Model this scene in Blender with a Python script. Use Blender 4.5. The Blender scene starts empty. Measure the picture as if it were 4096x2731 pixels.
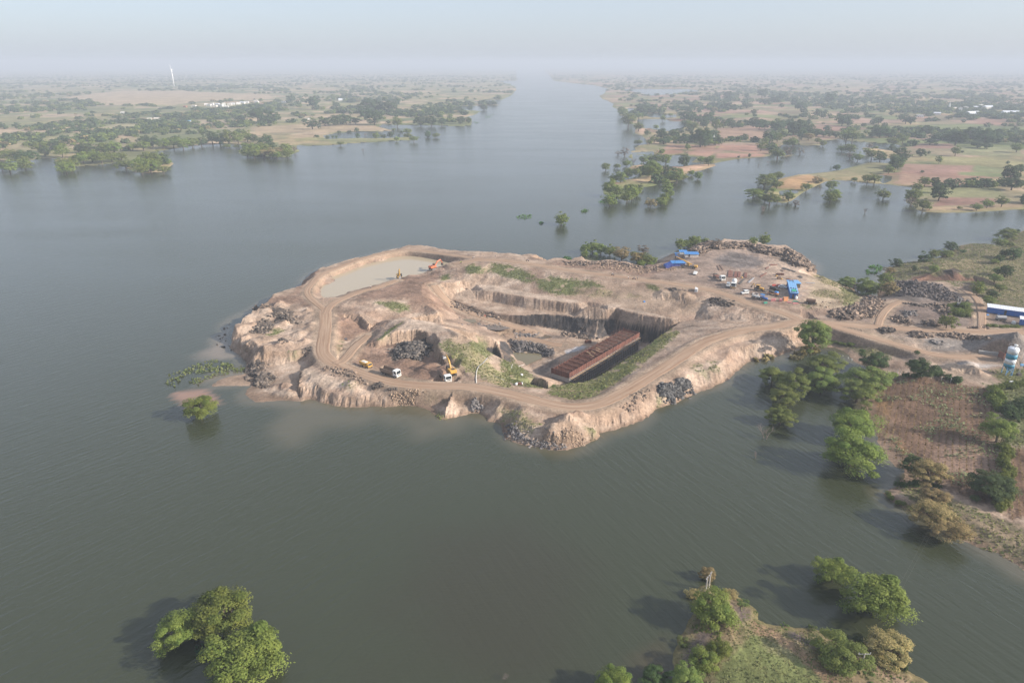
import bpy, bmesh, math, random
import numpy as np
from mathutils import Vector, Matrix, Euler, geometry

# ------------------------------------------------------------------ camera, sky, sun, exposure
S = bpy.context.scene
COL = S.collection
CAM_H, LENS, PITCH = 110.0, 24.3, math.radians(21.9)
cam_data = bpy.data.cameras.new('camera')
cam = bpy.data.objects.new('camera', cam_data); COL.objects.link(cam); S.camera = cam
cam_data.lens = LENS; cam_data.sensor_width = 36; cam_data.clip_start = 1; cam_data.clip_end = 120000
cam.location = (0, 0, CAM_H); cam.rotation_euler = (math.pi/2-PITCH, 0, 0)

SUN_EL, SUN_AZ = math.radians(25), math.radians(-17)      # azimuth measured from +x
w = bpy.data.worlds.new("World"); S.world = w; w.use_nodes = True
sky = w.node_tree.nodes.new('ShaderNodeTexSky'); sky.sky_type = 'NISHITA'; sky.sun_disc = False
sky.sun_elevation = SUN_EL; sky.sun_rotation = math.pi/2-SUN_AZ
sky.air_density = 0.9; sky.dust_density = 2.0; sky.ozone_density = 4.0; sky.altitude = 100
bg = w.node_tree.nodes['Background']
hz_mix = w.node_tree.nodes.new('ShaderNodeMix'); hz_mix.data_type = 'RGBA'; hz_mix.inputs[0].default_value = 0.72      # high thin haze veils the blue
w.node_tree.links.new(sky.outputs[0], hz_mix.inputs[6]); hz_mix.inputs[7].default_value = (2.27, 2.42, 2.68, 1)
w.node_tree.links.new(hz_mix.outputs[2], bg.inputs[0]); bg.inputs[1].default_value = 0.15
sun_data = bpy.data.lights.new('sun', 'SUN'); sun = bpy.data.objects.new('sun', sun_data); COL.objects.link(sun)
sun_data.energy = 4.9; sun_data.angle = math.radians(0.8); sun_data.color = (1.0, 0.91, 0.80)
SUN_DIR = Vector((math.cos(SUN_EL)*math.cos(SUN_AZ), math.cos(SUN_EL)*math.sin(SUN_AZ), math.sin(SUN_EL)))
sun.rotation_euler = SUN_DIR.to_track_quat('Z', 'Y').to_euler()
S.view_settings.view_transform = 'Standard'; S.view_settings.look = 'None'
S.view_settings.exposure = 0.92; S.view_settings.gamma = 1
S.cycles.use_denoising = True
S.cycles.max_bounces = 5; S.cycles.transparent_max_bounces = 4; S.cycles.volume_bounces = 0

random.seed(7)
RNG = np.random.default_rng(11)

# ------------------------------------------------------------------ survey: sight lines from the photograph onto the ground
FPX = LENS/36*4096
REG = {'A': (600, 950, 2.6133), 'B': (1400, 950, 2.6133), 'C': (2200, 900, 2.6133), 'D': (3000, 850, 2.146), 'E': (1200, 1250, 2.6133),
       'F': (2000, 1250, 2.6133), 'G': (0, 220, 2.1382), 'H': (1000, 220, 2.1382), 'I': (2300, 250, 2.6133), 'J': (3100, 250, 2.3614),
       'K': (3000, 1350, 2.146), 'L': (3200, 1900, 2.6138), 'M': (2300, 2150, 1.68), 'N': (500, 1450, 1.2244), 'V': (0, 0, 0.57422)}
cp, sp = math.cos(PITCH), math.sin(PITCH)
def src(r, x, y):
    ox, oy, k = REG[r]
    return ox+x/k, oy+y/k
def ray(r, x, y):
    sx, sy = src(r, x, y)
    u = (sx-2048)/FPX; v = (sy-1365.5)/FPX
    return Vector((u, cp-v*sp, -sp-v*cp))
def P(r, x, y, z=0.0):
    d = ray(r, x, y)
    dz = min(d.z, -0.0035)
    t = (z-CAM_H)/dz
    return Vector((d.x*t, d.y*t, z))
def img(p):                      # photo column/row of a world point (only used to word labels)
    q = Vector(p)-Vector((0, 0, CAM_H))
    f = q.y*cp-q.z*sp; up = q.y*sp+q.z*cp
    return 2048+FPX*q.x/f, 1365.5-FPX*up/f
def pts(s):
    return [tuple(float(c) for c in t.split(',')) for t in s.split()]
def line(spec, z=None):
    """'E5: x,y x,y,z | F5: ...' -> world points with height"""
    out = []
    for part in spec.split('|'):
        h, body = part.split(':')
        h = h.strip(); r = h[0]; zz = float(h[1:]) if len(h) > 1 else (z if z is not None else 0.0)
        for p in pts(body):
            if len(p) > 2: zz = p[2]
            out.append(P(r, p[0], p[1], zz))
    return out

# ------------------------------------------------------------------ numpy helpers
def hash2(ix, iy, seed):
    h = (ix.astype(np.int64)*374761393+iy.astype(np.int64)*668265263+seed*1442695041) & 0x7fffffff
    h = ((h ^ (h >> 13))*1274126177) & 0x7fffffff
    return ((h ^ (h >> 16)) & 0xffff)/65535.0
def vnoise(x, y, seed=0):
    ix = np.floor(x); iy = np.floor(y); fx = x-ix; fy = y-iy
    fx = fx*fx*(3-2*fx); fy = fy*fy*(3-2*fy)
    a = hash2(ix, iy, seed); b = hash2(ix+1, iy, seed); c = hash2(ix, iy+1, seed); d = hash2(ix+1, iy+1, seed)
    return (a*(1-fx)+b*fx)*(1-fy)+(c*(1-fx)+d*fx)*fy
def fbm(x, y, seed=0, n=4):
    s = 0; a = 0.5; t = 0
    for i in range(n):
        s = s+a*vnoise(x*2**i, y*2**i, seed+i*17); t += a; a *= 0.5
    return s/t
def sstep(a, b, x):
    t = np.clip((x-a)/(b-a), 0, 1); return t*t*(3-2*t)
def inside(X, Y, poly):
    r = np.zeros(X.shape, bool); n = len(poly)
    for i in range(n):
        x0, y0 = poly[i][0], poly[i][1]; x1, y1 = poly[(i+1) % n][0], poly[(i+1) % n][1]
        if y0 == y1: continue
        c = ((Y >= min(y0, y1)) & (Y < max(y0, y1)))
        r ^= c & (X < x0+(Y-y0)*(x1-x0)/(y1-y0))
    return r
def segdist(X, Y, poly, closed=True, vals=None):
    d = np.full(X.shape, 1e9); n = len(poly); V = np.zeros(X.shape)
    for i in range(n if closed else n-1):
        x0, y0 = poly[i][0], poly[i][1]; j = (i+1) % n; x1, y1 = poly[j][0], poly[j][1]
        ex, ey = x1-x0, y1-y0; L = ex*ex+ey*ey+1e-9
        t = np.clip(((X-x0)*ex+(Y-y0)*ey)/L, 0, 1)
        q = (X-x0-t*ex)**2+(Y-y0-t*ey)**2
        m = q < d
        d = np.where(m, q, d)
        if vals is not None: V = np.where(m, vals[i]*(1-t)+vals[j]*t, V)
    d = np.sqrt(d)
    return (d, V) if vals is not None else d
def sdf(X, Y, poly):
    d = segdist(X, Y, poly)
    return np.where(inside(X, Y, poly), d, -d)

# ------------------------------------------------------------------ objects, tags, materials
def tag(o, label=None, cat=None, group=None, kind=None):
    if label: o['label'] = label
    if cat: o['category'] = cat
    if group: o['group'] = group
    if kind: o['kind'] = kind
    return o
def empty(name, loc, rz=0.0, scale=None):
    o = bpy.data.objects.new(name, None); COL.objects.link(o); o.location = loc; o.rotation_euler = (0, 0, rz)
    if scale is not None: o.scale = scale
    return o
def link(name, me, parent=None):
    o = bpy.data.objects.new(name, me); COL.objects.link(o)
    if parent is not None: o.parent = parent
    return o
def np_mesh(name, v, f, mat=None, col=None, smooth=False):
    """v (n,3), f (m,k) int"""
    me = bpy.data.meshes.new(name); v = np.asarray(v, np.float32); f = np.asarray(f, np.int32); k = f.shape[1]
    me.vertices.add(len(v)); me.vertices.foreach_set('co', v.ravel())
    me.loops.add(f.size); me.loops.foreach_set('vertex_index', f.ravel())
    me.polygons.add(len(f)); me.polygons.foreach_set('loop_start', np.arange(0, f.size, k, dtype=np.int32))
    me.polygons.foreach_set('use_smooth', np.full(len(f), smooth))
    me.update(calc_edges=True)
    if col is not None:
        a = me.color_attributes.new('albedo', 'FLOAT_COLOR', 'POINT')
        c = np.ones((len(v), 4), np.float32); c[:, :col.shape[1]] = col
        a.data.foreach_set('color', c.ravel())
    if mat: me.materials.append(mat)
    return me
def copy_tree(o, parent=None):
    c = o.copy(); COL.objects.link(c)
    if parent is not None: c.parent = parent
    for ch in list(o.children): copy_tree(ch, c)
    return c

def new_mat(name):
    m = bpy.data.materials.new(name); m.use_nodes = True
    return m, m.node_tree, m.node_tree.nodes['Principled BSDF']
def N(nt, t, **kw):
    n = nt.nodes.new(t)
    for k, v in kw.items():
        if k in n.inputs: n.inputs[k].default_value = v
        else: setattr(n, k, v)
    return n
def mixc(nt, fac, a, b, mode='MIX'):
    n = nt.nodes.new('ShaderNodeMix'); n.data_type = 'RGBA'; n.blend_type = mode
    for s, val in ((n.inputs[0], fac), (n.inputs[6], a), (n.inputs[7], b)):
        if hasattr(val, 'type') and hasattr(val, 'links'): nt.links.new(val, s)
        elif isinstance(val, (int, float)): s.default_value = val
        else: s.default_value = (*val, 1) if len(val) == 3 else val
    return n.outputs[2]
def ramp(nt, src_, lo, hi, a=0.0, b=1.0):
    n = nt.nodes.new('ShaderNodeMapRange'); nt.links.new(src_, n.inputs[0])
    n.inputs[1].default_value = lo; n.inputs[2].default_value = hi; n.inputs[3].default_value = a; n.inputs[4].default_value = b
    return n.outputs[0]
def pmat(name, col, rough=0.7, metal=0.0, dirt=0.35, dcol=(0.22, 0.16, 0.11), scale=0.8):
    """painted / dusty material: base colour with procedural dust and wear"""
    m, nt, b = new_mat(name)
    tc = N(nt, 'ShaderNodeTexCoord'); no = N(nt, 'ShaderNodeTexNoise', Scale=scale, Detail=5.0)
    nt.links.new(tc.outputs['Object'], no.inputs['Vector'])
    c = mixc(nt, ramp(nt, no.outputs[0], 0.42, 0.72, 0, dirt), col, dcol)
    nt.links.new(c, b.inputs['Base Color']); b.inputs['Roughness'].default_value = rough; b.inputs['Metallic'].default_value = metal
    return m
def ground_mat(name, s1=0.12, s2=1.3, amt=0.42, bump=0.8, bdist=0.3):
    m, nt, b = new_mat(name)
    at = N(nt, 'ShaderNodeAttribute', attribute_name='albedo'); ge = N(nt, 'ShaderNodeNewGeometry')
    n1 = N(nt, 'ShaderNodeTexNoise', Scale=s1, Detail=6.0, Roughness=0.6); n2 = N(nt, 'ShaderNodeTexNoise', Scale=s2, Detail=5.0, Roughness=0.7)
    for n in (n1, n2): nt.links.new(ge.outputs['Position'], n.inputs['Vector'])
    f1 = ramp(nt, n1.outputs[0], 0.3, 0.7, 1-amt, 1+amt); f2 = ramp(nt, n2.outputs[0], 0.3, 0.7, 1-amt*0.8, 1+amt*0.8)
    mu = N(nt, 'ShaderNodeMath', operation='MULTIPLY'); nt.links.new(f1, mu.inputs[0]); nt.links.new(f2, mu.inputs[1])
    vm = N(nt, 'ShaderNodeVectorMath', operation='SCALE'); nt.links.new(at.outputs['Color'], vm.inputs[0]); nt.links.new(mu.outputs[0], vm.inputs['Scale'])
    nt.links.new(vm.outputs[0], b.inputs['Base Color']); b.inputs['Roughness'].default_value = 0.95
    b.inputs['Specular IOR Level'].default_value = 0.15
    bp = N(nt, 'ShaderNodeBump', Strength=bump, Distance=bdist); nt.links.new(n2.outputs[0], bp.inputs['Height']); nt.links.new(bp.outputs[0], b.inputs['Normal'])
    return m
MAT = {}
MAT['ground'] = ground_mat('ground_soil')
MAT['far'] = ground_mat('far_soil', 0.02, 0.15, 0.3, 0.0)

class MB:
    """collects shapes into ONE mesh"""
    def __init__(s): s.v = []; s.f = []
    def add(s, v, f):
        n = len(s.v); s.v += [tuple(p) for p in v]; s.f += [tuple(i+n for i in q) for q in f]
    def box(s, c, d, rz=0, ry=0, top=None):
        x, y, z = d[0]/2, d[1]/2, d[2]/2; tx, ty = (x, y) if top is None else (top[0]/2, top[1]/2)
        v = [(-x, -y, -z), (x, -y, -z), (x, y, -z), (-x, y, -z), (-tx, -ty, z), (tx, -ty, z), (tx, ty, z), (-tx, ty, z)]
        R = Euler((0, ry, rz)).to_matrix(); c = Vector(c)
        s.add([R@Vector(p)+c for p in v], [(0, 3, 2, 1), (4, 5, 6, 7), (0, 1, 5, 4), (1, 2, 6, 5), (2, 3, 7, 6), (3, 0, 4, 7)])
    def prism(s, prof, y0, y1):           # profile in x,z
        n = len(prof); v = [(x, y0, z) for x, z in prof]+[(x, y1, z) for x, z in prof]
        s.add(v, [tuple(range(n)), tuple(range(2*n-1, n-1, -1))]+[(i, i+n, (i+1) % n+n, (i+1) % n) for i in range(n)])
    def tube(s, a, b, r0, r1=None, n=6):
        a, b = Vector(a), Vector(b); r1 = r0 if r1 is None else r1
        q = (b-a).to_track_quat('Z', 'Y')
        v = []
        for p, r in ((a, r0), (b, r1)):
            v += [p+q@Vector((r*math.cos(t*2*math.pi/n), r*math.sin(t*2*math.pi/n), 0)) for t in range(n)]
        s.add(v, [(i, (i+1) % n, (i+1) % n+n, i+n) for i in range(n)]+[tuple(range(n-1, -1, -1)), tuple(range(n, 2*n))])
    def path(s, ps, r0, r1=None, n=5):
        r1 = r0 if r1 is None else r1; k = len(ps)-1
        for i in range(k): s.tube(ps[i], ps[i+1], r0+(r1-r0)*i/k, r0+(r1-r0)*(i+1)/k, n)
    def lathe(s, prof, n=16, c=(0, 0, 0)):    # (r,z)
        v = []; m = len(prof)
        for r, z in prof: v += [(c[0]+r*math.cos(t*2*math.pi/n), c[1]+r*math.sin(t*2*math.pi/n), c[2]+z) for t in range(n)]
        f = [(j*n+i, j*n+(i+1) % n, (j+1)*n+(i+1) % n, (j+1)*n+i) for j in range(m-1) for i in range(n)]
        s.add(v, f+[tuple(range(n-1, -1, -1)), tuple(range((m-1)*n, m*n))])
    def build(s, name, mat, parent=None, bevel=0.0, smooth=False):
        me = bpy.data.meshes.new(name); me.from_pydata(s.v, [], s.f); me.materials.append(mat)
        if smooth:
            for p in me.polygons: p.use_smooth = True
        o = link(name, me, parent)
        if bevel:
            b = o.modifiers.new('bevel', 'BEVEL'); b.width = bevel; b.segments = 2; b.limit_method = 'ANGLE'
        return o
# ------------------------------------------------------------------ the worked peninsula and the near shore: one terrain sheet
# shoreline (water line) with the slope of its bank; order runs round the land
SHORE = """A.09: 640,1560 700,1490 800,1450 1005,1415|A.5: 985,1360|A.9: 1010,1310 970,1260 870,1190 760,1110 722,1075 732,1040 790,990 812,965 796,915 850,860 960,800|A.7: 1040,765 1110,710 1170,660 1280,620 1390,580 1500,540 1590,490 1610,440 1680,385 1760,345 1900,290 2050,240 2200,205|B.7: 0,245 150,205 290,165 430,130 600,112 750,112 900,130 1060,160 1200,178 1400,190 1600,205 1750,222 1950,225 2110,250 2240,262
|C.4: 0,385 130,385 320,350 500,388 700,385 850,405 1000,432 1100,405|C.7: 1130,370 1240,320 1340,300 1450,285 1500,240 1600,203 1750,193 1900,196 2050,196 2200,226 2352,262|D.8: 150,318 300,318 400,345 480,400 540,450 580,505 560,540|D.4: 660,572 780,612 880,652 945,700 1000,745 1090,725|D.25: 1105,640 1140,560 1170,490 1230,460 1330,430 1450,415 1550,395 1640,385 1740,335 1790,290 1900,268 2020,270 2110,285 2140,250 2210,220 2300,175 2352,160 2460,110 2600,60
|V.2: 2900,560 2900,1560 2600,1440|L.25: 2600,1090 2342,1010 2200,920 2050,830 1900,780 1750,700 1640,650 1300,500 1150,370 1000,310 920,240 890,190 960,140 1050,110|K.07: 1240,1240 1310,1190 1330,1130 1250,1110 1150,1000 1090,890 1050,720|K.15: 1000,650 965,560 1010,450 1000,330 985,245 900,205 860,165|K.35: 800,112 720,84 640,78 480,66|K1.1: 425,75 330,130 200,170 100,190 0,205|F.98: 2340,735 2220,785 2080,820 2030,850 1950,895 1830,945 1740,965 1640,1010 1590,1060 1480,1140 1380,1180 1270,1195 1200,1230 1060,1265 1030,1320 950,1360 850,1410 680,1440 480,1425 330,1405 180,1370 60,1310 25,1250
|E.9: 2110,1195 2080,1160 1960,1130 1920,1090 1885,1045|E.5: 1760,1055|E.8: 1680,1085 1520,1115|E.3: 1440,1110 1400,1070 1320,1020 1230,985|E1.05: 1150,970 1050,965 900,985 730,985 600,1000 450,985 330,970 200,935 110,905|E.1: 0,935 -130,930 -250,925 -350,930 -480,935 -560,890 -590,850 -560,815 -480,760"""
def shore(spec):
    p, s = [], []
    for part in spec.replace('\n', '').split('|'):
        h, body = part.split(':')
        for q in pts(body): p.append(P(h[0], q[0], q[1], 0)); s.append(float(h[1:]))
    return p, s
SH, SLOPE = shore(SHORE)

ROADS = {   # centre lines with height
 'south': ("E5: 262,-24 268,120 250,270 232,400 270,470 370,540 520,600 700,660 900,715 1100,750 1300,762 1500,768 1700,770 1900,790 2100,830|F5: 260,890 500,950 700,985 850,985 1000,965 1130,920 1300,830 1500,710 1700,590,5.2 1900,460,5.4 2050,360,5.6 2200,280,5.8|D6: -34,1002 215,979 330,950 430,930", 5.6),
 'north': ("D6: 430,930 330,880 180,830 0,790|C6: 1900,750 1750,700 1600,665 1450,640 1250,610 1000,580 800,550 600,525 400,500 200,475|B6: 2090,309 1900,280 1700,250,5.8 1500,232,5.5 1300,238,5.2 1200,255,5 1080,275,4.6", 5.2),
 'dam': ("B5.4: 1420,232 1300,215,5 1200,200,4.6 1000,177,3.9 800,144,3.6 600,127,3.5 400,148,3.5 250,185,3.4 100,225,3.3|A3.3: 2000,300 1900,335 1800,375 1740,420,3.6 1690,480,4 1640,540,4.2 1640,600,4.5 1700,660,4.8 1830,760,5", 3.4),
 'west': ("A5: 1838,800 1870,720 1960,660,4.6 2080,610,4.3 2220,555,4|B4: 261,530 400,480 480,450", 4.2),
 'east': ("D6: 430,930 600,942 800,960,5.6 1000,976,5.2 1300,996,5 1600,1010,5 2000,1020,5 2352,1026,5 2700,1035,5", 5.6),
 'plant': ("D6: 600,945 750,985,5.6 900,1030,5.2 1100,1085,4.8 1300,1145,4.4 1450,1190,4 1600,1225,3.8 1800,1240,3.6 2100,1235,3.5", 4.5),
 'ramp': ("E5: 370,540 440,515,4.6 500,450,4 560,370,3.2 640,300,2.5 720,240,1.8", 4.2),
 'pit': ("B3: 880,500 950,600,0 1050,690,-3.5 1150,745,-5.6 1300,805,-6.5 1500,870,-7.3 1800,955,-9.2 2000,1000,-10.2|F-10.6: 0,235 200,255 350,275 520,330 650,340", 4.5),
 'loop': ("D5.2: 1100,970 1120,900,4.8 1160,840,4.5 1220,790,4.3 1300,765,4.2", 3.5),
 'field': ("D5: 1990,1010 1990,850,4.6 1960,760,4.4 1900,700,4.2 1800,650,4", 3.5),
}
def dens(ps, step=4.0, closed=False):
    out = []; n = len(ps)
    for i in range(n if closed else n-1):
        a, b = ps[i], ps[(i+1) % n]; k = max(1, int((b-a).length/step))
        out += [a.lerp(b, j/k) for j in range(k)]
    if not closed: out.append(ps[-1])
    return out
def smooth_line(ps, it=3):
    for _ in range(it):
        q = [ps[0]]
        for a, b in zip(ps[:-1], ps[1:]): q += [a.lerp(b, .25), a.lerp(b, .75)]
        q.append(ps[-1]); ps = q
    return ps
ROADP = {k: dens(smooth_line(line(v[0]), 2), 2.5) for k, v in ROADS.items()}

TIN = [   # break lines and spot heights
 "B6: 1480,262 1700,290 1900,325 2100,355|C6: 300,525 600,560 900,598 1100,625 1300,652 1480,690",
 "B0: 1330,490 1500,505 1800,560 2050,612 2352,650|C0: 500,820 700,858 900,893 1210,945",
 "B-.2: 1240,530 1400,547 1600,582 1800,617 2050,652 2352,692|C-.2: 400,842 600,868 662,868",
 "C-.2: 690,882 900,922 1100,962 1220,975 1350,985",
 "B-4.6: 1247,600 1330,655 1500,675,-5 1800,738 2050,762 2352,790|C-5: 450,942 690,980",
 "B-5: 1060,640,-3.5 1200,700,-4.6 1400,772,-5.2 1600,812 1800,815 1950,800 2090,802|C-5.3: 130,937 261,962 500,992 690,990",
 "B-6: 1085,695,-5.6 1220,745,-6.4 1400,805,-6.7 1560,855,-7.4 1750,905,-9.4 1950,925,-10.8 2100,955,-11.5 2300,992,-12|C-12: 300,1150 470,1205",
 "B5: 1240,525,-.3 1150,450,2 1080,470,3 930,520,3.2 900,470,4",          # head of the cut
 "B-2: 1240,585,-3.5 1100,590,-2.6 1000,570,-1 950,520,2.4",
 "F1: 330,640,-5 350,682,-4 480,702,-2 560,742,0 640,757,1 720,735 870,722 960,692 1100,622 1250,532 1400,432 1550,332 1700,222 1800,160,0",
 "F4.6: 200,840 500,900 800,930 1000,905 1200,800 1400,640 1600,520 1800,390 2000,270 2150,200",
 "F3: 1250,640 1450,500 1650,350 1800,250", "F2.6: 500,800 800,800 1000,760",
 "C3.5: 1640,882 1800,902,4 2000,937,4.5 2352,968,5",
 "C-1.5: 1360,1012 1500,992,-.6 1700,985,1.5 2000,1000,3 2300,1005,4",
 "C4.5: 1750,1060 2000,1040 2300,1030",
 "C5.8: 1650,760,5.5 1900,850 2100,905 2300,945",
 "E2.2: 520,520,3.2 700,470,2.5 900,470 1100,520 1300,500 1450,560,2.5 1300,650,3.6 1000,600,3.8 700,590,4.4",
 "E6.5: 790,310,4.5 900,235,6 1000,195,7 1190,180 1300,197 1400,212 1460,290,7.2 1432,340,7 1480,420,7 1560,520,6.5 1650,580,6 1722,600,5.5",
 "E2.2: 780,372,2.5 880,347 1000,322 1190,292 1300,302 1390,362 1400,405 1420,475 1500,565 1600,618,3 1690,645,4.5",
 "E3.4: 1080,400 1200,390 1250,440",
 "E7.2: 1100,110 1300,110 1500,150", "E8: 1600,260,7.5 1660,225,8.6 1720,230,8.6 1800,290,7", "E6.5: 1700,480 1800,500,5.5 1900,600,4.6 1800,700,5",
 "E3: 1950,400 2000,520,1 2100,600,-1 2200,680,0",
 "B7: 560,870 700,860 850,880,6.2 1000,910,5 1180,940,3.2 1380,1005,.5 1520,1060,-2.5|E-4: 2060,290 2080,370,-5 2112,450,-7 2135,530,-8",
 "E-11: 2200,440 2250,500",
 "B4.5: 210,885 450,852 700,812 860,790 920,770,4.2 938,805,3.5", "B1: 240,945 400,922 600,890,.8 900,870,.3 962,868,0", "B0: 990,790 1050,850,-3",
 "B5: 0,835 100,805 165,850 200,890,4.6", "B1.5: 20,905 120,935 230,960,1.2", "E1.6: 450,300,2 600,330,2.2 700,210,1.5", "E4: 420,420 330,350",
 "B5: 150,600 400,560 650,500,4.8 850,480,4.4", "B4.7: 500,700 300,650,5.6 750,600 800,700,4.3 880,690,4",
 "B-7.5: 1250,870 1450,940,-8.4 1700,1020,-9.5 2000,1070,-10.4", "B-6.5: 1100,800 1200,850,-7",
 "F-10.8: 560,420 700,300 850,350,-11 500,290",
 "F-10.6: 60,292,-9.5 300,332,-10 500,372,-10.4 562,430,-10.8", "F-12.6: 150,428 420,442 500,485,-12.2", "F-12.6: 200,500 300,520 400,470",
 "F-12: 420,560 560,500,-11.6 350,610,-12.2",
 "A5: 1400,700,4.6 1600,800,4.8 1740,850", "A4: 900,900 1000,1000 900,1060 1100,1100 1300,1000 1500,900 1300,750,4.5 1600,1050,4.6 1300,1300 1500,1300,4.3 1650,1100,4.6 1780,1000,4.8",
 "E4.3: 0,560 300,690 500,745,4 100,720,4 150,480", "E2.6: 40,815 130,845 250,870 400,893 600,903 800,893 950,880 1100,870", "E3.3: 200,790 500,815 800,805 1000,800", "E4: 1200,830 1550,880,4.3 1780,880 1930,860 2080,900",
 "E3.8: 1838,870 1830,960,3.2 1810,1040,3", "E1: 1862,860,3.4 1868,920,1.6 1866,1000,.4", "E3.8: 1905,870 1910,960,3.3 1935,1050,3",
 "F4.2: 0,1000 200,1050 500,1080 800,1080", "F3.8: 100,1200 400,1250 700,1250 900,1200 1200,1080 1450,1000 1600,950", "F4: 1700,840 1900,760 2050,640 2200,620", "C4.5: 1800,1300 2000,1220 2300,1180 2340,1250",
 "C6.5: 1250,520 1500,480 1700,450 1900,400 2100,350", "C6: 1600,330 1800,280 2000,270 2200,280 1300,430 1400,350,5.5", "C6.6: 1900,600 2100,650 2300,700", "D6.6: 200,600 350,650 500,620 450,500 300,450", "D6.3: 650,620 750,680 850,700,6",
 "D6.6: 120,790 260,790 420,800 600,800 800,790,6 900,780,5", "D5.6: 300,862 450,892 620,902,5.4", "D5.2: 900,900 1000,860",
 "D4.5: 1000,900 1200,870 1400,850 1600,900 1900,900 2300,900 2352,980", "D4: 1300,700 1500,650 1700,680 1900,750 2100,750 2340,700", "D3.5: 1300,500 1600,430 1900,330 2200,300 2340,300", "D4.5: 2000,550",
 "D4.6: 1380,555 1520,522 1640,497 1800,518 1990,556", "D2.4: 1400,592 1550,570 1700,575 1800,592 1960,590",
 "D4.6: 1100,1060 1400,1080 1800,1100 2100,1080 2340,1080", "D3: 700,1095 900,1125 1000,1155 1250,1210", "D3.5: 1600,1200 2000,1200 2200,1250 2340,1250", "D3: 1500,1350 1900,1380 2200,1420",
 "K1.8: 1200,400 1100,700,1.4 1500,500 1500,900 1900,600 2000,1000 1700,1200 2200,1400,2 1400,1000,1 1300,1080,.5", "L1.5: 1700,350 2000,500 2200,650 2340,800", "L.9: 1100,180", "L1.8: 2340,300",
]
POND = line("A.5: 1790,540 1795,590 1850,625 1930,625 2010,600 2080,560 2200,535|B.5: 261,495 400,452 500,425 650,388 750,362 850,332 900,312 1000,290 1040,272 940,242 800,207 720,200 600,187 450,195 300,210 200,240 100,280 0,302|A.5: 1980,357 1900,390 1880,410 1950,440 2030,478 2010,490 1900,490 1820,510")

# triangulate the survey lines
vv, ee, zz = [], [], []
def add_line(ps, closed=False):
    n0 = len(vv)
    for p in ps: vv.append(Vector((p.x, p.y))); zz.append(p.z)
    for i in range(len(ps)-1): ee.append((n0+i, n0+i+1))
    if closed: ee.append((len(vv)-1, n0))
TL = [line(t) for t in TIN]
for t in TL: add_line(dens(t, 5.0))
for k in ROADP: add_line(ROADP[k][::2])
add_line(dens(POND, 5.0, True), True)
pc = sum((Vector((p.x, p.y, 0)) for p in POND), Vector())/len(POND)
for p in POND[::2]:
    q = pc.lerp(p, 0.6); vv.append(Vector((q.x, q.y))); zz.append(-1.2)
def wall(ps, side, off, z):        # foot of a near-vertical wall seen only from its other side
    out = []
    for i, p in enumerate(ps):
        a, b = ps[max(0, i-1)], ps[min(len(ps)-1, i+1)]; t = Vector((b.x-a.x, b.y-a.y)).normalized()
        n = Vector((-t.y, t.x))*side; out.append(Vector((p.x+n.x*off, p.y+n.y*off, z)))
    return out
E_near = line("F1: 335,645 352,690 480,708 560,745 640,760 720,738 870,725 960,695 1100,625 1250,535 1400,435 1550,335 1700,225 1790,165")
add_line(dens(wall(E_near, 1, 2.6, -12.4), 5))
R_rec = line("C-5.4: 695,992 760,1017,-5.2 950,1050,-4.9 1250,1066,-3.7"); add_line(dens(R_rec, 5)); add_line(dens([Vector((p.x, p.y-1.8, -12.4)) for p in R_rec], 5))
H_back = line("B7: 560,865 700,855 850,875 1000,905 1180,935 1380,1000 1520,1055"); add_line([Vector((p.x+4, p.y+12, z)) for p, z in zip(H_back, (1, .8, .3, -2, -7.5, -8.6, -9.6))])
for x, y in ((-400, 60), (-400, 700), (600, 700), (600, 60), (430, 130), (430, 250), (430, 400), (430, 520), (300, 520), (0, 600), (-200, 400), (-200, 200), (0, 90)):
    vv.append(Vector((x, y))); zz.append(3.0)
cv, ce, cf, ov, oe, of = geometry.delaunay_2d_cdt(vv, ee, [], 0, 1e-4)
cz = []
VA = np.array([(v.x, v.y) for v in vv]); ZA = np.array(zz)
for i, v in enumerate(cv):
    if ov[i]: cz.append(zz[ov[i][0]])
    else:
        d = np.hypot(VA[:, 0]-v.x, VA[:, 1]-v.y); k = np.argsort(d)[:3]; ww = 1/(d[k]+.05); cz.append(float((ZA[k]*ww).sum()/ww.sum()))
GX0, GX1, GY0, GY1, GS = -118.0, 440.0, 92.0, 520.0, 0.57
gx = np.arange(GX0, GX1, GS); gy = np.arange(GY0, GY1, GS)
X, Y = np.meshgrid(gx, gy); Z = np.full(X.shape, 3.0)
for f in cf:
    for t in ((0, i, i+1) for i in range(1, len(f)-1)):
        a, b, c = (cv[f[i]] for i in t); za, zb, zc = (cz[f[i]] for i in t)
        den = (b.y-c.y)*(a.x-c.x)+(c.x-b.x)*(a.y-c.y)
        if abs(den) < 1e-9: continue
        i0 = max(0, int((min(a.x, b.x, c.x)-GX0)/GS)); i1 = min(len(gx), int((max(a.x, b.x, c.x)-GX0)/GS)+2)
        j0 = max(0, int((min(a.y, b.y, c.y)-GY0)/GS)); j1 = min(len(gy), int((max(a.y, b.y, c.y)-GY0)/GS)+2)
        if i0 >= i1 or j0 >= j1: continue
        x = X[j0:j1, i0:i1]; y = Y[j0:j1, i0:i1]
        l1 = ((b.y-c.y)*(x-c.x)+(c.x-b.x)*(y-c.y))/den; l2 = ((c.y-a.y)*(x-c.x)+(a.x-c.x)*(y-c.y))/den; l3 = 1-l1-l2
        m = (l1 >= -1e-6) & (l2 >= -1e-6) & (l3 >= -1e-6)
        Z[j0:j1, i0:i1][m] = (l1*za+l2*zb+l3*zc)[m]
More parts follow.
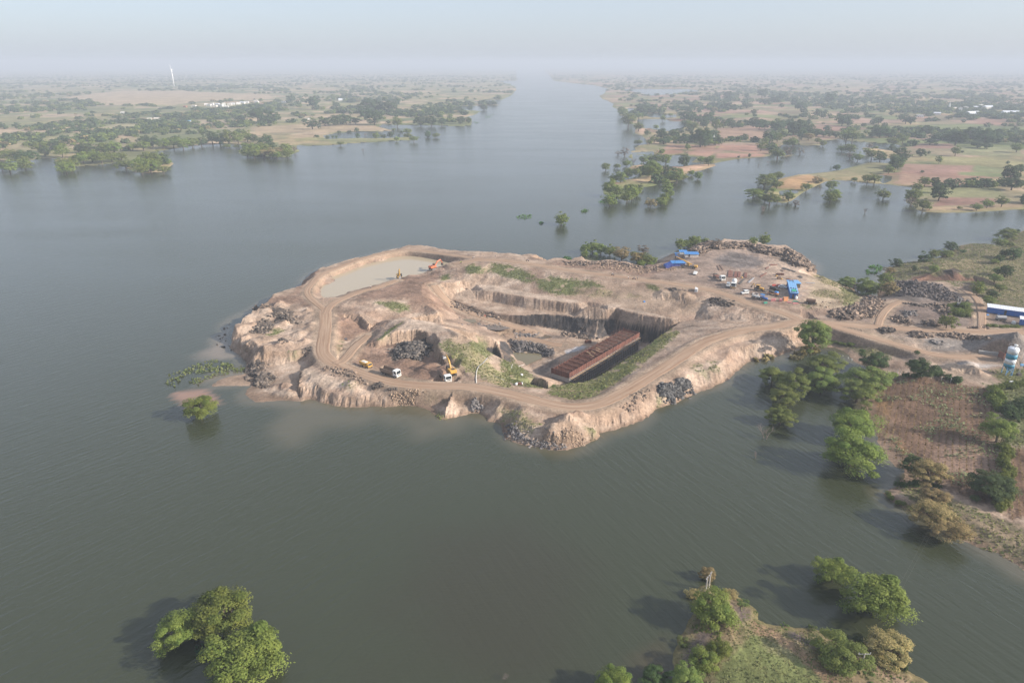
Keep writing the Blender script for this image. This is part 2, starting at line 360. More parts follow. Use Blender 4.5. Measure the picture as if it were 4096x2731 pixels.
# wobble so that no survey edge stays ruler-straight
wx = (fbm(X/9, Y/9, 3)-.5)*2.0+(fbm(X/2.5, Y/2.5, 5)-.5)*1.1; wy = (fbm(X/9, Y/9, 4)-.5)*2.0+(fbm(X/2.5, Y/2.5, 6)-.5)*1.1
rd = np.full(X.shape, 1e9); rz = np.zeros(X.shape); rw = np.ones(X.shape)*3
for k, (sp_, wd) in ROADS.items():
    ps = ROADP[k]; d, q = segdist(X, Y, ps, False, [p.z for p in ps]); m = d/wd < rd/rw
    rz = np.where(m, q, rz); rw = np.where(m, wd, rw); rd = np.where(m, d, rd)
onroad = 1-sstep(.62, 1.25, rd/rw)
def samp(A, x, y):
    fx = np.clip((x-GX0)/GS, 0, A.shape[1]-1.001); fy = np.clip((y-GY0)/GS, 0, A.shape[0]-1.001)
    i = fx.astype(int); j = fy.astype(int); u = fx-i; v = fy-j
    return (A[j, i]*(1-u)+A[j, i+1]*u)*(1-v)+(A[j+1, i]*(1-u)+A[j+1, i+1]*u)*v
k_ = (1-onroad)*np.where((X > -40) & (X < 95) & (Y > 205) & (Y < 352), .3, 1)
PITZ = sstep(-45, -30, X)*sstep(105, 90, X)*sstep(205, 215, Y)*sstep(352, 342, Y)
Z = samp(Z, X+wx*k_, Y+wy*k_)
SD, SL = segdist(X, Y, SH, True, SLOPE); IN = inside(X, Y, SH)
SDs = np.where(IN, SD, -SD)+(fbm(X/7, Y/7, 9)-.5)*2.0+(fbm(X/2.2, Y/2.2, 10)-.5)*1.0
# rills in the banks: ridged noise along the slope
# bulldozed lobes: the bank's slope itself is scalloped
SL = SL*.78
scal = 1+(vnoise(X/5.5, Y/9, 12)-.5)*.6
CAP = np.where(SDs > 0, SDs*SL*scal, SDs*.5)
pondd = sdf(X, Y, POND)
Z = np.where(Z > CAP, CAP, Z)
Z = np.where((SDs > 0) & (SDs < 20), np.minimum(Z, CAP), Z)
# dumped soil heaps
def heap(r, x, y, h, w, z=4.0):
    global Z
    p = P(r, x, y, z+h*.5); d = np.hypot(X-p.x+wx*.25, Y-p.y+wy*.25)/w
    Z = np.where((d < 1.6) & IN & (SD > 2.5), np.maximum(Z, np.where(Z > -1, Z, 0)+h*np.clip(1-d, 0, 1)-.02), Z)
for q in pts("900,830 1000,800 1090,790 1160,770 1230,760 870,890 960,850 1060,830 1150,810 1240,800 840,930 930,890 1010,870 1100,850 1190,850 1280,830 900,950 990,930 1080,900 820,1020 900,1000 980,980 1060,960 870,1070 960,1050 1040,1040 1120,1040 1200,1060 900,1110 1000,1100 1090,1100 1180,1120 1270,1090 960,1150 1060,1150 1150,1170 1010,1210 1110,1220 1210,1180 1300,1130 1380,1120 1290,1180 1440,1130 1390,870 1430,900 1330,940"):
    heap('A', q[0]+random.uniform(-14, 14), q[1]+random.uniform(-10, 10), random.uniform(1.1, 2.1), random.uniform(3.6, 5.6), 4)
for q in pts("1340,690 1370,700 1640,770 1700,800 1620,830 1560,1000 1620,1080 1680,950 1720,1010 1700,900 1660,1180 1680,1230 1300,1460 1390,1460 1450,1470 1560,1500 1330,1520 1430,1520"):
    heap('A', q[0], q[1], random.uniform(.9, 1.7), random.uniform(2.6, 4.2), 4.2)
for q in pts("480,1240 560,1200 640,1140 740,1150 800,1080 620,1250 690,1190 760,1250 830,1180 700,1110 860,1090 520,1330 640,1330"):
    heap('F', q[0], q[1]+20, random.uniform(1.6, 2.3), random.uniform(3.2, 4.4), 3)
for q, h in zip(pts("540,745 680,690 1260,640 1320,560 1090,480 950,620 1400,520 560,530"), (2.2, 1.6, 1.4, 2.2, 1.5, 1.2, 1.6, 1)):
    heap('E', q[0], q[1], h, 4.8, 3.6)
for q in pts("1180,680 1290,695 1370,700 1430,720"): heap('C', q[0], q[1], 2, 5, 5.5)
for q in pts("1690,1310 1760,1330 1830,1330 1900,1350 1960,1370 1860,1290"): heap('D', q[0], q[1], 1.5, 4, 3)
heap('D', 2250, 1165, 8.5, 15, 1.0); heap('D', 1885, 650, 4.5, 7, 3); heap('D', 1730, 510, 3.2, 7, 4); heap('D', 1915, 880, 2, 3.5, 4.5)
gyy, gxx = np.gradient(Z, GS); ST = np.hypot(gxx, gyy)
steep = sstep(.3, .95, ST); land = sstep(-.2, .6, Z)
rough = (fbm(X/5, Y/5, 21)-.5)*.55+(fbm(X/1.5, Y/1.5, 22)-.5)*.5
tilled = np.zeros(X.shape)
Z = Z+rough*(1-.45*PITZ)*(1-onroad*.97)*sstep(0, 3, np.abs(pondd)+2)*np.where(IN & (SD > 1), 1, .3)*np.clip(SL*1.6, .12, 1)
gl = np.hypot(gxx, gyy)+1e-6; tx, ty = -gyy/gl, gxx/gl
# rills run down the slope: noise whose axis follows the contour direction (near-facing banks mostly fall towards -y)
ux = X*.97+Y*.22
rill = np.abs(vnoise(ux/1.0, Y/6, 31)-.5)*1.7+np.abs(vnoise(X/2.3, Y/9, 32)-.5)*1.2
rill2 = np.abs(vnoise(Y/1.0, X/6, 33)-.5)*1.7+np.abs(vnoise(Y/2.3, X/9, 34)-.5)*1.2
rr = np.where(np.abs(gyy) > np.abs(gxx)*.8, rill, rill2)
Z = Z-(0.9-rr)*steep*land*.66*(1-onroad)*(1-.4*PITZ)
PX = X+np.where(steep > 0, (fbm(X/1.4, Y/1.4, 41)-.5)*steep*.6, 0)
PY = Y+((vnoise(X/.8, Y/30+Z*.12, 42)-.5)*.7+(vnoise(X/2.6, Y/40, 43)-.5)*.5)*steep*(1-onroad)*(1-.4*PITZ)
# wheel ruts pressed into the roads
Z = np.where(onroad > 0, Z*(1-onroad)+(rz+(fbm(X/3, Y/3, 44)-.5)*.22*sstep(0, 1, onroad))*onroad, Z)

# near point of land at the bottom right, surveyed on its own finer sheet
SH2, SLOPE2 = shore("M.5: 560,1120 640,1000 672,930 660,850 665,740 690,660 745,600 785,540 795,460 775,400 800,350 860,318 905,290|M.3: 945,330 1000,372 1090,385 1160,430 1230,500 1222,550 1280,580 1380,592 1450,600 1600,610 1700,650 1800,672 1900,692 2000,740 2080,850 2200,870 2300,930 2400,1000 2560,1110 2760,1300 2850,1600 2700,2300 1500,2500 600,2200 420,1500")
HX0, HX1, HY0, HY1, HS = -4.0, 112.0, 24.0, 140.0, 0.38
hx = np.arange(HX0, HX1, HS); hy = np.arange(HY0, HY1, HS)
X2, Y2 = np.meshgrid(hx, hy)
D2, L2 = segdist(X2, Y2, SH2, True, SLOPE2); IN2 = inside(X2, Y2, SH2)
D2 = np.where(IN2, D2, -D2)+(fbm(X2/3, Y2/3, 51)-.5)*1.6
Z2 = np.where(D2 > 0, 1.9*(1-np.exp(-D2*L2/1.9)), D2*.5)+(fbm(X2/3, Y2/3, 52)-.5)*.5+(fbm(X2/.9, Y2/.9, 53)-.5)*.22
def gz_grid(A, x0, y0, s, x, y):
    i = (x-x0)/s; j = (y-y0)/s
    if i < 0 or j < 0 or i >= A.shape[1]-1 or j >= A.shape[0]-1: return None
    a, b = int(i), int(j); u, v = i-a, j-b
    return (A[b, a]*(1-u)+A[b, a+1]*u)*(1-v)+(A[b+1, a]*(1-u)+A[b+1, a+1]*u)*v
FARZ = 0.8
def gz(x, y):
    z = gz_grid(Z, GX0, GY0, GS, x, y)
    if z is None: z = gz_grid(Z2, HX0, HY0, HS, x, y)
    if z is None: z = FARZ if y > 500 else 0.0
    return max(z, -20)
def hit(r, x, y, zoff=0.0):
    """first point of the ground on a sight line"""
    d = ray(r, x, y); o = Vector((0, 0, CAM_H))
    if d.z > -.003: d.z = -.003
    t0 = (CAM_H-12)/-d.z; t1 = (CAM_H+13.5)/-d.z; n = 160; last = t0
    for i in range(n+1):
        t = t0+(t1-t0)*i/n; p = o+d*t
        if p.z <= gz(p.x, p.y)+zoff:
            a, b = last, t
            for _ in range(8):
                m = (a+b)/2; p = o+d*m
                if p.z <= gz(p.x, p.y)+zoff: b = m
                else: a = m
            p = o+d*b; return Vector((p.x, p.y, gz(p.x, p.y)))
        last = t
    return P(r, x, y, 0)
def wpoly(spec):
    out = []
    for part in spec.split('|'):
        h, body = part.split(':'); out += [hit(h.strip()[0], q[0], q[1]) for q in pts(body)]
    return out
# ------------------------------------------------------------------ what the ground is made of (albedo only)
SAND, PALE, SOIL, WET, ROCK = (.33, .232, .165), (.42, .318, .24), (.20, .118, .08), (.13, .08, .055), (.05, .045, .045)
GREY, DRY, GRASS, TRACK, FIELD, OLIVE = (.17, .145, .13), (.23, .185, .09), (.115, .14, .045), (.36, .26, .18), (.165, .098, .06), (.17, .14, .075)
GY_, GX_ = np.gradient(Z, GS); ST = np.hypot(GX_, GY_)
C = np.empty(X.shape+(3,)); C[:] = SAND
n_big = fbm(X/14, Y/14, 61); n_mid = fbm(X/4, Y/4, 62); n_fin = fbm(X/1.3, Y/1.3, 63)
GR = np.zeros(X.shape)              # how much grass grows
def lay(col, m):
    global C
    C = C*(1-m[..., None])+np.array(col)*m[..., None]
lay(PALE, sstep(.45, .7, n_mid)*.7); lay(SOIL, sstep(.55, .75, n_big)*.45)
def paint(col, spec, soft=1.5, amt=1.0, grass=0.0, patch=0.0):
    global GR
    p = wpoly(spec); xs = [q.x for q in p]; ys = [q.y for q in p]
    i0 = max(0, int((min(xs)-6-GX0)/GS)); i1 = min(len(gx), int((max(xs)+6-GX0)/GS)+1); j0 = max(0, int((min(ys)-6-GY0)/GS)); j1 = min(len(gy), int((max(ys)+6-GY0)/GS)+1)
    if i0 >= i1 or j0 >= j1: return
    s = np.s_[j0:j1, i0:i1]
    d = sdf(X[s]+wx[s]*.7, Y[s]+wy[s]*.7, p)
    m = sstep(-soft, soft, d+(n_fin[s]-.5)*2.5*soft)*amt
    if patch: m = m*sstep(.5-.35*(1.2-patch), .62, n_mid[s]+(patch-.5)*.5)
    if grass: GR[s] = np.maximum(GR[s], m*grass)
    elif amt > .8: GR[s] *= 1-m
    C[s] = C[s]*(1-m[..., None])+np.array(col)*m[..., None]
# mainland on the right
lay(OLIVE, sstep(40, 60, X-235+np.where(Y < 215, 45+(215-Y)*1.2, 0)))
paint(OLIVE, "D: 1095,660 1140,560 1170,480 1800,250 2352,120 2700,60 2700,880 2352,880 2030,800 1850,750 1700,600 1350,575", 3, 1, .45)
paint(DRY, "D: 1900,520 2352,380 2352,760 2100,740", 3, .7, .4, .5)
paint((.27, .20, .11), "D: 1400,470 1560,420 1900,400 2100,430 1900,490 1600,500", 3, .6)
paint((.26, .2, .11), "D: 1800,300 2000,285 2150,320 1900,370", 3, .6)
paint((.20, .15, .12), "D: 960,735 1090,715 1350,590 1600,600 1800,700 1900,800 2040,850 2700,870 2700,1000 1000,985 620,915", 2)
paint((.13, .11, .10), "D: 1090,715 1350,640 1650,650 1600,740 1300,760 1180,800 1100,860", 2, .8)
paint((.175, .125, .10), "D: 1300,800 1550,790 1680,880 1600,930 1420,920 1300,870", 2, .8)
paint((.15, .075, .05), "D: 1370,590 1390,555 1530,522 1600,545 1750,500 1990,555 1960,590 1800,590 1600,585", 1, .9)
paint((.055, .04, .033), "D: 1650,500 1750,475 1830,510 1760,545 1660,530", 1, .9)
paint((.28, .2, .16), "D: 1720,590 1850,600 1880,640 1800,640", 1, .8); paint((.13, .09, .07), "D: 1800,650 1880,600 1960,640 1900,690", 1, .9)
paint((.12, .135, .05), "D: 1680,800 1900,760 1990,850 1900,890 1740,880", 2, .9, .8); paint((.12, .135, .05), "D: 2040,960 2352,960 2352,1000 2040,1000", 1, .8, .8)
paint((.33, .25, .19), "D: 600,960 1000,1000 2352,1045 2700,1050 2700,1300 2352,1300 1700,1300 1450,1270 1200,1250 990,1300 870,1260 640,1075", 3)
paint((.18, .155, .09), "D: 800,1020 1000,1010 1300,1100 1300,1150 1000,1060", 2, .7, .6); paint((.15, .15, .06), "D: 700,1110 850,1140 1000,1150 1250,1130 1300,1180 1150,1230 980,1240 850,1170", 2, .8, .7)
paint((.19, .17, .155), "D: 1480,1075 1900,1080 2352,1080 2700,1085 2700,1240 2352,1250 2150,1190 1700,1200 1600,1180 1500,1130", 3, .8)
paint((.36, .33, .31), "D: 1680,1270 1900,1280 2150,1310 2050,1330 1800,1310 1650,1290", 1.5, .8); paint((.45, .33, .23), "D: 1560,1300 1900,1310 2050,1370 1900,1400 1620,1370", 2, .8)
paint((.26, .2, .15), "D: 1800,1400 2050,1400 2150,1480 2000,1490", 2, .7); paint((.13, .14, .05), "D: 2080,1360 2352,1330 2700,1330 2700,1567 2180,1500", 3, .9, 1)
# crop fields
paint(FIELD, "K: 1180,325 1400,335 1800,400 2060,430 2120,520 2100,640 2060,700 2100,880 2150,1000 2160,1250 2100,1440 1900,1390 1650,1230 1330,1130 1090,870 1040,700 1090,480", 1.5)
paint((.30, .17, .06), "K: 1090,480 1200,560 1180,740 1330,960 1300,1000 1130,830 1040,710", 2, .7); paint((.28, .18, .125), "K: 1700,900 2100,900 2150,1100 2000,1200 1700,1180 1500,1000", 3, .7)
paint((.30, .22, .17), "K: 1090,860 1180,880 1330,1090 1320,1140 1250,1120 1100,950", 1.5, .8)
paint((.13, .08, .05), "K: 1600,1230 1800,1260 2100,1350 2100,1450 1900,1400 1700,1330", 2, .8)
paint(FIELD, "K: 2210,950 2700,930 2700,1567 2180,1567 2230,1400", 2); paint((.13, .145, .055), "K: 2030,430 2352,380 2700,380 2700,930 2200,940 2150,800 2180,600", 3, .9, 1)
paint((.145, .125, .065), "L: 900,100 1120,70 1500,210 1700,300 2000,420 2352,560 2700,700 2700,1300 2352,1010 1750,690 1300,480", 2, 1, .5)
paint((.24, .17, .11), "L: 1620,330 1900,470 2352,620 2352,800 2000,640 1700,480", 2, .7)
furrow = inside(X, Y, wpoly("K: 1190,335 1400,340 1800,405 2050,435 2110,520 2090,640 2050,700 2090,880 2140,1000 2150,1250 2090,1440 1900,1390 1650,1230 1330,1130 1100,870 1050,700 1100,480"))
C *= (1+.24*np.sin((X-Y*.6)*2*math.pi/2.1)*furrow*(.6+.4*n_mid))[..., None]
# the worked peninsula
paint((.24, .175, .14), "C: 1130,450 1500,300 1700,255 2000,255 2300,330 2352,340 2352,860 2000,770 1750,690 1500,640 1100,600 1000,560", 3, .75)
paint((.14, .125, .12), "C: 1700,350 1900,280 2150,330 2300,420 2100,450 1950,460 1800,420", 4, .75)
paint((.42, .31, .23), "D: 120,440 300,400 480,480 520,560 480,600 300,560 100,520", 2, .7)
paint((.38, .29, .19), "D: 480,520 600,560 780,610 880,650 960,700 960,780 830,830 600,820 480,780 520,640", 2, .8); paint((.16, .17, .055), "D: 780,640 880,660 940,720 920,790 840,830 790,760", 2, .8, .9); paint(DRY, "D: 540,540 650,560 800,610 760,640 640,620", 2, .8, .6); paint(DRY, "D: 560,670 700,660 900,720 850,760 620,730 520,710", 2, .7, .6)
paint(SOIL, "C: 0,395 300,400 700,395 1130,420 1200,380 1400,320 1250,470 1000,540 700,500 400,465 0,425", 2, .6)
paint((.15, .10, .08), "C: 960,430 1120,430 1110,510 1000,500", 2, .8)
paint((.31, .22, .15), "C: 0,560 500,600 1000,640 1400,680 1650,800 1500,940 1200,940 700,850 300,770 0,730", 3, .6)
paint(DRY, "C: 0,640 500,650 780,700 1000,760 700,760 400,740 0,700", 2, .6, .5, .5)
for g in ("B: 1200,300 1280,278 1400,305 1440,360 1300,392 1230,370", "B: 1480,262 1700,300 1930,390 1900,480 1750,440 1560,390 1450,345", "B: 1940,430 2352,480 2352,600 2150,590 1980,540",
          "B: 270,672 450,660 600,702 632,760 480,782 380,725", "B: 950,402 1040,380 1052,430 960,452", "C: 0,530 150,560 480,590 560,640 350,660 0,645", "C: 1000,600 1150,640 1130,690 1030,650",
          "B: 270,1085 440,940 550,885 520,930 330,1075", "E: 1740,340 1870,290 1940,330 2050,390 1960,470 1820,430", "E: 1640,640 1700,600 1600,560", "E: 1310,860 1400,820 1500,870 1400,950 1300,930",
          "E: 1060,640 1110,620 1170,700 1090,700", "E: 360,300 440,260 430,400 370,440", "F: 0,570 120,470 200,560 330,660 560,750 600,790 300,780 0,690", "E: 1450,360 1600,370 1760,480 1850,620 1700,560 1600,480",
          "F: 930,1260 1000,1240 1040,1300 960,1350", "F: 2000,540 2250,510 2300,600 2150,660 2000,590", "D: 460,800 540,790 540,830 480,830", "A: 1220,980 1300,940 1410,960 1330,1010 1220,1030", "A: 1470,1240 1600,1170 1610,1210 1520,1260", "E: 1380,1060 1460,1060 1510,1110 1430,1115", "F: 1650,900 1700,870 1720,960 1630,1000"):
    paint(GRASS, g, 1.8, .85, 1, .95)
paint((.19, .175, .07), "F: 640,760 870,725 1100,622 1400,432 1700,222 1830,150 1860,220 1700,375 1400,600 1190,760 1060,810 1080,880 900,905 700,905 500,850 560,790", 1.5, .9, .9, .95)
paint(GRASS, "F: 900,790 1100,660 1400,450 1600,330 1640,410 1370,600 1140,770 1060,800", 2, .7, 1, .7)
paint((.24, .215, .10), "E: 1440,350 1600,250 1760,330 1950,500 2100,620 2200,700 2200,800 1900,700 1750,600 1560,470", 2, .75, .8)
paint((.25, .22, .11), "F: 0,960 200,1000 330,1100 500,1150 300,1230 100,1180 0,1050", 2, .8, .7, .6); paint((.25, .22, .11), "E: 450,740 540,710 640,760 560,800 470,790", 1, .7, .6)
paint(SOIL, "B: 0,600 150,520 400,470 500,430 900,350 1000,300 930,420 880,520 960,600 1080,700 1300,790 1000,760 930,760 700,690 620,640 300,640 100,640", 2.5, .8)
paint((.21, .13, .09), "B: 600,690 850,640 900,760 650,790", 1.5, .7); paint(WET, "B: 400,460 560,420 640,410 560,460 430,490", 1, .8)
paint(PALE, "B: 1300,500 1500,500 1800,565 2352,655 2352,690 2050,650 1600,580 1400,545 1260,530", .8, .8); paint(PALE, "C: 0,770 300,800 662,850 1210,950 1330,985 1200,970 690,880 500,850", .8, .8)
paint(PALE, "B: 560,880 700,860 950,920 980,970 800,990 560,950 480,960", 1.2, .8); paint((.40, .28, .19), "E: 1560,260 1690,190 1820,270 1800,310 1640,330", 1, .9)
paint(SOIL, "E: 420,500 560,380 640,300 760,230 800,330 1000,330 1040,380 930,420 1000,500 1220,500 1400,430 1500,560 1640,620 1500,640 1300,720 1000,640 700,560 520,540", 1.5, .85)
paint((.21, .13, .09), "E: 520,520 900,490 1100,560 1300,520 1400,620 1250,680 1000,620 700,540", 1.5, .6); paint((.31, .2, .14), "E: 700,340 1030,350 900,430 600,430", 1.5, .8)
paint(SOIL, "E: 320,40 600,30 700,120 760,170 600,230 480,300 400,230 320,200", 1.5, .8); paint(WET, "E: 410,240 480,220 760,160 620,240 490,300", 1, .8)
paint((.29, .20, .145), "B: 940,800 1150,740 1400,800 1800,900 2200,1020 2352,1060 2352,1180 2100,1130 1600,1080 1380,990 1150,910 1000,880", 2, .9)
paint((.27, .19, .13), "F: 0,200 300,240 700,290 1000,300 900,400 700,450 560,420 480,360 0,280", 2, .9); paint((.14, .12, .11), "F: 180,200 330,180 500,230 700,260 560,270 380,250", 1.5, .7); paint((.13, .10, .075), "B: 1120,740 1500,860 1900,970 2260,1050 1900,1000 1450,880 1130,770", .8, .7)
paint((.42, .41, .42), "F: 660,400 780,360 900,350 840,400 700,430", 1.0, .9); paint((.15, .12, .10), "F: 380,600 560,500 640,420 560,560 400,640", 1.5, .8)
paint(SOIL, "A: 1100,700 1300,620 1500,590 1650,640 1800,720 1740,760 1550,690 1300,700", 2, .75); paint((.24, .145, .1), "A: 1590,490 1680,385 1760,345 1840,350 1800,430 1720,500 1640,600 1500,600", 2, .8)
paint(PALE, "A: 640,1560 700,1490 1005,1415 1060,1560|E: 250,930 0,940", 2, .9); paint(PALE, "A: 1640,760 1780,820 1760,1000 1700,1200 1600,1180 1650,950", 1.5, .7); paint(PALE, "A: 1300,1270 1480,1260 1500,1360 1350,1400 1280,1340", 1.5, .7); paint((.43, .33, .25), "E: 0,640 350,640 700,800 1000,830 700,850 300,800 100,760", 2, .8)
paint((.26, .17, .125), "E: 250,560 420,560 700,690 750,740 560,700 400,660 250,600", 1.2, .8); paint((.27, .18, .13), "E: 950,870 1250,800 1320,850 1280,960 1050,960 960,920", 1.5, .7); paint(SOIL, "E: 740,700 1000,750 1300,790 1700,800 2090,860 2090,900 1700,830 1300,800 900,770", 1.2, .7)
paint(SOIL, "F: 0,880 260,950 560,1010 900,1050 1150,1020 1400,880 1600,760 1560,820 1300,980 1000,1070 700,1060 400,1020 0,930", 1.2, .75); paint(WET, "F: 240,980 500,1020 850,1040 850,1070 400,1040", .8, .7)
paint(PALE, "D: 0,1050 200,1035 320,1070 410,1110 420,1140 200,1180 0,1200", 1.5, .8); paint(PALE, "F: 1900,600 2100,520 2352,500 2352,640 2150,640", 1.5, .6); paint(PALE, "F: 1160,760 1400,600 1720,560 1500,680 1200,800", 1, .8)
paint((.3, .21, .15), "D: 640,990 900,1050 1060,1110 900,1130 680,1070", 1.2, .8)
# rules that follow the ground itself
pit = np.where((Z < -5.2) & IN & (SD > 12), 1.0, 0.0)
lay(ROCK, pit*sstep(.55, 1.0, ST)); lay((.2, .15, .11), pit*sstep(.6, .75, n_fin)*sstep(.7, 1.2, ST)*.6)
lay((.30, .205, .14), sstep(.8, 1.4, ST)*(Z > -5.2)*(Z > .4)*(1-GR*.6)*.75); GR *= 1-sstep(1.0, 1.8, ST)
wetband = sstep(1.1, .2, Z+(n_fin-.5)*.8)*(SDs < 6)*(Z > -1); lay((.20, .13, .085), wetband*.75)
lay((.25, .16, .11), sstep(1.7, 1.0, rd/rw)*.45*IN)
lay(np.array(TRACK)*.85, onroad*.9)
lay((.13, .1, .08), sstep(2.2, .3, np.abs(pondd))*.5*(Z < 2)); GR *= 1-sstep(1.3, .9, rd/rw)

def grid_mesh(name, VX, VY, VZ, keep, mat, col, smooth=True):
    ny, nx = VZ.shape; idx = np.arange(nx*ny).reshape(ny, nx)
    q = np.stack([idx[:-1, :-1], idx[:-1, 1:], idx[1:, 1:], idx[1:, :-1]], -1).reshape(-1, 4)
    q = q[keep.ravel()[q].all(1)]
    used = np.unique(q); re_ = np.zeros(nx*ny, np.int32); re_[used] = np.arange(len(used))
    v = np.stack([VX.ravel(), VY.ravel(), VZ.ravel()], 1)[used]
    return np_mesh(name, v, re_[q], mat, None if col is None else col.reshape(-1, col.shape[-1])[used], smooth)
keepT = (Z > -1.6) | (IN & (SD > 1))
terrain = link('terrain', grid_mesh('terrain', PX, PY, Z, keepT, MAT['ground'], np.clip((C*.87+C.mean(-1, keepdims=True)*.13)*.93, .01, .9), False)); tag(terrain, kind='structure')
terrain['label'] = 'sandy excavated peninsula joined to farmland on the right'; del terrain['label']
# near point
C2 = np.empty(X2.shape+(3,)); C2[:] = (.17, .145, .075); n2 = fbm(X2/3, Y2/3, 71); n3 = fbm(X2/.8, Y2/.8, 72)
C2 = C2*(1-sstep(.45, .65, n2)[..., None]*.6)+np.array((.22, .155, .10))*sstep(.45, .65, n2)[..., None]*.6
def paint2(col, spec, soft=.8, amt=.9):
    global C2
    p = [P(h[0], a, b, 1.5) for part in spec.split('|') for h, body in [part.split(':')] for a, b in pts(body)]
    m = sstep(-soft, soft, sdf(X2, Y2, p)+(n3-.5)*2*soft)*amt; C2 = C2*(1-m[..., None])+np.array(col)*m[..., None]
paint2((.13, .15, .055), "M: 1210,640 1420,640 1560,760 1700,900 1750,1100 900,1100 960,900 1080,760")
paint2((.21, .165, .11), "M: 1240,660 1400,650 1500,760 1480,840 1300,760", 1.2, .4)
paint2((.24, .16, .10), "M: 1180,520 1350,600 1450,680 1560,760 1700,880 1800,1000 1700,1000 1500,800 1350,680 1220,640"); paint2((.12, .095, .085), "M: 820,640 900,600 1000,600 860,720 780,850 700,860 720,780"); paint2((.12, .09, .08), "M: 1080,440 1170,460 1200,510 1090,560")
paint2((.25, .18, .12), "M: 1850,690 1950,730 2100,880 2352,1000 2300,1060 2000,880 1900,780"); paint2((.12, .095, .09), "M: 1430,600 1500,610 1640,710 1600,740 1480,670")
lay2 = sstep(.7, .1, Z2)[..., None]*.6; C2 = C2*(1-lay2)+np.array((.14, .12, .05))*lay2
np_t = link('ground', grid_mesh('near_ground', X2, Y2, Z2, Z2 > -1.2, MAT['ground'], C2)); tag(np_t, kind='structure')

# ------------------------------------------------------------------ dirt roads: ribbons laid on the graded ground
m, nt, b = new_mat('packed_dirt')
ge = N(nt, 'ShaderNodeNewGeometry'); at = N(nt, 'ShaderNodeUVMap'); nz = N(nt, 'ShaderNodeTexNoise', Scale=.5, Detail=6.0); nt.links.new(ge.outputs['Position'], nz.inputs['Vector'])
sx = N(nt, 'ShaderNodeSeparateXYZ'); nt.links.new(at.outputs[0], sx.inputs[0])
wv = N(nt, 'ShaderNodeTexNoise', Scale=1.0, Detail=4.0); cx = N(nt, 'ShaderNodeCombineXYZ')
s1 = N(nt, 'ShaderNodeMath', operation='MULTIPLY'); nt.links.new(sx.outputs[0], s1.inputs[0]); s1.inputs[1].default_value = 9
s2 = N(nt, 'ShaderNodeMath', operation='MULTIPLY'); nt.links.new(sx.outputs[1], s2.inputs[0]); s2.inputs[1].default_value = .035
nt.links.new(s1.outputs[0], cx.inputs[0]); nt.links.new(s2.outputs[0], cx.inputs[1]); nt.links.new(cx.outputs[0], wv.inputs['Vector'])
c1 = mixc(nt, ramp(nt, wv.outputs[0], .35, .62), (.235, .15, .10), (.36, .262, .19)); c2 = mixc(nt, ramp(nt, nz.outputs[0], .4, .75, 0, .5), c1, (.30, .205, .14))
nt.links.new(c2, b.inputs['Base Color']); b.inputs['Roughness'].default_value = .95; b.inputs['Specular IOR Level'].default_value = .1
bp = N(nt, 'ShaderNodeBump', Strength=.6, Distance=.15); nt.links.new(wv.outputs[0], bp.inputs['Height']); nt.links.new(bp.outputs[0], b.inputs['Normal'])
MAT['road'] = m
def ribbon(name, ps, w, lift, mat, nacross=8):
    v, f, uv = [], [], []; n = len(ps); s = 0
    for i, p in enumerate(ps):
        a, c = ps[max(0, i-1)], ps[min(n-1, i+1)]; t = Vector((c.x-a.x, c.y-a.y)).normalized(); q = Vector((-t.y, t.x))
        if i: s += (p-ps[i-1]).length
        ww = w*(1+(random.random()-.5)*.12)
        for j in range(nacross+1):
            o = (j/nacross-.5)*ww; x, y = p.x+q.x*o, p.y+q.y*o
            e = abs(j/nacross-.5)*2
            v.append((x, y, gz(x, y)+lift*(1 if e < .95 else -1.2))); uv.append((j/nacross, s))
    k = nacross+1
    for i in range(n-1):
        for j in range(nacross): f.append((i*k+j, i*k+j+1, (i+1)*k+j+1, (i+1)*k+j))
    me = np_mesh(name, v, f, mat, None, True); u = me.uv_layers.new(name='UVMap'); lv = np.array([uv[i] for q in f for i in q], np.float32); u.data.foreach_set('uv', lv.ravel())
    return tag(link(name, me), kind='structure')
for i, (k, (sp_, wd)) in enumerate(ROADS.items()): ribbon('dirt_road', dens(ROADP[k], 1.2), wd*1.12, .10+.012*i, MAT['road'])

# ------------------------------------------------------------------ water
m, nt, b = new_mat('reservoir_water')
at = N(nt, 'ShaderNodeAttribute', attribute_name='albedo'); ge = N(nt, 'ShaderNodeNewGeometry')
nt.links.new(at.outputs['Color'], b.inputs['Base Color']); b.inputs['IOR'].default_value = 1.45; b.inputs['Roughness'].default_value = .16
def waves(rot, sxy, seed):
    mp = N(nt, 'ShaderNodeMapping', vector_type='TEXTURE'); mp.inputs['Rotation'].default_value = (0, 0, rot); mp.inputs['Scale'].default_value = (sxy[0], sxy[1], 1); mp.inputs['Location'].default_value = (seed, 0, seed)
    nt.links.new(ge.outputs['Position'], mp.inputs[0]); n = N(nt, 'ShaderNodeTexNoise', Scale=1.0, Detail=3.0, Roughness=.55, Distortion=.3); nt.links.new(mp.outputs[0], n.inputs['Vector']); return n.outputs[0]
wl = waves(math.radians(50), (7.5, 1.35), 0); wr = waves(math.radians(-62), (11, 1.6), 7); ws = waves(math.radians(10), (2.2, .8), 3)
sx = N(nt, 'ShaderNodeSeparateXYZ'); nt.links.new(ge.outputs['Position'], sx.inputs[0])
wm = N(nt, 'ShaderNodeMix'); nt.links.new(ramp(nt, sx.outputs[0], -40, 30), wm.inputs[0]); nt.links.new(wl, wm.inputs[2]); nt.links.new(wr, wm.inputs[3])
ad = N(nt, 'ShaderNodeMath', operation='MULTIPLY_ADD'); nt.links.new(ws, ad.inputs[0]); ad.inputs[1].default_value = .35; nt.links.new(wm.outputs[0], ad.inputs[2])
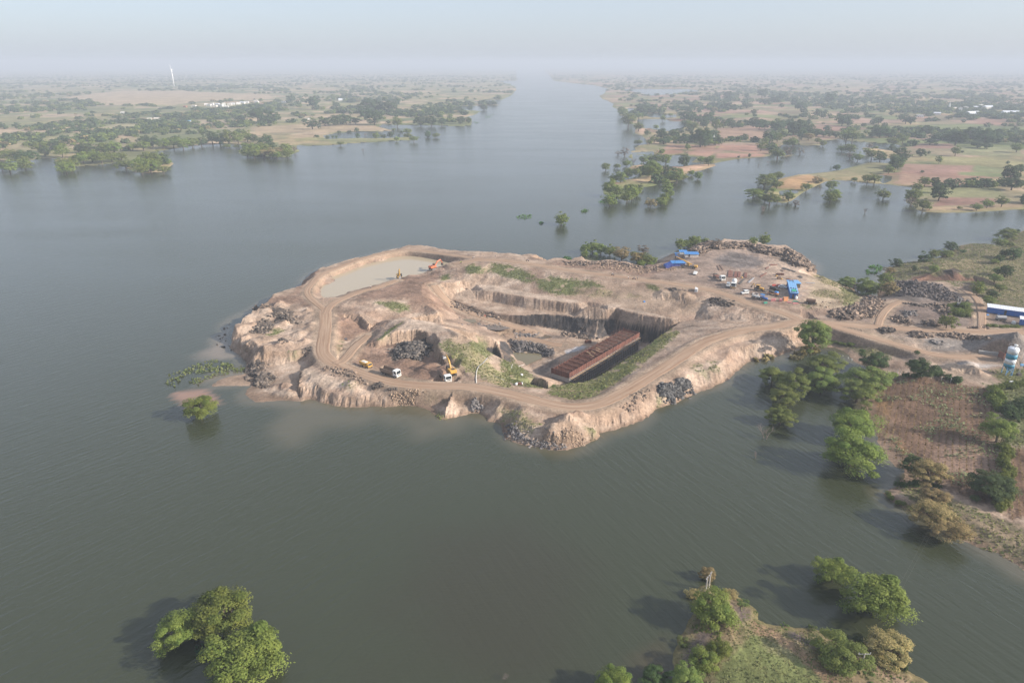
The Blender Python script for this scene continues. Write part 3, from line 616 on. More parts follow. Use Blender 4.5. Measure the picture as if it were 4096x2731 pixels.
big = N(nt, 'ShaderNodeTexNoise', Scale=.012, Detail=3.0, Distortion=.6); mp = N(nt, 'ShaderNodeMapping'); mp.inputs['Rotation'].default_value = (0, 0, .6); mp.inputs['Scale'].default_value = (.45, 1.6, 1); nt.links.new(ge.outputs['Position'], mp.inputs[0]); nt.links.new(mp.outputs[0], big.inputs['Vector'])
bp = N(nt, 'ShaderNodeBump', Strength=1.0); nt.links.new(ramp(nt, big.outputs[0], .3, .7, .14, .24), bp.inputs['Distance']); nt.links.new(ad.outputs[0], bp.inputs['Height']); nt.links.new(bp.outputs[0], b.inputs['Normal'])
nt.links.new(ramp(nt, big.outputs[0], .3, .7, .11, .17), b.inputs['Roughness'])
MAT['water'] = m
xs = np.concatenate([np.array([-60000, -25000, -12000, -6000, -3000, -1500, -900, -600, -420.]), np.arange(-330, 411, 2.2), np.array([470, 600, 900, 1500, 3000, 6000, 12000, 25000, 60000.])])
ys = np.concatenate([np.array([-300, -60, 0.]), np.arange(50, 560, 2.2), np.array([570, 590, 630, 700, 800, 1000, 1400, 2200, 4000, 8000, 16000, 40000, 90000.])])
WX, WY = np.meshgrid(xs, ys); wn = fbm(WX/18, WY/18, 81)
sd_w = sdf(WX, WY, SH); WC = np.empty(WX.shape+(3,)); WC[:] = (.034, .040, .021)
def silt(spec, col, soft, amt, z=0):
    global WC
    p = [P(h[0], a, c, 0) for part in spec.split('|') for h, body in [part.split(':')] for a, c in pts(body)]
    m_ = sstep(-soft, soft, sdf(WX+(wn-.5)*14, WY+(wn-.5)*10, p)+(wn-.5)*soft)*amt; WC = WC*(1-m_[..., None])+np.array(col)*m_[..., None]
near_sh = sstep(6, 0, -sd_w+(wn-.5)*6)*(sd_w < 2); WC = WC*(1-near_sh[..., None]*.45)+np.array((.12, .10, .07))*near_sh[..., None]*.6
silt("E: -300,930 0,940 300,960 600,1000 900,990 1250,990 1450,1120 1700,1090 1900,1060 1900,1110 1700,1200 1350,1260 1100,1150 800,1130 600,1170 300,1170 50,1350 -150,1250", (.12, .105, .07), 7, .55)
silt("A: 500,1200 620,1060 730,1020 800,960 740,1080 900,1220 980,1280 1000,1330 800,1280", (.2, .16, .12), 4, .85); silt("A: 560,1540 700,1480 1000,1420 960,1380 800,1380 640,1460", (.16, .13, .09), 3, .7)
silt("V: 400,900 490,890 500,930 430,935", (.26, .15, .10), 1.5, .9); silt("V: 980,1240 1200,1200 1350,1300 1300,1568 900,1568 850,1400", (.033, .030, .018), 12, .6); silt("F: 1100,1270 1500,1170 1640,1040 1900,950 1700,1100 1400,1300 1000,1420 700,1470", (.05, .06, .045), 4, .4)
silt("M: 450,760 680,640 700,976 420,976", (.055, .045, .025), 2, .7)
kw = (sd_w < 9) | (WX > GX1-3) | (WY < GY0+3)
water = link('water', grid_mesh('water', WX, WY, np.zeros(WX.shape), kw, m, WC)); tag(water, kind='structure')
def pool(name, spec, z, col, rough=.08):
    if z is None: z = max(.05+np.median([hit(part[0], a, c).z for part in spec.split('|') for a, c in pts(part[2:])]), -30)
    p = [P(h[0], a, c, z) for part in spec.split('|') for h, body in [part.split(':')] for a, c in pts(body)]
    mm, nt, b = new_mat(name); b.inputs['Base Color'].default_value = (*col, 1); b.inputs['Roughness'].default_value = rough; b.inputs['IOR'].default_value = 1.33
    no = N(nt, 'ShaderNodeTexNoise', Scale=1.2, Detail=3.0); bp = N(nt, 'ShaderNodeBump', Strength=.4, Distance=.05); ge = N(nt, 'ShaderNodeNewGeometry'); nt.links.new(ge.outputs['Position'], no.inputs['Vector']); nt.links.new(no.outputs[0], bp.inputs['Height']); nt.links.new(bp.outputs[0], b.inputs['Normal'])
    me = bpy.data.meshes.new(name); me.from_pydata([tuple(q) for q in p], [], [tuple(range(len(p)))]); me.materials.append(mm)
    return tag(link(name, me), kind='structure')
pool('pond_water', "A: 1740,540 1760,620 1850,660 1950,640 2080,590 2220,545|B: 261,512 400,470 520,440 650,400 760,372 860,345 960,320 1060,285 960,225 800,190 720,182 600,170 440,180 280,200 180,228 80,270|A: 1980,340 1860,380 1780,470", .75, (.36, .30, .21))
pool('pond_water', "F: 120,415 430,430 440,480 340,520 260,560 160,520 130,470", -11.9, (.15, .125, .07)); pool('pond_water', "F: 350,690 440,640 540,660 540,760 440,740", -11.9, (.05, .085, .095))
pool('puddle_water', "B: 1330,915 1460,915 1650,935 1680,950 1560,970 1440,960 1330,945", None, (.14, .105, .075)); pool('puddle_water', "B: 1930,1020 2050,1015 2120,1040 2000,1065 1940,1050", None, (.11, .085, .06)); pool('puddle_water', "E: 425,240 480,220 490,270 500,285 460,275", None, (.1, .09, .09)); pool('puddle_water', "B: 1150,850 1300,850 1330,890 1200,900", None, (.16, .125, .07))
# ------------------------------------------------------------------ far banks: one sheet of ground with fields, reaching the horizon
def wp(spec): return [P(h[0], a, c, .4) for part in spec.replace('\n', '').split('|') for h, body in [part.split(':')] for a, c in pts(body)]
LEFT = wp("""G: -1500,1010 -700,985 -150,930 0,915 150,905 260,900 340,887 500,880 480,905 500,940 520,952 650,950 800,945 950,925 1060,895 1130,925 1070,970 1120,1005 1280,1007 1430,995 1465,940 1420,885 1300,845 1240,835 1400,815 1560,790 1700,770 1880,760 2000,765 2100,770 2050,830 2090,862 2200,870|
H: 214,880 330,870 410,820 380,770 500,775 700,770 850,755 1000,748 1200,738 1400,725 1440,712 1350,700 1150,710 900,710 740,714 650,717 620,690 740,668 920,657 1100,655 1230,647 1110,615 1150,588 1240,597 1400,602 1600,602 1760,612 1890,602 1900,560 1840,535 1940,505 1980,480 1850,472 1720,470 1800,440 2000,432 2140,432 2060,412 1900,405 2000,390 2150,385 2230,350 2280,300 2270,270 2180,240 2100,210 1990,175 1920,145 1880,125 1800,95 1500,80 -6000,76""")
RIGHT = wp("""I: -650,97 -520,145 -250,190 0,222 200,240 340,275 300,330 250,350 290,385 350,402 400,432 390,465 450,490 460,545 510,560 520,632 600,642 640,690 620,735 700,762 740,800 760,852 680,860 630,890 640,915 590,945 560,985 600,1010 760,1050 900,1062 1000,1062 1210,1048 1300,1040 1450,1058 1520,1037 1700,1007 2000,985 2060,965 2200,985 2352,960|
J: 30,880 60,840 0,822 80,772 230,780 400,785 480,762 480,738 600,722 740,742 850,752 1000,762 1130,772 1190,782 1150,842 1080,830 940,808 820,803 880,880 960,900 1100,905 1080,948 900,938 800,966 700,990 620,1012 520,1032 350,1052 220,1057 100,1080 0,1110 -70,1140|
I: 2150,1200 2060,1290 2000,1370 1940,1410 2040,1440 2180,1456|J: 20,1320 100,1322 170,1290 240,1240 330,1190 430,1142 480,1122 560,1105 720,1112 840,1132 990,1142 1050,1142 1180,1162 1300,1177 1290,1200 1240,1260 1240,1330 1310,1352 1340,1392 1400,1412 1600,1422 1850,1412 2050,1400 2200,1392 2352,1382 3200,1340 3200,0 -100,-10|I: 1500,60""")
FRONT = wp("I: 555,1105 600,1075 720,1062 1000,1082 1100,1082 1300,1060 1460,1066 1472,1080 1330,1122 1150,1165 1185,1205 1050,1240 900,1265 800,1292 710,1302 660,1385 560,1445 440,1425 310,1362 300,1272 380,1232 480,1252 560,1212 700,1192 640,1135")
BAYS = [wp(s) for s in ("I: 560,277 1200,282 1310,300 1050,330 780,347 650,312 480,290", "I: 540,482 620,480 640,528 560,530", "I: 645,600 760,590 960,592 1000,617 1110,617 1160,652 1120,702 980,717 850,702 780,682 740,692 660,640", "I: 600,928 820,925 830,962 1000,967 1140,967 1285,992 1210,1046 1000,1060 900,1058 700,1050 600,1000", "J: 30,1205 200,1205 235,1222 150,1245 40,1250", "I: 690,540 850,530 1060,545 1060,575 960,580 800,575", "J: 980,1060 1110,1070 1100,1110 1040,1135 990,1130")]
STRIPS = [wp(s) for s in ("I: 690,572 860,575 870,585 700,582", "I: 960,595 1120,600 1115,612 965,606", "I: 580,930 600,922 825,920 822,928 600,938", "I: 640,955 1000,963 1000,970 640,964")]
fy = 470*(26000/470)**(np.linspace(0, 1, 420)); fu = np.linspace(-1.3, 1.3, 1100)
FX, FY = np.meshgrid(fu, fy); FX = FX*FY
res = FY/700.0
nx_ = (fbm(FX/40, FY/40, 91)-.5)*14
fl = np.full(FX.shape, -1e9)
for p in (LEFT, RIGHT, FRONT): fl = np.maximum(fl, sdf(FX+nx_*.5, FY+nx_, p))
fl = np.where(FY > 5000, np.where(np.abs(FX-FY*.02-60) > 60+FY*.012, 500, -100), fl)
for p in BAYS: fl = np.minimum(fl, -sdf(FX, FY+nx_*.4, p))
for p in STRIPS: fl = np.maximum(fl, sdf(FX, FY, p))
FZ = np.clip(fl*.12, -1.2, .9)+(fbm(FX/60, FY/60, 95)-.5)*.6*(fl > 8)
FZ += np.where(FY > 2500, 1, 0)*0
a_ = .28; U_ = FX*math.cos(a_)+FY*math.sin(a_)+(fbm(FX/150, FY/150, 96)-.5)*60; V_ = -FX*math.sin(a_)+FY*math.cos(a_)+(fbm(FX/150, FY/150, 97)-.5)*60
row = np.floor(V_/62); U2 = U_+hash2(row, row*0, 5)*90; cell = np.floor(U2/(75+hash2(row, row*0+3, 6)*70)); hsh = hash2(cell, row, 8); hs2 = hash2(cell, row, 9)
pal = np.array([(.25, .16, .115), (.29, .19, .14), (.22, .125, .09), (.17, .155, .07), (.13, .145, .055), (.27, .21, .115), (.32, .235, .155), (.20, .16, .085)])
FC = pal[np.minimum((hsh*8).astype(int), 7)]*(.85+hs2[..., None]*.3)
leftside = (FX < 40)[..., None]; palL = np.array([(.30, .22, .135), (.26, .20, .11), (.16, .16, .07), (.32, .24, .16), (.20, .18, .08), (.12, .13, .055)])
FC = np.where(leftside, palL[np.minimum((hsh*6).astype(int), 5)]*(.9+hs2[..., None]*.2), FC)
edge = np.minimum(np.abs((V_/62)-np.round(V_/62))*62, 30); FC *= (1-.45*sstep(5, 1.5, edge)*(vnoise(FX/25, FY/25, 98) > .35))[..., None]
scrub = sstep(.5, .62, fbm(FX/55, FY/90, 99)); FC = FC*(1-scrub[..., None]*.55)+np.array((.085, .105, .045))*scrub[..., None]*.55
def fpaint(col, spec, soft=3, amt=.85):
    global FC
    m_ = sstep(-soft, soft, sdf(FX+nx_*.3, FY+nx_*.3, wp(spec)))*amt; FC = FC*(1-m_[..., None])+np.array(col)*m_[..., None]
fpaint((.16, .155, .075), "I: 630,880 760,860 960,855 900,915 720,905"); fpaint((.27, .15, .11), "I: 970,860 1490,870 1450,920 920,910"); fpaint((.25, .13, .09), "I: 840,920 1120,920 1140,955 850,962"); fpaint((.27, .15, .11), "I: 1140,930 1480,935 1400,990 1200,970"); fpaint((.29, .16, .115), "I: 1520,870 1920,870 1900,960 1480,910"); fpaint((.28, .15, .115), "I: 1480,950 1990,965 1980,985 1480,1005"); fpaint((.25, .155, .11), "I: 1480,690 2000,680 2080,780 1700,830 1500,800")
fpaint((.42, .27, .18), "I: 560,1100 600,1070 740,1060 760,1100 640,1130|I: 900,1160 920,1100 1000,1080"); fpaint((.42, .27, .18), "I: 1040,1150 1100,1100 1300,1060 1470,1068 1470,1082 1150,1165"); fpaint((.36, .26, .15), "I: 560,1215 700,1190 950,1180 890,1250 780,1260"); fpaint((.17, .155, .07), "I: 440,1270 560,1235 780,1270 640,1310 500,1310"); fpaint((.4, .27, .19), "I: 630,715 720,690 770,720 700,765")
fpaint((.3, .18, .09), "J: -60,1140 60,1070 300,1065 490,1105 420,1140 240,1200 -40,1190"); fpaint((.17, .155, .08), "J: 240,1050 520,1030 900,940 1080,950 1050,1050 800,1075 480,1100"); fpaint((.26, .165, .115), "J: 1060,1140 1200,1050 1700,1100 2100,1120 2050,1170 1400,1180 1180,1160"); fpaint((.24, .14, .11), "J: 1200,960 1880,980 1850,1040 1400,1050 1180,1040"); fpaint((.12, .16, .06), "J: 1740,1035 2180,1050 2180,1092 1740,1070"); fpaint((.135, .155, .07), "J: 1890,975 2160,1010 2170,1045 1860,1035")
fpaint((.21, .12, .095), "J: 1340,770 1680,770 1690,815 1300,815"); fpaint((.17, .175, .085), "J: 1740,800 2300,800 2352,890 1760,880"); fpaint((.21, .19, .09), "J: 1450,890 1950,900 2352,945 2352,985 1700,950 1430,915"); fpaint((.16, .16, .075), "J: 1640,1170 2100,1180 2190,1280 1640,1280 1380,1270 1400,1190"); fpaint((.2, .105, .085), "J: 1560,1280 2000,1285 2200,1310 1880,1350 1480,1370"); fpaint((.27, .19, .12), "J: 1340,1380 1700,1370 2352,1330 2352,1385 1600,1420 1400,1410")
fpaint((.32, .24, .155), "G: 600,360 1000,310 1500,310 2300,340 2352,380 1700,400 1500,430 900,430 800,400 620,385"); fpaint((.12, .13, .055), "G: 800,640 1250,620 1900,640 2000,680 1700,720 1200,710"); fpaint((.25, .215, .12), "G: 0,800 480,700 760,650 1000,590 1300,590 1100,630 850,660 500,730 150,790"); fpaint((.27, .21, .12), "G: 950,710 1180,705 1190,745 1040,760"); fpaint((.3, .22, .14), "H: 0,620 500,590 1000,600 1200,620 1220,645 600,665 60,670"); fpaint((.16, .16, .075), "H: 640,715 1000,700 1440,705 1400,725 900,750 700,765"); fpaint((.3, .23, .16), "G: 1700,560 2000,560 2100,630 1850,640 1700,590")
FC = np.where((fl < 7)[..., None], FC*.6+np.array((.12, .13, .05))*.4, FC)
kf = FZ > -.7
farland = link('farmland', grid_mesh('farmland', FX, FY, FZ, kf, MAT['far'], np.clip(FC*1.12, .01, .9))); tag(farland, kind='structure')
def far_inside(x, y):
    j = np.interp(np.log(y), np.log(fy), np.arange(len(fy))); i = np.interp(x/y, fu, np.arange(len(fu)))
    return fl[int(round(j)), int(round(i))]

# ------------------------------------------------------------------ plants
def leaf_mat(name, hue):
    m, nt, b = new_mat(name)
    at = N(nt, 'ShaderNodeAttribute', attribute_name='albedo'); oi = N(nt, 'ShaderNodeObjectInfo')
    h = N(nt, 'ShaderNodeHueSaturation'); nt.links.new(at.outputs['Color'], h.inputs['Color']); nt.links.new(ramp(nt, oi.outputs['Random'], 0, 1, .485, .515), h.inputs['Hue']); nt.links.new(ramp(nt, oi.outputs['Random'], 0, 1, .8, 1.2), h.inputs['Value'])
    nt.links.new(h.outputs[0], b.inputs['Base Color']); b.inputs['Roughness'].default_value = .75; b.inputs['Specular IOR Level'].default_value = .2
    tr = N(nt, 'ShaderNodeBsdfTranslucent'); nt.links.new(h.outputs[0], tr.inputs[0]); mx = N(nt, 'ShaderNodeMixShader'); mx.inputs[0].default_value = .3
    nt.links.new(b.outputs[0], mx.inputs[1]); nt.links.new(tr.outputs[0], mx.inputs[2]); nt.links.new(mx.outputs[0], nt.nodes['Material Output'].inputs[0]); return m
MAT['leaf'] = leaf_mat('foliage', 0); MAT['bark'] = pmat('bark', (.10, .075, .055), .9, 0, .5, (.16, .12, .09), 2.0); MAT['deadwood'] = pmat('dead_wood', (.15, .12, .105), .9, 0, .5, (.24, .2, .18), 2.0)
KCOL = {'A': ((.090, .135, .034), (.195, .225, .060)), 'B': ((.085, .135, .028), (.200, .235, .052)), 'C': ((.085, .105, .035), (.330, .250, .115)), 'D': ((.045, .080, .026), (.080, .118, .040)), 'F': ((.17, .14, .11), (.22, .18, .13)), 'S': ((.07, .12, .03), (.13, .17, .05))}
def quads(pos, nrm, size, rng, col):
    n = len(pos); r = rng.normal(size=(n, 3)); nrm = nrm+r*.42; nrm /= np.linalg.norm(nrm, axis=1)[:, None]
    t = np.cross(nrm, rng.normal(size=(n, 3))); t /= np.linalg.norm(t, axis=1)[:, None]+1e-9; b = np.cross(nrm, t)
    s = (size*(.55+rng.random(n)*.9))[:, None]; k = (.45+rng.random(n)*.5)[:, None]
    v = np.stack([pos-t*s, pos-b*s*k, pos+t*s, pos+b*s*k], 1).reshape(-1, 3); f = np.arange(4*n).reshape(-1, 4)
    return v, f, np.repeat(col, 4, 0)
def crown(kind, nq, seed, leaf):
    """unit crown: radius 1, centred on the origin, height 2 (scaled per tree); puffs of leaf blades with gaps between"""
    rng = np.random.default_rng(seed); npf = {'A': 44, 'B': 40, 'C': 40, 'D': 30, 'F': 12, 'S': 9}[kind]
    lo, hi = KCOL[kind]; lo, hi = np.array(lo), np.array(hi); P_, N_, C_ = [], [], []; lob = rng.normal(size=(3, 3))*.3
    for k in range(npf):
        g = k*2.39996; zt = 1-2*(k+.5)/npf
        zt = {'A': .15+.85*zt if zt > -.4 else zt*.9, 'C': zt}.get(kind, zt)
        r_ = math.sqrt(max(0, 1-min(1, abs(zt))**2)); d = np.array([r_*math.cos(g), r_*math.sin(g), zt])+rng.normal(size=3)*.10
        lump = 1+.2*math.sin(3*g+seed)+.14*math.sin(2*g+seed*2.1)
        c = d*np.array([.77, .77, .74])*lump*(.74+rng.random()*.46)
        pr = (.17+rng.random()**1.5*.2)*(1.1 if kind == 'B' else 1); pz = pr*{'A': .8, 'C': .8, 'F': .5}.get(kind, .9)
        m = int(nq/npf*(.7+.6*rng.random())*(.35 if kind == 'F' else 1))
        q = rng.normal(size=(m, 3)); q /= np.linalg.norm(q, axis=1)[:, None]; q[:, 2] = np.where(rng.random(m) < .7, np.abs(q[:, 2]), q[:, 2])
        rad = .5+.55*rng.random(m)**.6+(rng.random(m) < .15)*rng.random(m)*.3
        P_.append(c+q*rad[:, None]*np.array([pr, pr, pz])); N_.append(q*.9+d*.35+np.array([0, 0, .35]))
        t = rng.random()*.7+rng.random(m)*.45
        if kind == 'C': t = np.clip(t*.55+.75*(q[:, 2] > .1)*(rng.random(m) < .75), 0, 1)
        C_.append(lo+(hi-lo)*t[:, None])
    P_, N_, C_ = np.concatenate(P_), np.concatenate(N_), np.concatenate(C_)
    return quads(P_, N_, np.full(len(P_), leaf), rng, C_)
def trunk_mb(seed, kind, h, dense=True):
    """trunk from z=-h (foot) up into the crown, with limbs"""
    rng = random.Random(seed); mb = MB(); lean = (rng.uniform(-.08, .08), rng.uniform(-.08, .08)); top = Vector((lean[0], lean[1], -.35))
    mb.path([Vector((0, 0, -1-h)), Vector((lean[0]*.4, lean[1]*.4, -1.0+h*.0)), top], .085, .055, 7)
    n = 7 if dense else 4
    for i in range(n):
        a = i*6.283/n+rng.uniform(-.4, .4); e = Vector((math.cos(a)*rng.uniform(.45, .75), math.sin(a)*rng.uniform(.45, .75), rng.uniform(-.1, .45)))
        mid = top.lerp(e, .5)+Vector((0, 0, .08)); mb.path([top+Vector((0, 0, -.15*rng.random())), mid, e], .042, .012, 5)
        if dense:
            for j in range(2): mb.tube(mid, mid+Vector((rng.uniform(-.3, .3), rng.uniform(-.3, .3), rng.uniform(.1, .4))), .018, .006, 4)
    return mb
def dead_mb(seed):
    rng = random.Random(seed); mb = MB()
    def br(p, d, l, r, n):
        q = p+d*l; mb.tube(p, q, r, r*.6, 5)
        if n:
            for _ in range(3 if n > 1 else 2): br(q if rng.random() < .7 else p.lerp(q, .6), (d+Vector((rng.uniform(-.8, .8), rng.uniform(-.8, .8), rng.uniform(-.25, .5)))).normalized(), l*rng.uniform(.55, .8), r*.58, n-1)
    for _ in range(2): br(Vector((0, 0, -.3)), Vector((rng.uniform(-.4, .4), rng.uniform(-.4, .4), 1)).normalized(), .55, .05, 4)
    return mb
PROTO = {}
def proto(kind, lod, var):
    k = (kind, lod, var)
    if k not in PROTO:
        nq, leaf = {'near': (15000, .031), 'mid': (2600, .07), 'far': (420, .17), 'vfar': (130, .30)}[lod]
        if kind == 'S': nq //= 3
        v, f, c = crown(kind, nq, 100+var*7+ord(kind), leaf); PROTO[k] = (np_mesh('crown', v, f, MAT['leaf'], c), v, f, c)
    return PROTO[k]
TRUNK = {}
def trunk_mesh(kind, lod, var):
    k = (kind == 'F', lod, var)
    if k not in TRUNK:
        mb = trunk_mb(var*3+1, kind, .45, lod != 'far'); me = bpy.data.meshes.new('trunk'); me.from_pydata(mb.v, [], mb.f); me.materials.append(MAT['bark']); TRUNK[k] = me
    return TRUNK[k]
NAMES = {'A': 'acacia_tree', 'B': 'leafy_tree', 'C': 'flowering_tree', 'D': 'dark_tree', 'F': 'bare_tree', 'S': 'shrub', 'X': 'dead_tree'}
TREES = []      # (object, kind, radius, image column, area)
TREEPTS = []
def tree(r, x, y, w, asp, kind, label=None, group=None, lod=None, name=None, area=None):
    """x,y: middle of the crown in the photo, w: its width there"""
    asp = asp*(.80 if r in 'KLMN' else 1.0); k = REG[r][2]; p = hit(r, x, y); d0 = (p-Vector((0, 0, CAM_H))).length; rad = w/k/2*d0/FPX
    inw = gz(p.x, p.y) < .15
    stem = (.12 if inw else .28)*rad*(1 if kind not in 'SD' else .4); hc = rad*asp+stem; zc = hc
    for _ in range(3):                    # foot = where the crown's middle is held above the ground
        d = ray(r, x, y); g = max(gz(p.x, p.y), 0) if not inw else 0.0; zc = g+hc; t = (zc-CAM_H)/min(d.z, -.0035); p = Vector((d.x*t, d.y*t, g))
        rad = w/k/2*t*d.length/FPX; stem = (.12 if inw else .28)*rad*(1 if kind not in 'SD' else .4); hc = rad*asp+stem
    lod = lod or ('near' if w/k > 62 else 'mid' if w/k > 28 else 'far')
    var = random.randrange(3); rz = random.uniform(0, 6.28)
    e = empty(name or NAMES[kind], (p.x, p.y, p.z-(.3 if inw else .05)), rz)
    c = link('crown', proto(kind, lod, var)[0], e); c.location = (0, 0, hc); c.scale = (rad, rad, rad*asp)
    if kind != 'S':
        tr = link('trunk', trunk_mesh(kind, lod, var), e); tr.location = (0, 0, hc); tr.scale = (rad, rad, (hc+.5)/1.45)
    e['label'] = label or ''; e['category'] = 'shrub' if kind == 'S' else 'tree'
    if group: e['group'] = group
    ix, iy = img((p.x, p.y, zc)); TREES.append((e, kind, rad, ix, iy, area, inw, asp)); TREEPTS.append((p.x, p.y, rad)); return e
def dead(r, x, y, h, label):
    p = P(r, x, y, 0); k = REG[r][2]; s = h/k*(p-Vector((0, 0, CAM_H))).length/FPX/1.5
    mb = dead_mb(int(x)+int(y)); o = mb.build('dead_tree', MAT['deadwood']); o.location = p; o.scale = (s, s, s); tag(o, label, 'tree', 'leafless drowned trees'); return o
# ------------------------------------------------------------------ trees one can tell apart
_gz0 = gz
def gz(x, y):
    if y > 500 and gz_grid(Z, GX0, GY0, GS, x, y) is None:
        return float(np.clip(far_inside(x, y)*.12, 0, .9)) if y < 20000 else .9
    return _gz0(x, y)
NEAR = [
 ('N', 252, 1300, 180, .85, 'B', 'yellow-green tree with a bare forked trunk, in the water at lower left'),
 ('N', 470, 1215, 270, .80, 'B', 'big bright green tree in the water, behind the lower left pair'),
 ('N', 600, 1425, 330, .78, 'B', 'wide green tree in the water at bottom left, grey twigs in its crown'),
 ('N', 365, 212, 150, .80, 'B', 'lone round green tree in the water off the pale sand spit'),
 ('M', 935, 475, 285, .90, 'B', 'large bright green tree behind the twin concrete poles on the near point'),
 ('M', 892, 238, 105, .95, 'C', 'pale thin-crowned tree in the water beside the twin concrete poles'),
 ('M', 800, 372, 95, .60, 'C', 'low tan bush at the water edge left of the twin concrete poles'),
 ('M', 1035, 372, 105, .50, 'C', 'low tan flowering bush at the water edge right of the twin concrete poles'),
 ('M', 870, 818, 180, 1.0, 'B', 'bright green conical tree, front one of the pair on the near point'),
 ('M', 968, 745, 155, 1.0, 'B', 'bright green tree on the near point just behind the conical green tree'),
 ('M', 1055, 680, 75, .90, 'B', 'small pale green tree at the left corner of the near grassy plot'),
 ('M', 262, 960, 220, .95, 'B', 'bright feathery green tree at the bottom edge, leftmost beside the near point'),
 ('M', 545, 925, 180, .75, 'D', 'broad-leaved dark green tree at the bottom edge in shade beside the near point'),
 ('M', 755, 930, 200, .80, 'A', 'dull olive feathery tree at the bottom edge of the near point'),
 ('M', 1790, 775, 300, .72, 'A', 'wide feathery green tree beside the single white pole on the near point'),
 ('M', 2115, 722, 262, .62, 'C', 'tan flowering tree on the right shore of the near point'),
 ('M', 1740, 215, 215, .80, 'B', 'smaller yellow-green tree of the pair standing in open water at lower right'),
 ('M', 2035, 385, 365, .78, 'B', 'larger yellow-green spreading tree of the pair standing in open water at lower right'),
 ('L', 1405, 205, 250, .60, 'C', 'tan topped tree farthest up the right shore, behind the large tan tree'),
 ('L', 1400, 400, 370, .62, 'C', 'large tan flowering tree leaning over the water on the right shore'),
 ('L', 1575, 565, 320, .60, 'C', 'tan flowering tree on the right shore nearest the camera, by the grassy bank'),
 ('D', 545, 1045, 285, .85, 'A', 'big olive acacia beside the road junction, above the flooded channel'),
 ('K', 195, 318, 225, .70, 'A', 'thin acacia with dark bare branches, leftmost in the flooded channel'),
 ('K', 385, 385, 265, .85, 'A', 'green acacia in the flooded channel right of the thin one'),
 ('K', 290, 490, 252, .75, 'A', 'rounded green acacia at the front of the left clump in the channel'),
 ('K', 650, 222, 290, .65, 'A', 'spreading green acacia at the back of the flooded channel below the road'),
 ('K', 622, 355, 272, .75, 'A', 'dull olive acacia in the middle of the flooded channel'),
 ('K', 1010, 350, 350, .68, 'A', 'wide acacia at the upper left corner of the brown field'),
 ('K', 930, 458, 285, .75, 'A', 'green acacia in the water in front of the wide acacia by the brown field'),
 ('K', 268, 668, 212, .78, 'A', 'small pale acacia with visible stems alone in the channel'),
 ('K', 890, 738, 370, .72, 'B', 'bright green tree at the field edge, the one behind in the big pair'),
 ('K', 890, 968, 425, .82, 'B', 'biggest bright green tree at the field edge, the front one of the pair'),
 ('K', 1000, 612, 95, .95, 'S', 'small pale green shrub at the left edge of the brown field'),
 ('K', 1075, 195, 212, .85, 'D', 'dark tree on the shore above the brown field'),
 ('K', 1460, 248, 205, .95, 'D', 'dark round tree on the hedge above the brown field'),
 ('K', 1400, 1085, 165, 1.0, 'D', 'grey-green narrow tree at the lower corner of the brown field'),
 ('K', 1550, 1150, 262, .80, 'C', 'tan-green tree at the lower edge of the brown field'),
 ('K', 2150, 780, 225, .85, 'B', 'green tree with palm fronds halfway down the field hedge'),
 ('K', 2085, 1268, 330, .62, 'D', 'grey-green leaning tree over the lower part of the field hedge'),
 ('C', 980, 245, 185, .45, 'F', 'flat-topped bare grey tree behind the north shore bushes'),
 ('C', 1745, 178, 145, .55, 'F', 'bare grey tree behind the black rock rim of the yard'),
 ('C', 2245, 145, 120, .85, 'B', 'round green tree standing in the water behind the black rock rim'),
 ('C', 2125, 165, 95, .75, 'A', 'olive tree in the water left of the round one behind the black rock rim'),
 ('V', 1290, 502, 34, .75, 'B', 'small round tree alone in the open reservoir behind the peninsula'),
]
for q in NEAR: tree(*q[:6], label=q[6], group='trees near the water around the peninsula' if q[5] != 'S' else None)
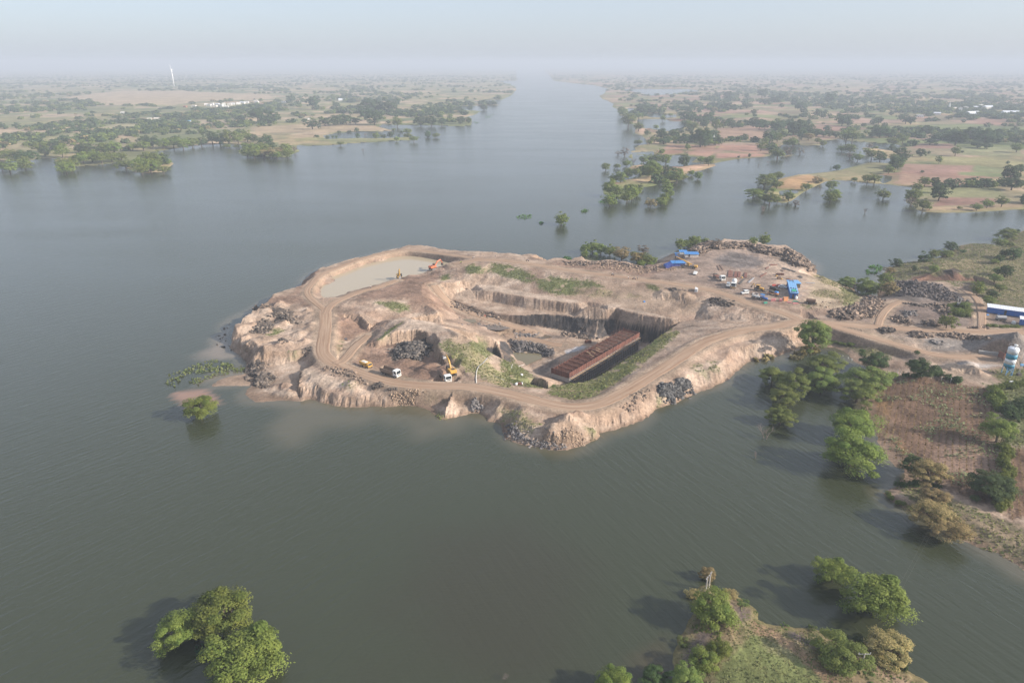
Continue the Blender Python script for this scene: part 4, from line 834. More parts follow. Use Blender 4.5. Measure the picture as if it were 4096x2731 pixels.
AREAS = [   # region, phrase that finds the group, crowns
 ('C', 'in the flooded north shore clump', "370,240,110,.9,A 450,225,140,.8,A 535,245,130,.75,A 630,265,140,.7,A 752,290,175,.75,C 362,295,80,.7,B 475,300,60,.8,A"),
 ('C', 'in the north shore bushes by the yard', "915,330,150,.75,C 1010,350,120,.85,A 1085,365,80,.9,A 880,300,90,.6,A 960,385,110,.5,B 1050,400,80,.5,B"),
 ('C', 'in the water behind the blue huts', "1365,195,125,.8,A 1440,190,90,.8,A 1510,160,140,.7,A 1550,205,120,.75,A 1625,172,95,.8,A 1480,220,90,.7,A"),
 ('D', 'between the yard and dark spoil heaps', "830,592,135,.62,A 900,605,110,.6,F 1010,632,165,.72,A 930,645,100,.6,F 1045,665,90,.7,A"),
 ('D', 'at the left edge of the pasture', "1165,575,130,.8,A 1200,645,130,.7,C 1130,640,90,.7,A 1200,488,80,.5,C 1265,428,90,.7,D 1495,392,105,.8,D 1580,352,75,.85,A 1665,348,110,.5,A 1730,285,90,.75,D 1720,345,60,.5,A"),
 ('D', 'on the pasture at the upper right', "2208,180,135,.6,A 2300,158,32,.9,D 2150,250,90,.6,A 2190,350,70,.8,D 2272,352,95,.85,D 2140,395,70,.85,D 2200,500,95,.85,D 1580,482,62,.95,A 1415,475,42,.95,D 2240,270,60,.5,A 2100,415,60,.5,A 2130,500,70,.6,A 1830,330,50,.5,D"),
 ('D', 'beside the track to the blue shed', "1962,652,82,1,B 1975,610,50,.9,B 2090,698,85,.5,D 2058,752,95,.6,A 1700,930,130,.6,A 2110,560,90,.6,A 2150,640,80,.5,A 1850,790,70,.5,A 1780,840,80,.5,A"),
 ('I', 'in the nearest clump of the front island', "370,1300,165,.8,B 440,1345,135,.75,A 545,1400,125,.75,B 600,1355,140,.75,B 655,1340,85,.8,B 368,1425,150,.8,B 665,1295,90,.5,D 690,1320,60,.6,A"),
 ('I', 'in the row right of the front island', "965,1310,120,1,B 1000,1365,80,.85,B 940,1400,105,.75,B 915,1445,125,.65,B 790,1462,122,.65,C 870,1435,70,.6,A"),
 ('I', 'among the front island straw plots', "720,1010,95,.85,A 790,1000,90,.75,A 860,1000,105,.8,A 950,1010,115,.85,A 810,1105,190,.8,B 770,1165,85,.5,B 860,1160,65,.7,B 640,1140,95,.8,A 560,1155,110,.9,A 480,1195,125,.85,A 400,1210,85,.85,A 1010,1130,65,.75,B 1000,1190,90,.7,A 1070,1195,130,.7,A 1140,1195,80,.6,A 940,1235,95,.45,B 730,1110,80,.7,A 800,1050,80,.7,D"),
 ('I', 'in the water around the front island', "320,1085,85,.85,A 440,1080,70,.65,A 545,1050,95,.65,A 660,830,82,.55,A 520,925,115,.75,F 450,945,75,.5,F 1215,1150,65,.85,A 1290,1178,90,.8,A 1145,1025,130,.9,D 1320,1012,85,.6,B 1400,1025,110,.65,A 1430,990,65,.5,A 905,930,65,.8,B 1180,880,62,.8,B 620,745,40,.4,S 1165,940,40,.9,F"),
 ('I', 'by the white temple spire', "755,730,62,.8,D 905,748,130,.8,D 1025,748,112,.85,D 1320,775,205,.85,D 1150,790,120,.7,D 1100,815,80,.6,D 1230,800,90,.8,D 1400,830,90,.5,B 1470,840,70,.5,B 1510,820,90,.8,D 830,800,120,.4,B 930,820,140,.35,D 780,830,70,.5,B"),
 ('I', 'on the spit by the flooded bays', "665,668,118,.55,A 848,672,52,.85,A 560,600,135,.8,A 590,580,90,.7,A 500,518,95,.75,A 480,485,70,.7,A 668,552,75,.7,A 920,582,62,.75,A 700,495,120,.6,D 780,500,80,.6,D 740,480,90,.7,D 640,500,60,.6,A 1000,545,60,.5,A 940,545,50,.5,A"),
 ('I', 'in the grove above the flooded bay', "1185,488,80,.6,D 1150,545,110,.8,D 1210,565,120,.8,D 1290,590,120,.7,D 1360,610,100,.8,D 1400,565,110,.7,D 1435,530,60,.8,D 1350,640,90,.7,D 1150,630,80,.7,D 1240,660,100,.6,A 1480,650,100,.9,B 1190,640,80,.8,B 1560,640,90,.8,D 1620,620,90,.8,D 1650,650,80,.7,D 1710,655,60,.7,D 1110,715,60,.7,D 1200,700,90,.6,D"),
 ('I', 'in the far right bank hedge rows', "1870,620,110,.8,D 1930,645,110,.8,D 1990,660,80,.7,D 2100,665,120,.7,D 2180,640,80,.8,D 2250,625,80,.8,D 2290,690,140,.8,D 2040,770,140,.75,D 2120,780,100,.7,B 2180,755,80,.8,D 1990,820,80,.8,A 1950,870,90,.8,B 2290,830,90,.7,D 2220,840,70,.8,A 1870,515,60,.7,D 1880,550,45,.8,D 2215,558,42,.6,D 1825,970,35,.9,D 1712,985,30,.8,D"),
 ('I', 'at the right flooded bay mouth', "2120,945,120,.6,A 2225,925,90,.8,F 2170,960,60,.6,A 2060,930,60,.6,A"),
 ('I', 'on the orchard peninsula', "2000,1215,160,.6,A 1980,1255,130,.6,A 2060,1190,90,.7,A 2130,1175,95,.6,B 2110,1270,125,.55,A 2075,1330,70,.5,A 1870,1360,165,.5,A 1920,1350,100,.6,A 2040,1415,170,.55,A 2120,1430,80,.6,A 2240,1395,100,.75,A 2310,1465,75,.75,F 1990,1425,80,.5,A"),
 ('J', 'standing in the upper flooded bay', "635,812,72,.65,A 715,808,92,.7,A 710,872,100,.55,F 785,892,85,.75,A 895,778,65,.6,F 872,832,62,.75,A 240,832,82,.65,F 120,842,80,.6,F 30,860,100,.55,A 955,800,45,.5,A"),
 ('J', 'right of the upper flooded bay', "920,862,95,.7,A 1000,888,110,.75,D 1108,800,55,.85,D 1195,862,130,.75,D 1150,940,120,.75,D 1080,1005,75,.75,A 585,988,70,.6,D 530,998,25,.8,S 1130,900,80,.7,A 1215,895,70,.8,D 1170,970,80,.6,A"),
 ('J', 'standing in the middle flooded inlet', "538,1150,98,.7,A 560,1230,110,.65,B 525,1270,110,.65,B 590,1260,70,.6,B 1028,1240,115,.6,A 880,1092,92,.7,A 945,1092,100,.6,A 752,1102,56,.6,A 300,1170,85,.65,A 130,1255,95,.7,A 195,1322,70,.65,F 35,1062,80,.65,B"),
 ('J', 'round the point of land at right', "1420,1120,92,.7,A 1510,1125,80,.9,D 1350,1172,85,.7,A 1310,1250,120,.75,A 1560,1225,145,.85,D 1290,1300,105,.6,F 1405,1340,112,.7,A 1330,1300,60,.6,A 2010,1328,85,.6,A 2150,1308,95,.65,A 1910,1362,75,.6,A 1460,1370,50,.5,A 1740,1370,40,.5,A 1640,1125,80,.5,D 1540,1180,90,.9,D"),
 ('J', 'in the fields at the far right', "2240,1045,140,.9,D 2250,1140,150,.6,D 2330,1000,70,.8,D 2330,1140,70,.8,D 1712,832,72,.9,A 1555,915,52,1,A 1380,850,85,.7,D 1455,850,28,.8,D 1770,842,28,.6,D 2290,800,90,.6,A 1920,775,100,.4,D 2010,785,80,.5,D 2280,725,110,.6,D 1390,1030,35,.5,D 1880,760,60,.6,D 2200,945,30,.7,D"),
 ('J', 'in the grove beyond the right fields', "1720,700,155,.75,D 1690,680,90,.8,D 1860,670,125,.75,D 2000,690,155,.7,D 1470,740,105,.5,D 1210,722,80,.7,A 1120,740,115,.45,A 1610,670,80,.5,D 1430,640,120,.6,D 1000,645,170,.55,D 1080,660,100,.6,D 1290,540,90,.7,D 1240,540,80,.7,D 1200,515,80,.6,D 980,545,90,.6,D 930,560,60,.7,D 640,540,110,.8,D 700,570,70,.6,D 1040,590,50,.7,D 840,590,50,.6,D 770,610,60,.6,D"),
 ('J', 'behind the upper flooded bay', "250,610,130,.9,D 180,620,120,.8,D 320,630,110,.7,D 390,660,90,.7,D 460,670,80,.6,D 520,670,70,.7,D 580,680,70,.7,D 680,680,120,.7,A 740,690,110,.7,A 260,680,110,.7,D 320,695,90,.6,C 720,640,90,.5,A 60,590,90,.8,D 130,570,70,.8,D 20,600,80,.8,D 170,750,90,.8,A 100,760,50,.7,A 410,735,52,.85,A 458,762,66,.65,A"),
 ('J', 'scattered over the top right fields', "190,370,60,.8,D 250,415,110,.6,D 65,320,80,.7,D 405,480,80,.8,D 460,500,60,.7,D 530,330,110,.8,D 280,460,60,.7,D 520,500,50,.6,D 110,503,36,.6,D 860,485,40,.8,D 1100,480,50,.6,D 1640,520,60,.4,D"),
 ('I', 'scattered over fields right of the river', "1795,352,58,.75,D 1600,340,90,.8,D 1960,315,120,.7,D 2090,380,100,.6,D 2160,355,70,.7,D 2300,410,70,.8,D 1990,405,100,.5,D 2330,460,60,.8,D 1440,430,50,.7,D 1500,435,60,.6,D 1600,445,110,.5,D 1800,450,110,.4,D 2160,450,50,.7,D 1700,355,35,.8,D"),
 ('G', 'on the wooded islet off the left bank', "1190,930,110,.8,B 1250,880,110,.7,B 1320,880,120,.75,B 1380,890,110,.7,D 1280,940,110,.7,B 1210,970,90,.7,B 1430,910,70,.6,B 1390,975,90,.5,B 1340,930,80,.6,B 1240,960,80,.6,D"),
 ('G', 'in the water off the left bank', "1070,930,130,.5,A 560,960,130,.55,B 600,925,110,.6,B 520,920,100,.6,A 75,950,130,.6,A 205,930,100,.7,A 10,950,80,.6,A 200,895,80,.6,A"),
 ('G', 'on the left bank wooded headland', "700,870,110,.6,B 780,860,110,.6,B 860,870,120,.5,B 950,865,110,.5,B 1030,860,90,.5,B 640,890,90,.5,B 740,815,130,.7,D 680,800,90,.6,D 880,790,110,.6,B 970,785,120,.6,B 930,810,90,.5,A 830,800,80,.6,D 520,810,100,.8,B 380,820,80,.8,D 440,770,100,.5,D 330,780,110,.5,B 240,860,120,.6,D 160,870,110,.6,D 60,850,110,.6,B 500,770,90,.6,D"),
 ('H', 'on the left bank wooded point', "30,800,110,.7,B 110,790,100,.6,B 170,770,90,.6,D 190,830,110,.6,C 120,830,90,.5,C 300,790,100,.6,B 320,835,100,.6,B 230,850,80,.6,B 380,800,60,.7,F 260,810,80,.5,C 60,840,90,.6,D"),
 ('H', 'in the left bank flooded strip', "662,705,38,.8,D 706,698,26,1.1,D 738,698,26,1,D 920,688,40,.8,D 985,678,30,.8,F 1080,688,60,.8,B 1140,692,60,.5,D 1200,680,60,.8,D 1275,685,18,.8,D 1350,685,75,.4,B 1345,648,78,.5,B 1295,655,30,.5,D 1520,678,58,.85,D 1590,685,60,.6,A 1400,715,80,.45,A 1255,715,50,.6,B 770,755,65,.4,B 912,640,40,.8,D 1228,635,32,.6,B 760,660,40,.5,D 850,655,40,.4,D"),
 ('H', 'in the left bank dense grove', "530,400,110,.9,D 560,390,80,.8,D 740,430,60,.8,D 1010,430,140,.8,D 1100,430,130,.8,D 1190,440,140,.7,D 1250,400,90,.6,D 980,500,130,.7,D 1060,530,140,.8,D 820,545,120,.7,D 730,555,110,.7,D 530,590,120,.6,D 640,570,100,.6,D 900,560,90,.6,D 350,370,80,.8,D 200,530,120,.7,D 60,500,140,.8,D 130,550,100,.6,D 1260,570,90,.7,B 1400,490,80,.6,D 1460,560,110,.6,D 1550,560,120,.6,D 1640,570,80,.6,D 1710,540,40,.8,D 1800,555,80,.7,D 1870,560,50,.8,D 2000,450,70,.6,D 1880,455,60,.5,D 1790,460,80,.5,D 1540,475,100,.5,D 1630,480,80,.5,D 2090,410,50,.7,D"),
 ('G', 'along the left bank bay shore', "1230,730,100,.8,D 1300,740,110,.7,D 1390,750,100,.6,B 1480,745,100,.6,B 1560,750,110,.6,B 1640,740,100,.6,B 1720,740,100,.6,D 1810,700,110,.8,D 1880,720,100,.8,D 1950,700,120,.8,B 2030,700,100,.8,B 2110,690,90,.8,B 1220,770,110,.5,B 1130,780,90,.5,B 2160,710,80,.7,D 2230,730,80,.7,D 1940,775,70,.4,B 2020,780,60,.4,B 2290,720,90,.7,D"),
 ('G', 'on the islet by the left bank bay', "2110,820,100,.6,B 2170,830,110,.6,B 2240,790,110,.6,B 2300,780,90,.6,D 2250,840,90,.5,C 2330,840,80,.6,C 2140,790,80,.6,D"),
]
def ordn(i, n):
    w_ = ['leftmost', 'second from the left', 'third from the left', 'fourth from the left', 'fifth from the left', 'sixth from the left', 'seventh from the left', 'eighth from the left', 'ninth from the left', 'tenth from the left', 'eleventh from the left', 'twelfth from the left', 'thirteenth from the left']
    if n == 1: return ''
    if i == n-1: return 'rightmost'
    if i == n-2 and i > 3: return 'second from the right'
    if i == n-3 and i > 4: return 'third from the right'
    if i == n-4 and i > 5: return 'fourth from the right'
    return w_[i] if i < len(w_) else 'in the middle'
ADJ = {'A': 'olive green acacia', 'B': 'bright green leafy tree', 'C': 'tan flowering tree', 'D': 'dark green dense tree', 'F': 'bare grey-brown tree', 'S': 'small green shrub'}
for r, phrase, body in AREAS:
    grp = []
    for t in body.split():
        a = t.split(','); e = tree(r, float(a[0]), float(a[1]), float(a[2]), float(a[3]), a[4], group='trees '+phrase, area=phrase); grp.append(TREES[-1])
    for kind in set(g[1] for g in grp):
        ks = sorted([g for g in grp if g[1] == kind], key=lambda g: g[3]); n = len(ks)
        for i, g in enumerate(ks):
            g[0]['label'] = (ordn(i, n)+' '+ADJ[kind]+' '+phrase).strip()
for q in (('K', 130, 868, 150, 'leafless forked dead tree in the channel, nearer the peninsula'), ('K', 45, 1035, 80, 'small leafless dead tree farthest down the channel'), ('J', 850, 1422, 60, 'dead tree with low branches in the open water below the point at right'),
          ('I', 1965, 1555, 80, 'dead tree with a spreading top in the water below the orchard peninsula'), ('I', 612, 1060, 85, 'tall leafless tree beside the sandy plot of the front island'), ('I', 2020, 1060, 45, 'small dead tree in the bay, right of the low dead bush'), ('I', 1915, 1085, 35, 'low dead bush sticking out of the bay water'), ('H', 965, 830, 40, 'low bare bush in open water off the left bank'), ('V', 1160, 1560, 18, 'bare twigs in the water at the bottom edge'), ('V', 1752, 486, 18, 'small dead tree in the water left of the right bank')): dead(*q)

def hedge(spec, w, h, kind, label, group=None, name='hedge'):
    """a run of bushes grown together: ONE thing"""
    ps = dens(wpoly(spec), w*.55); vs, fs, cs = [], [], []; n = 0
    for i, p in enumerate(ps):
        _, v, f, c = proto(kind, 'mid', i % 3); sel = slice(0, len(f)//3*2)
        s = w*.5*random.uniform(.75, 1.3); hh = h*.5*random.uniform(.8, 1.25); a = random.uniform(0, 6.28); R = np.array([[math.cos(a), -math.sin(a), 0], [math.sin(a), math.cos(a), 0], [0, 0, 1]])
        vv_ = (v@R.T)*np.array([s, s, hh])+np.array([p.x+random.uniform(-.3, .3)*w, p.y+random.uniform(-.3, .3)*w, p.z+hh*.7])
        vs.append(vv_); fs.append(f+n); cs.append(c); n += len(v)
    o = link(name, np_mesh(name, np.concatenate(vs), np.concatenate(fs), MAT['leaf'], np.concatenate(cs))); tag(o, label, 'hedge' if name == 'hedge' else 'shrub', group); return o
hedge("K: 2130,500 2110,600 2130,640", 3.2, 3.4, 'B', 'short leafy hedge at the top of the field boundary')
hedge("K: 2170,930 2190,1020 2180,1080 2200,1180 2210,1260 2190,1380 2150,1480", 3.0, 3.0, 'B', 'bright green hedge along the right side of the brown field')
hedge("D: 1560,1365 1620,1400 1690,1430 1790,1460", 3.0, 2.6, 'D', 'dark green hedge along the top of the brown field')
hedge("D: 1330,1400 1400,1410 1470,1405 1540,1390", 2.4, 1.8, 'D', 'low dark hedge under the dark round tree above the brown field')
hedge("K: 1250,1260 1330,1280 1450,1270 1600,1290", 2.2, 1.6, 'D', 'dark scrub under the trees at the lower field corner', name='scrub')
hedge("L: 930,210 1000,290 1080,320 1150,350", 1.6, 1.1, 'A', 'olive scrub along the waterline of the right shore', name='scrub')
hedge("M: 1530,740 1590,790 1650,840 1700,900 1760,950", 1.5, 1.4, 'D', 'dark bushes in front of the wide feathery tree on the near point', name='scrub')
hedge("M: 1900,700 1960,730 2050,790 2150,850 2220,890", 1.5, 1.3, 'D', 'dark bushes along the right shore of the near point', name='scrub')
for q, l in (((1595, 600, 60), 'small bright green bush at the tip of the near point shore'), ((1410, 588, 62), 'small pale bush on the near point shore left of the bright one'), ((1130, 432, 90), 'green bush on the rocky shore right of the twin concrete poles'), ((1210, 495, 40), 'tiny bright bush at the end of the rocky shore of the near point'), ((730, 700, 100), 'olive bush on the left shore of the near point'), ((830, 610, 90), 'dull bush under the large bright tree on the near point'), ((1970, 825, 70), 'round dark bush right of the single white pole'), ((1980, 940, 110), 'dark leafy bush at the bottom right of the near point'), ((2160, 955, 80), 'small dark bush on the bare slope at the bottom right')):
    tree('M', q[0], q[1], q[2], .7, 'S', l, 'bushes on the near point', lod='mid')
for q, l in (((2050, 1390, 90), 'weedy bush at the upper right field corner'), ((1600, 1545, 60), 'x')): pass
hedge("D: 700,1120 780,1130 880,1135", 2.2, 1.2, 'A', 'green scrub on the bank below the road junction', name='scrub'); hedge("D: 2040,975 2150,985 2300,985", 2.0, 1.2, 'A', 'scrub between the blue sheds and the road', name='scrub'); hedge("D: 1700,810 1800,800 1880,850 1860,890 1760,880", 3, 1.6, 'A', 'scrub patch round the white twin poles', name='scrub')
hedge("K: 2050,520 2120,450 2250,430 2352,400", 3.2, 2.2, 'A', 'tangle of weeds at the top right corner of the field', name='scrub'); hedge("K: 2200,620 2280,700 2340,650 2352,560", 4.5, 3.4, 'D', 'dark bushes right of the field hedge', name='scrub')
# reed beds standing in the shallows: one clump each
def reeds(spec, n, h, cols, label, name='reed_bed', cat='reeds', group=None, spread=1.0):
    p = wpoly(spec) if spec[0] != '!' else [P(spec[1], a, c, 0) for a, c in pts(spec[3:])]
    xs_ = [q.x for q in p]; ys_ = [q.y for q in p]; rng = np.random.default_rng(len(spec)+n); px = rng.uniform(min(xs_), max(xs_), n*6); py = rng.uniform(min(ys_), max(ys_), n*6)
    m_ = inside(px, py, p) & (fbm(px/2.2, py/2.2, 7) > .46); px, py = px[m_][:n], py[m_][:n]; k = len(px)
    z = np.array([max(0, gz(a, c)) for a, c in zip(px, py)]); pos = np.stack([px, py, z+h*rng.random(k)*.6], 1)
    c0, c1 = np.array(cols[0]), np.array(cols[1]); col = c0+(c1-c0)*rng.random((k, 1))
    v, f, c = quads(pos, np.tile([0., 0, .9], (k, 1)), np.full(k, h*.55*spread), rng, col); o = link(name, np_mesh(name, v, f, MAT['leaf'], c)); tag(o, label, cat, group); return o
reeds("!A: 160,1530 200,1430 380,1370 520,1310 660,1280 760,1300 860,1330 1000,1360 1000,1400 860,1420 760,1440 640,1470 560,1500 480,1560 400,1500 340,1480 260,1560", 700, .8, ((.10, .13, .04), (.17, .17, .07)), 'patchy green weeds in the shallows off the west end', 'water_weeds', 'water weeds')
reeds("K: 40,190 120,160 210,160 200,200 120,225 60,220", 260, 1.5, ((.17, .14, .06), (.26, .2, .10)), 'dry yellow reeds in the channel under the sandy bank', group='reed beds in the channel'); reeds("K: 370,150 450,115 560,120 600,160 560,200 440,210 390,190", 420, 1.6, ((.16, .14, .05), (.28, .22, .09)), 'large dry reed bed in the channel below the big acacia', group='reed beds in the channel'); reeds("K: 310,205 380,185 450,210 440,260 360,260", 220, 1.2, ((.10, .10, .05), (.2, .16, .08)), 'small reed bed in front of the large one in the channel', group='reed beds in the channel')
reeds("!D: 990,500 1020,460 1080,450 1140,470 1130,500 1060,535 1010,525", 260, 1.0, ((.06, .16, .03), (.10, .22, .05)), 'bright green floating weeds between yard and pasture', 'water_weeds', 'water weeds', 'floating weed patches'); reeds("!V: 1186,499 1200,493 1224,494 1222,500 1200,505 1188,504", 160, 1.0, ((.07, .16, .03), (.11, .21, .05)), 'largest bright green weed patch floating in the open reservoir', 'water_weeds', 'water weeds', 'floating weed patches')
for s_, l in (("!V: 1334,483 1344,482 1352,485 1344,489 1336,488", 'small weed patch right of the lone reservoir tree'), ("!V: 1238,512 1246,511 1250,514 1242,516", 'tiny weed patch left of the lone reservoir tree'), ("!H: 2005,520 2040,505 2100,505 2060,525", 'weed patch off the left bank near its far point'), ("!H: 2000,532 2040,527 2070,532 2030,537", 'thin weed strip off the left bank'), ("!H: 1905,575 1930,568 1965,578 1930,588", 'weed patch beside the small cape of the left bank'), ("!I: 240,1450 290,1440 345,1460 300,1475 250,1468", 'dark green weeds at the corner of the front island'), ("!I: 55,1545 100,1530 145,1545 110,1568 70,1565", 'weed patch in the open water left of the front island'), ("!M: 380,1010 420,1000 440,1020", 'x')):
    if l != 'x': reeds(s_, 70, 1.2, ((.06, .14, .03), (.10, .19, .05)), l, 'water_weeds', 'water weeds', 'floating weed patches')
reeds("!C: 130,350 160,335 220,350 215,375 150,375", 130, 1.3, ((.05, .12, .03), (.09, .18, .05)), 'green bush of weeds at the north shoreline', 'water_weeds', 'water weeds', 'floating weed patches'); reeds("!N: 340,1420 345,1390 375,1375 405,1385 400,1420 360,1440", 60, .5, ((.02, .06, .02), (.03, .08, .03)), 'dark green weeds under water between the lower left trees', 'water_weeds', 'water weeds')

# ------------------------------------------------------------------ woods too many to count: one object
def merge(name, items, mat, kind='stuff'):
    vs, fs, cs = [], [], []; n = 0
    for (v, f, c), (x, y, z, r, h, a) in items:
        ca, sa = math.cos(a), math.sin(a); R = np.array([[ca, -sa, 0], [sa, ca, 0], [0, 0, 1]])
        vs.append((v@R.T)*np.array([r, r, h])+np.array([x, y, z])); fs.append(f+n); cs.append(c); n += len(v)
    o = link(name, np_mesh(name, np.concatenate(vs), np.concatenate(fs), mat, np.concatenate(cs))); tag(o, kind=kind); return o
items = []; rng = np.random.default_rng(5)
tp = np.array(TREEPTS)
tries = 60000; uu = rng.uniform(-1.15, 1.15, tries); yy = 520*(7500/520)**(rng.random(tries)**.85); xx = uu*yy
den = fbm(xx/170, yy/230, 201, 3)*.7+fbm(xx/60, yy/45, 202, 2)*.3; hdg = np.abs(((xx*math.sin(-.28)+yy*math.cos(.28)+(fbm(xx/150, yy/150, 97)-.5)*60)/124)%1-.5) < .035; den = np.where(hdg & (vnoise(xx/70, yy/70, 203) > .5), den+.2, den)
thr = np.where(xx < 40, np.interp(yy, [500, 900, 1500, 3000, 7000], [.49, .49, .535, .54, .53]), np.interp(yy, [500, 900, 1500, 3000, 7000], [.61, .59, .575, .555, .54]))
openf = [wp(s) for s in ("G: 600,360 1000,310 1500,310 2300,340 2352,380 1700,400 1500,430 900,430 800,400 620,385", "G: 0,800 480,700 760,650 1000,590 1300,590 1100,630 850,660 500,730 150,790", "G: 950,710 1180,705 1190,745 1040,760", "H: 60,620 500,590 1000,600 1200,620 1220,645 600,665 60,670", "I: 560,1215 700,1190 950,1180 890,1250 640,1310 440,1270", "I: 840,855 1500,865 1990,870 2060,960 1480,1000 1130,960 840,960", "J: -60,1140 60,1070 300,1065 900,940 1080,950 1050,1050 490,1105 240,1200 -40,1190", "J: 1060,1140 1200,950 2352,800 2352,1150 2100,1170 1400,1180", "J: 1340,770 2300,770 2352,985 1450,890 1300,830", "J: 1450,1190 2352,1180 2352,1385 1600,1420 1400,1390", "I: 1480,690 2000,680 2080,780 1500,830", "H: 640,690 1440,690 1440,760 640,770", "I: 1040,1150 1100,1060 1470,1068 1320,1122", "I: 570,1060 720,1060 740,1130 640,1130")]
for x, y, d_, t_, a in zip(xx, yy, den, thr, rng.random(tries)):
    f_ = far_inside(x, y)
    if f_ < 4 or d_ < t_: 
        if not (f_ > 6 and a < .006): continue
    if any(inside(np.array([x]), np.array([y]), o)[0] for o in openf): continue
    if y < 1400 and np.min((tp[:, 0]-x)**2+(tp[:, 1]-y)**2-(tp[:, 2]*1.0)**2) < 0: continue
    left = x < 40
    kd = rng.choice(['D', 'B', 'A', 'C'], p=[.5, .36, .1, .04] if left else [.62, .12, .22, .04])
    r = rng.uniform(3.0, 6.8)*(1.1 if kd == 'D' else .95)
    pr = proto(kd, 'far' if y < 900 else 'vfar', int(rng.integers(3)))
    r *= 1.0 if y < 1500 else 1.3; h = r*rng.uniform(.5, .8)*(1.0 if y < 1500 else .8); items.append((pr[1:], (x, y, .6+h*.85, r, h, a*6.28)))
merge('far_woods', items, MAT['leaf'])
print('far woods', len(items), 'trees', len(TREES))

# ------------------------------------------------------------------ grass, weeds and crops: beyond counting
m_ = np.argwhere(GR > .25); rng = np.random.default_rng(9); pk = m_[rng.choice(len(m_), 90000)]
gxp = gx[pk[:, 1]]+rng.uniform(-.4, .4, len(pk)); gyp = gy[pk[:, 0]]+rng.uniform(-.4, .4, len(pk)); keep_ = rng.random(len(pk)) < GR[pk[:, 0], pk[:, 1]]
gxp, gyp = gxp[keep_], gyp[keep_]; gzp = samp(Z, gxp, gyp); k = len(gxp); cc = fbm(gxp/5, gyp/5, 301)[:, None]; cr = rng.random((k, 1))
col = np.array((.10, .135, .04))*(1-cc)+np.array((.20, .18, .075))*cc; col = col*(.75+.5*cr)
v, f, c = quads(np.stack([gxp, gyp, gzp+.12], 1), np.tile([.0, -.2, .8], (k, 1)), rng.uniform(.14, .42, k), rng, col); tag(link('grass', np_mesh('grass', v, f, MAT['leaf'], c)), kind='stuff')
mm2 = np.argwhere((Z2 > .35)); pk = mm2[rng.choice(len(mm2), 16000)]; ax_, ay_ = hx[pk[:, 1]]+rng.uniform(-.2, .2, len(pk)), hy[pk[:, 0]]+rng.uniform(-.2, .2, len(pk)); ok = fbm(ax_/1.6, ay_/1.6, 77) > .42; ax_, ay_ = ax_[ok], ay_[ok]; k = len(ax_)
az_ = np.array([gz_grid(Z2, HX0, HY0, HS, a, c) or 0 for a, c in zip(ax_, ay_)]); cc = fbm(ax_/3, ay_/3, 71)[:, None]; col = (np.array((.11, .15, .045))*(1-cc)+np.array((.20, .17, .08))*cc)*(.75+.5*rng.random((k, 1)))
v, f, c = quads(np.stack([ax_, ay_, az_+.05], 1), np.tile([0., 0, .8], (k, 1)), rng.uniform(.08, .26, k), rng, col); tag(link('grass', np_mesh('grass', v, f, MAT['leaf'], c)), kind='stuff')
fp = wpoly("K: 1190,335 1400,340 1800,405 2050,435 2110,520 2090,640 2050,700 2090,880 2140,1000 2150,1250 2090,1440 1900,1390 1650,1230 1330,1130 1100,870 1050,700 1100,480"); fp2 = wpoly("K: 2230,950 2352,930 2500,930 2500,1567 2200,1567 2250,1400")
def crops(poly, row, step, gap):
    xs_ = [q.x for q in poly]; ys_ = [q.y for q in poly]; th = math.radians(4); x0, x1, y0, y1 = min(xs_), max(xs_), min(ys_), max(ys_)
    U, Vv = np.meshgrid(np.arange(x0-70, x1+10, row), np.arange(y0-10, y1+10, step)); U = U+rng.normal(0, .07, U.shape); Vv = Vv+rng.uniform(-.3, .3, U.shape); px = (U+(Vv-y0)*.6).ravel(); py = Vv.ravel()
    ok = inside(px, py, poly) & (rng.random(px.shape) < gap); return px[ok], py[ok]
for poly, nm in ((fp, 'crop'), (fp2, 'crop')):
    px, py = crops(poly, 2.1, .36, .95); k = len(px); pz = np.array([max(0, gz(a, c)) for a, c in zip(px, py)]); t = fbm(px/9, py/9, 66)[:, None]; yel = fbm(px/14, py/14, 67)[:, None]
    col = (np.array((.14, .095, .048))*(1-t)+np.array((.205, .15, .065))*t)*(.85+.3*rng.random((k, 1)))
    v, f, c = quads(np.stack([px, py, pz+.25], 1), np.tile([0., -.3, .7], (k, 1)), rng.uniform(.18, .32, k), rng, col); tag(link('crops', np_mesh('crops', v, f, MAT['leaf'], c)), kind='stuff')
px, py = crops(fp, .8, .8, .5); wd_ = fbm(px/7, py/7, 68); g_ = np.array([P('K', 1550, 560, 1.8).x, P('K', 1700, 480, 1.8).y]); dd = np.minimum(np.abs(px-g_[0])/3.2, np.hypot((px-g_[0]-9)/14, (py-g_[1]-3)/9)); ok = (rng.random(len(px)) < np.clip(1.15-dd, 0, .85)) & (wd_ > .4) | (wd_ > .62); px, py = px[ok], py[ok]; k = len(px)
pz = np.array([max(0, gz(a, c)) for a, c in zip(px, py)]); col = (np.array((.17, .21, .095))+np.array((.08, .06, .05))*rng.random((k, 1))); pos = np.repeat(np.stack([px, py, pz+.5], 1), 5, 0)+rng.normal(0, .35, (k*5, 3)); v, f, c = quads(pos, np.tile([0., 0, .8], (k*5, 1)), rng.uniform(.15, .38, k*5), rng, np.repeat(col, 5, 0)); tag(link('weeds', np_mesh('weeds', v, f, MAT['leaf'], c)), kind='stuff')
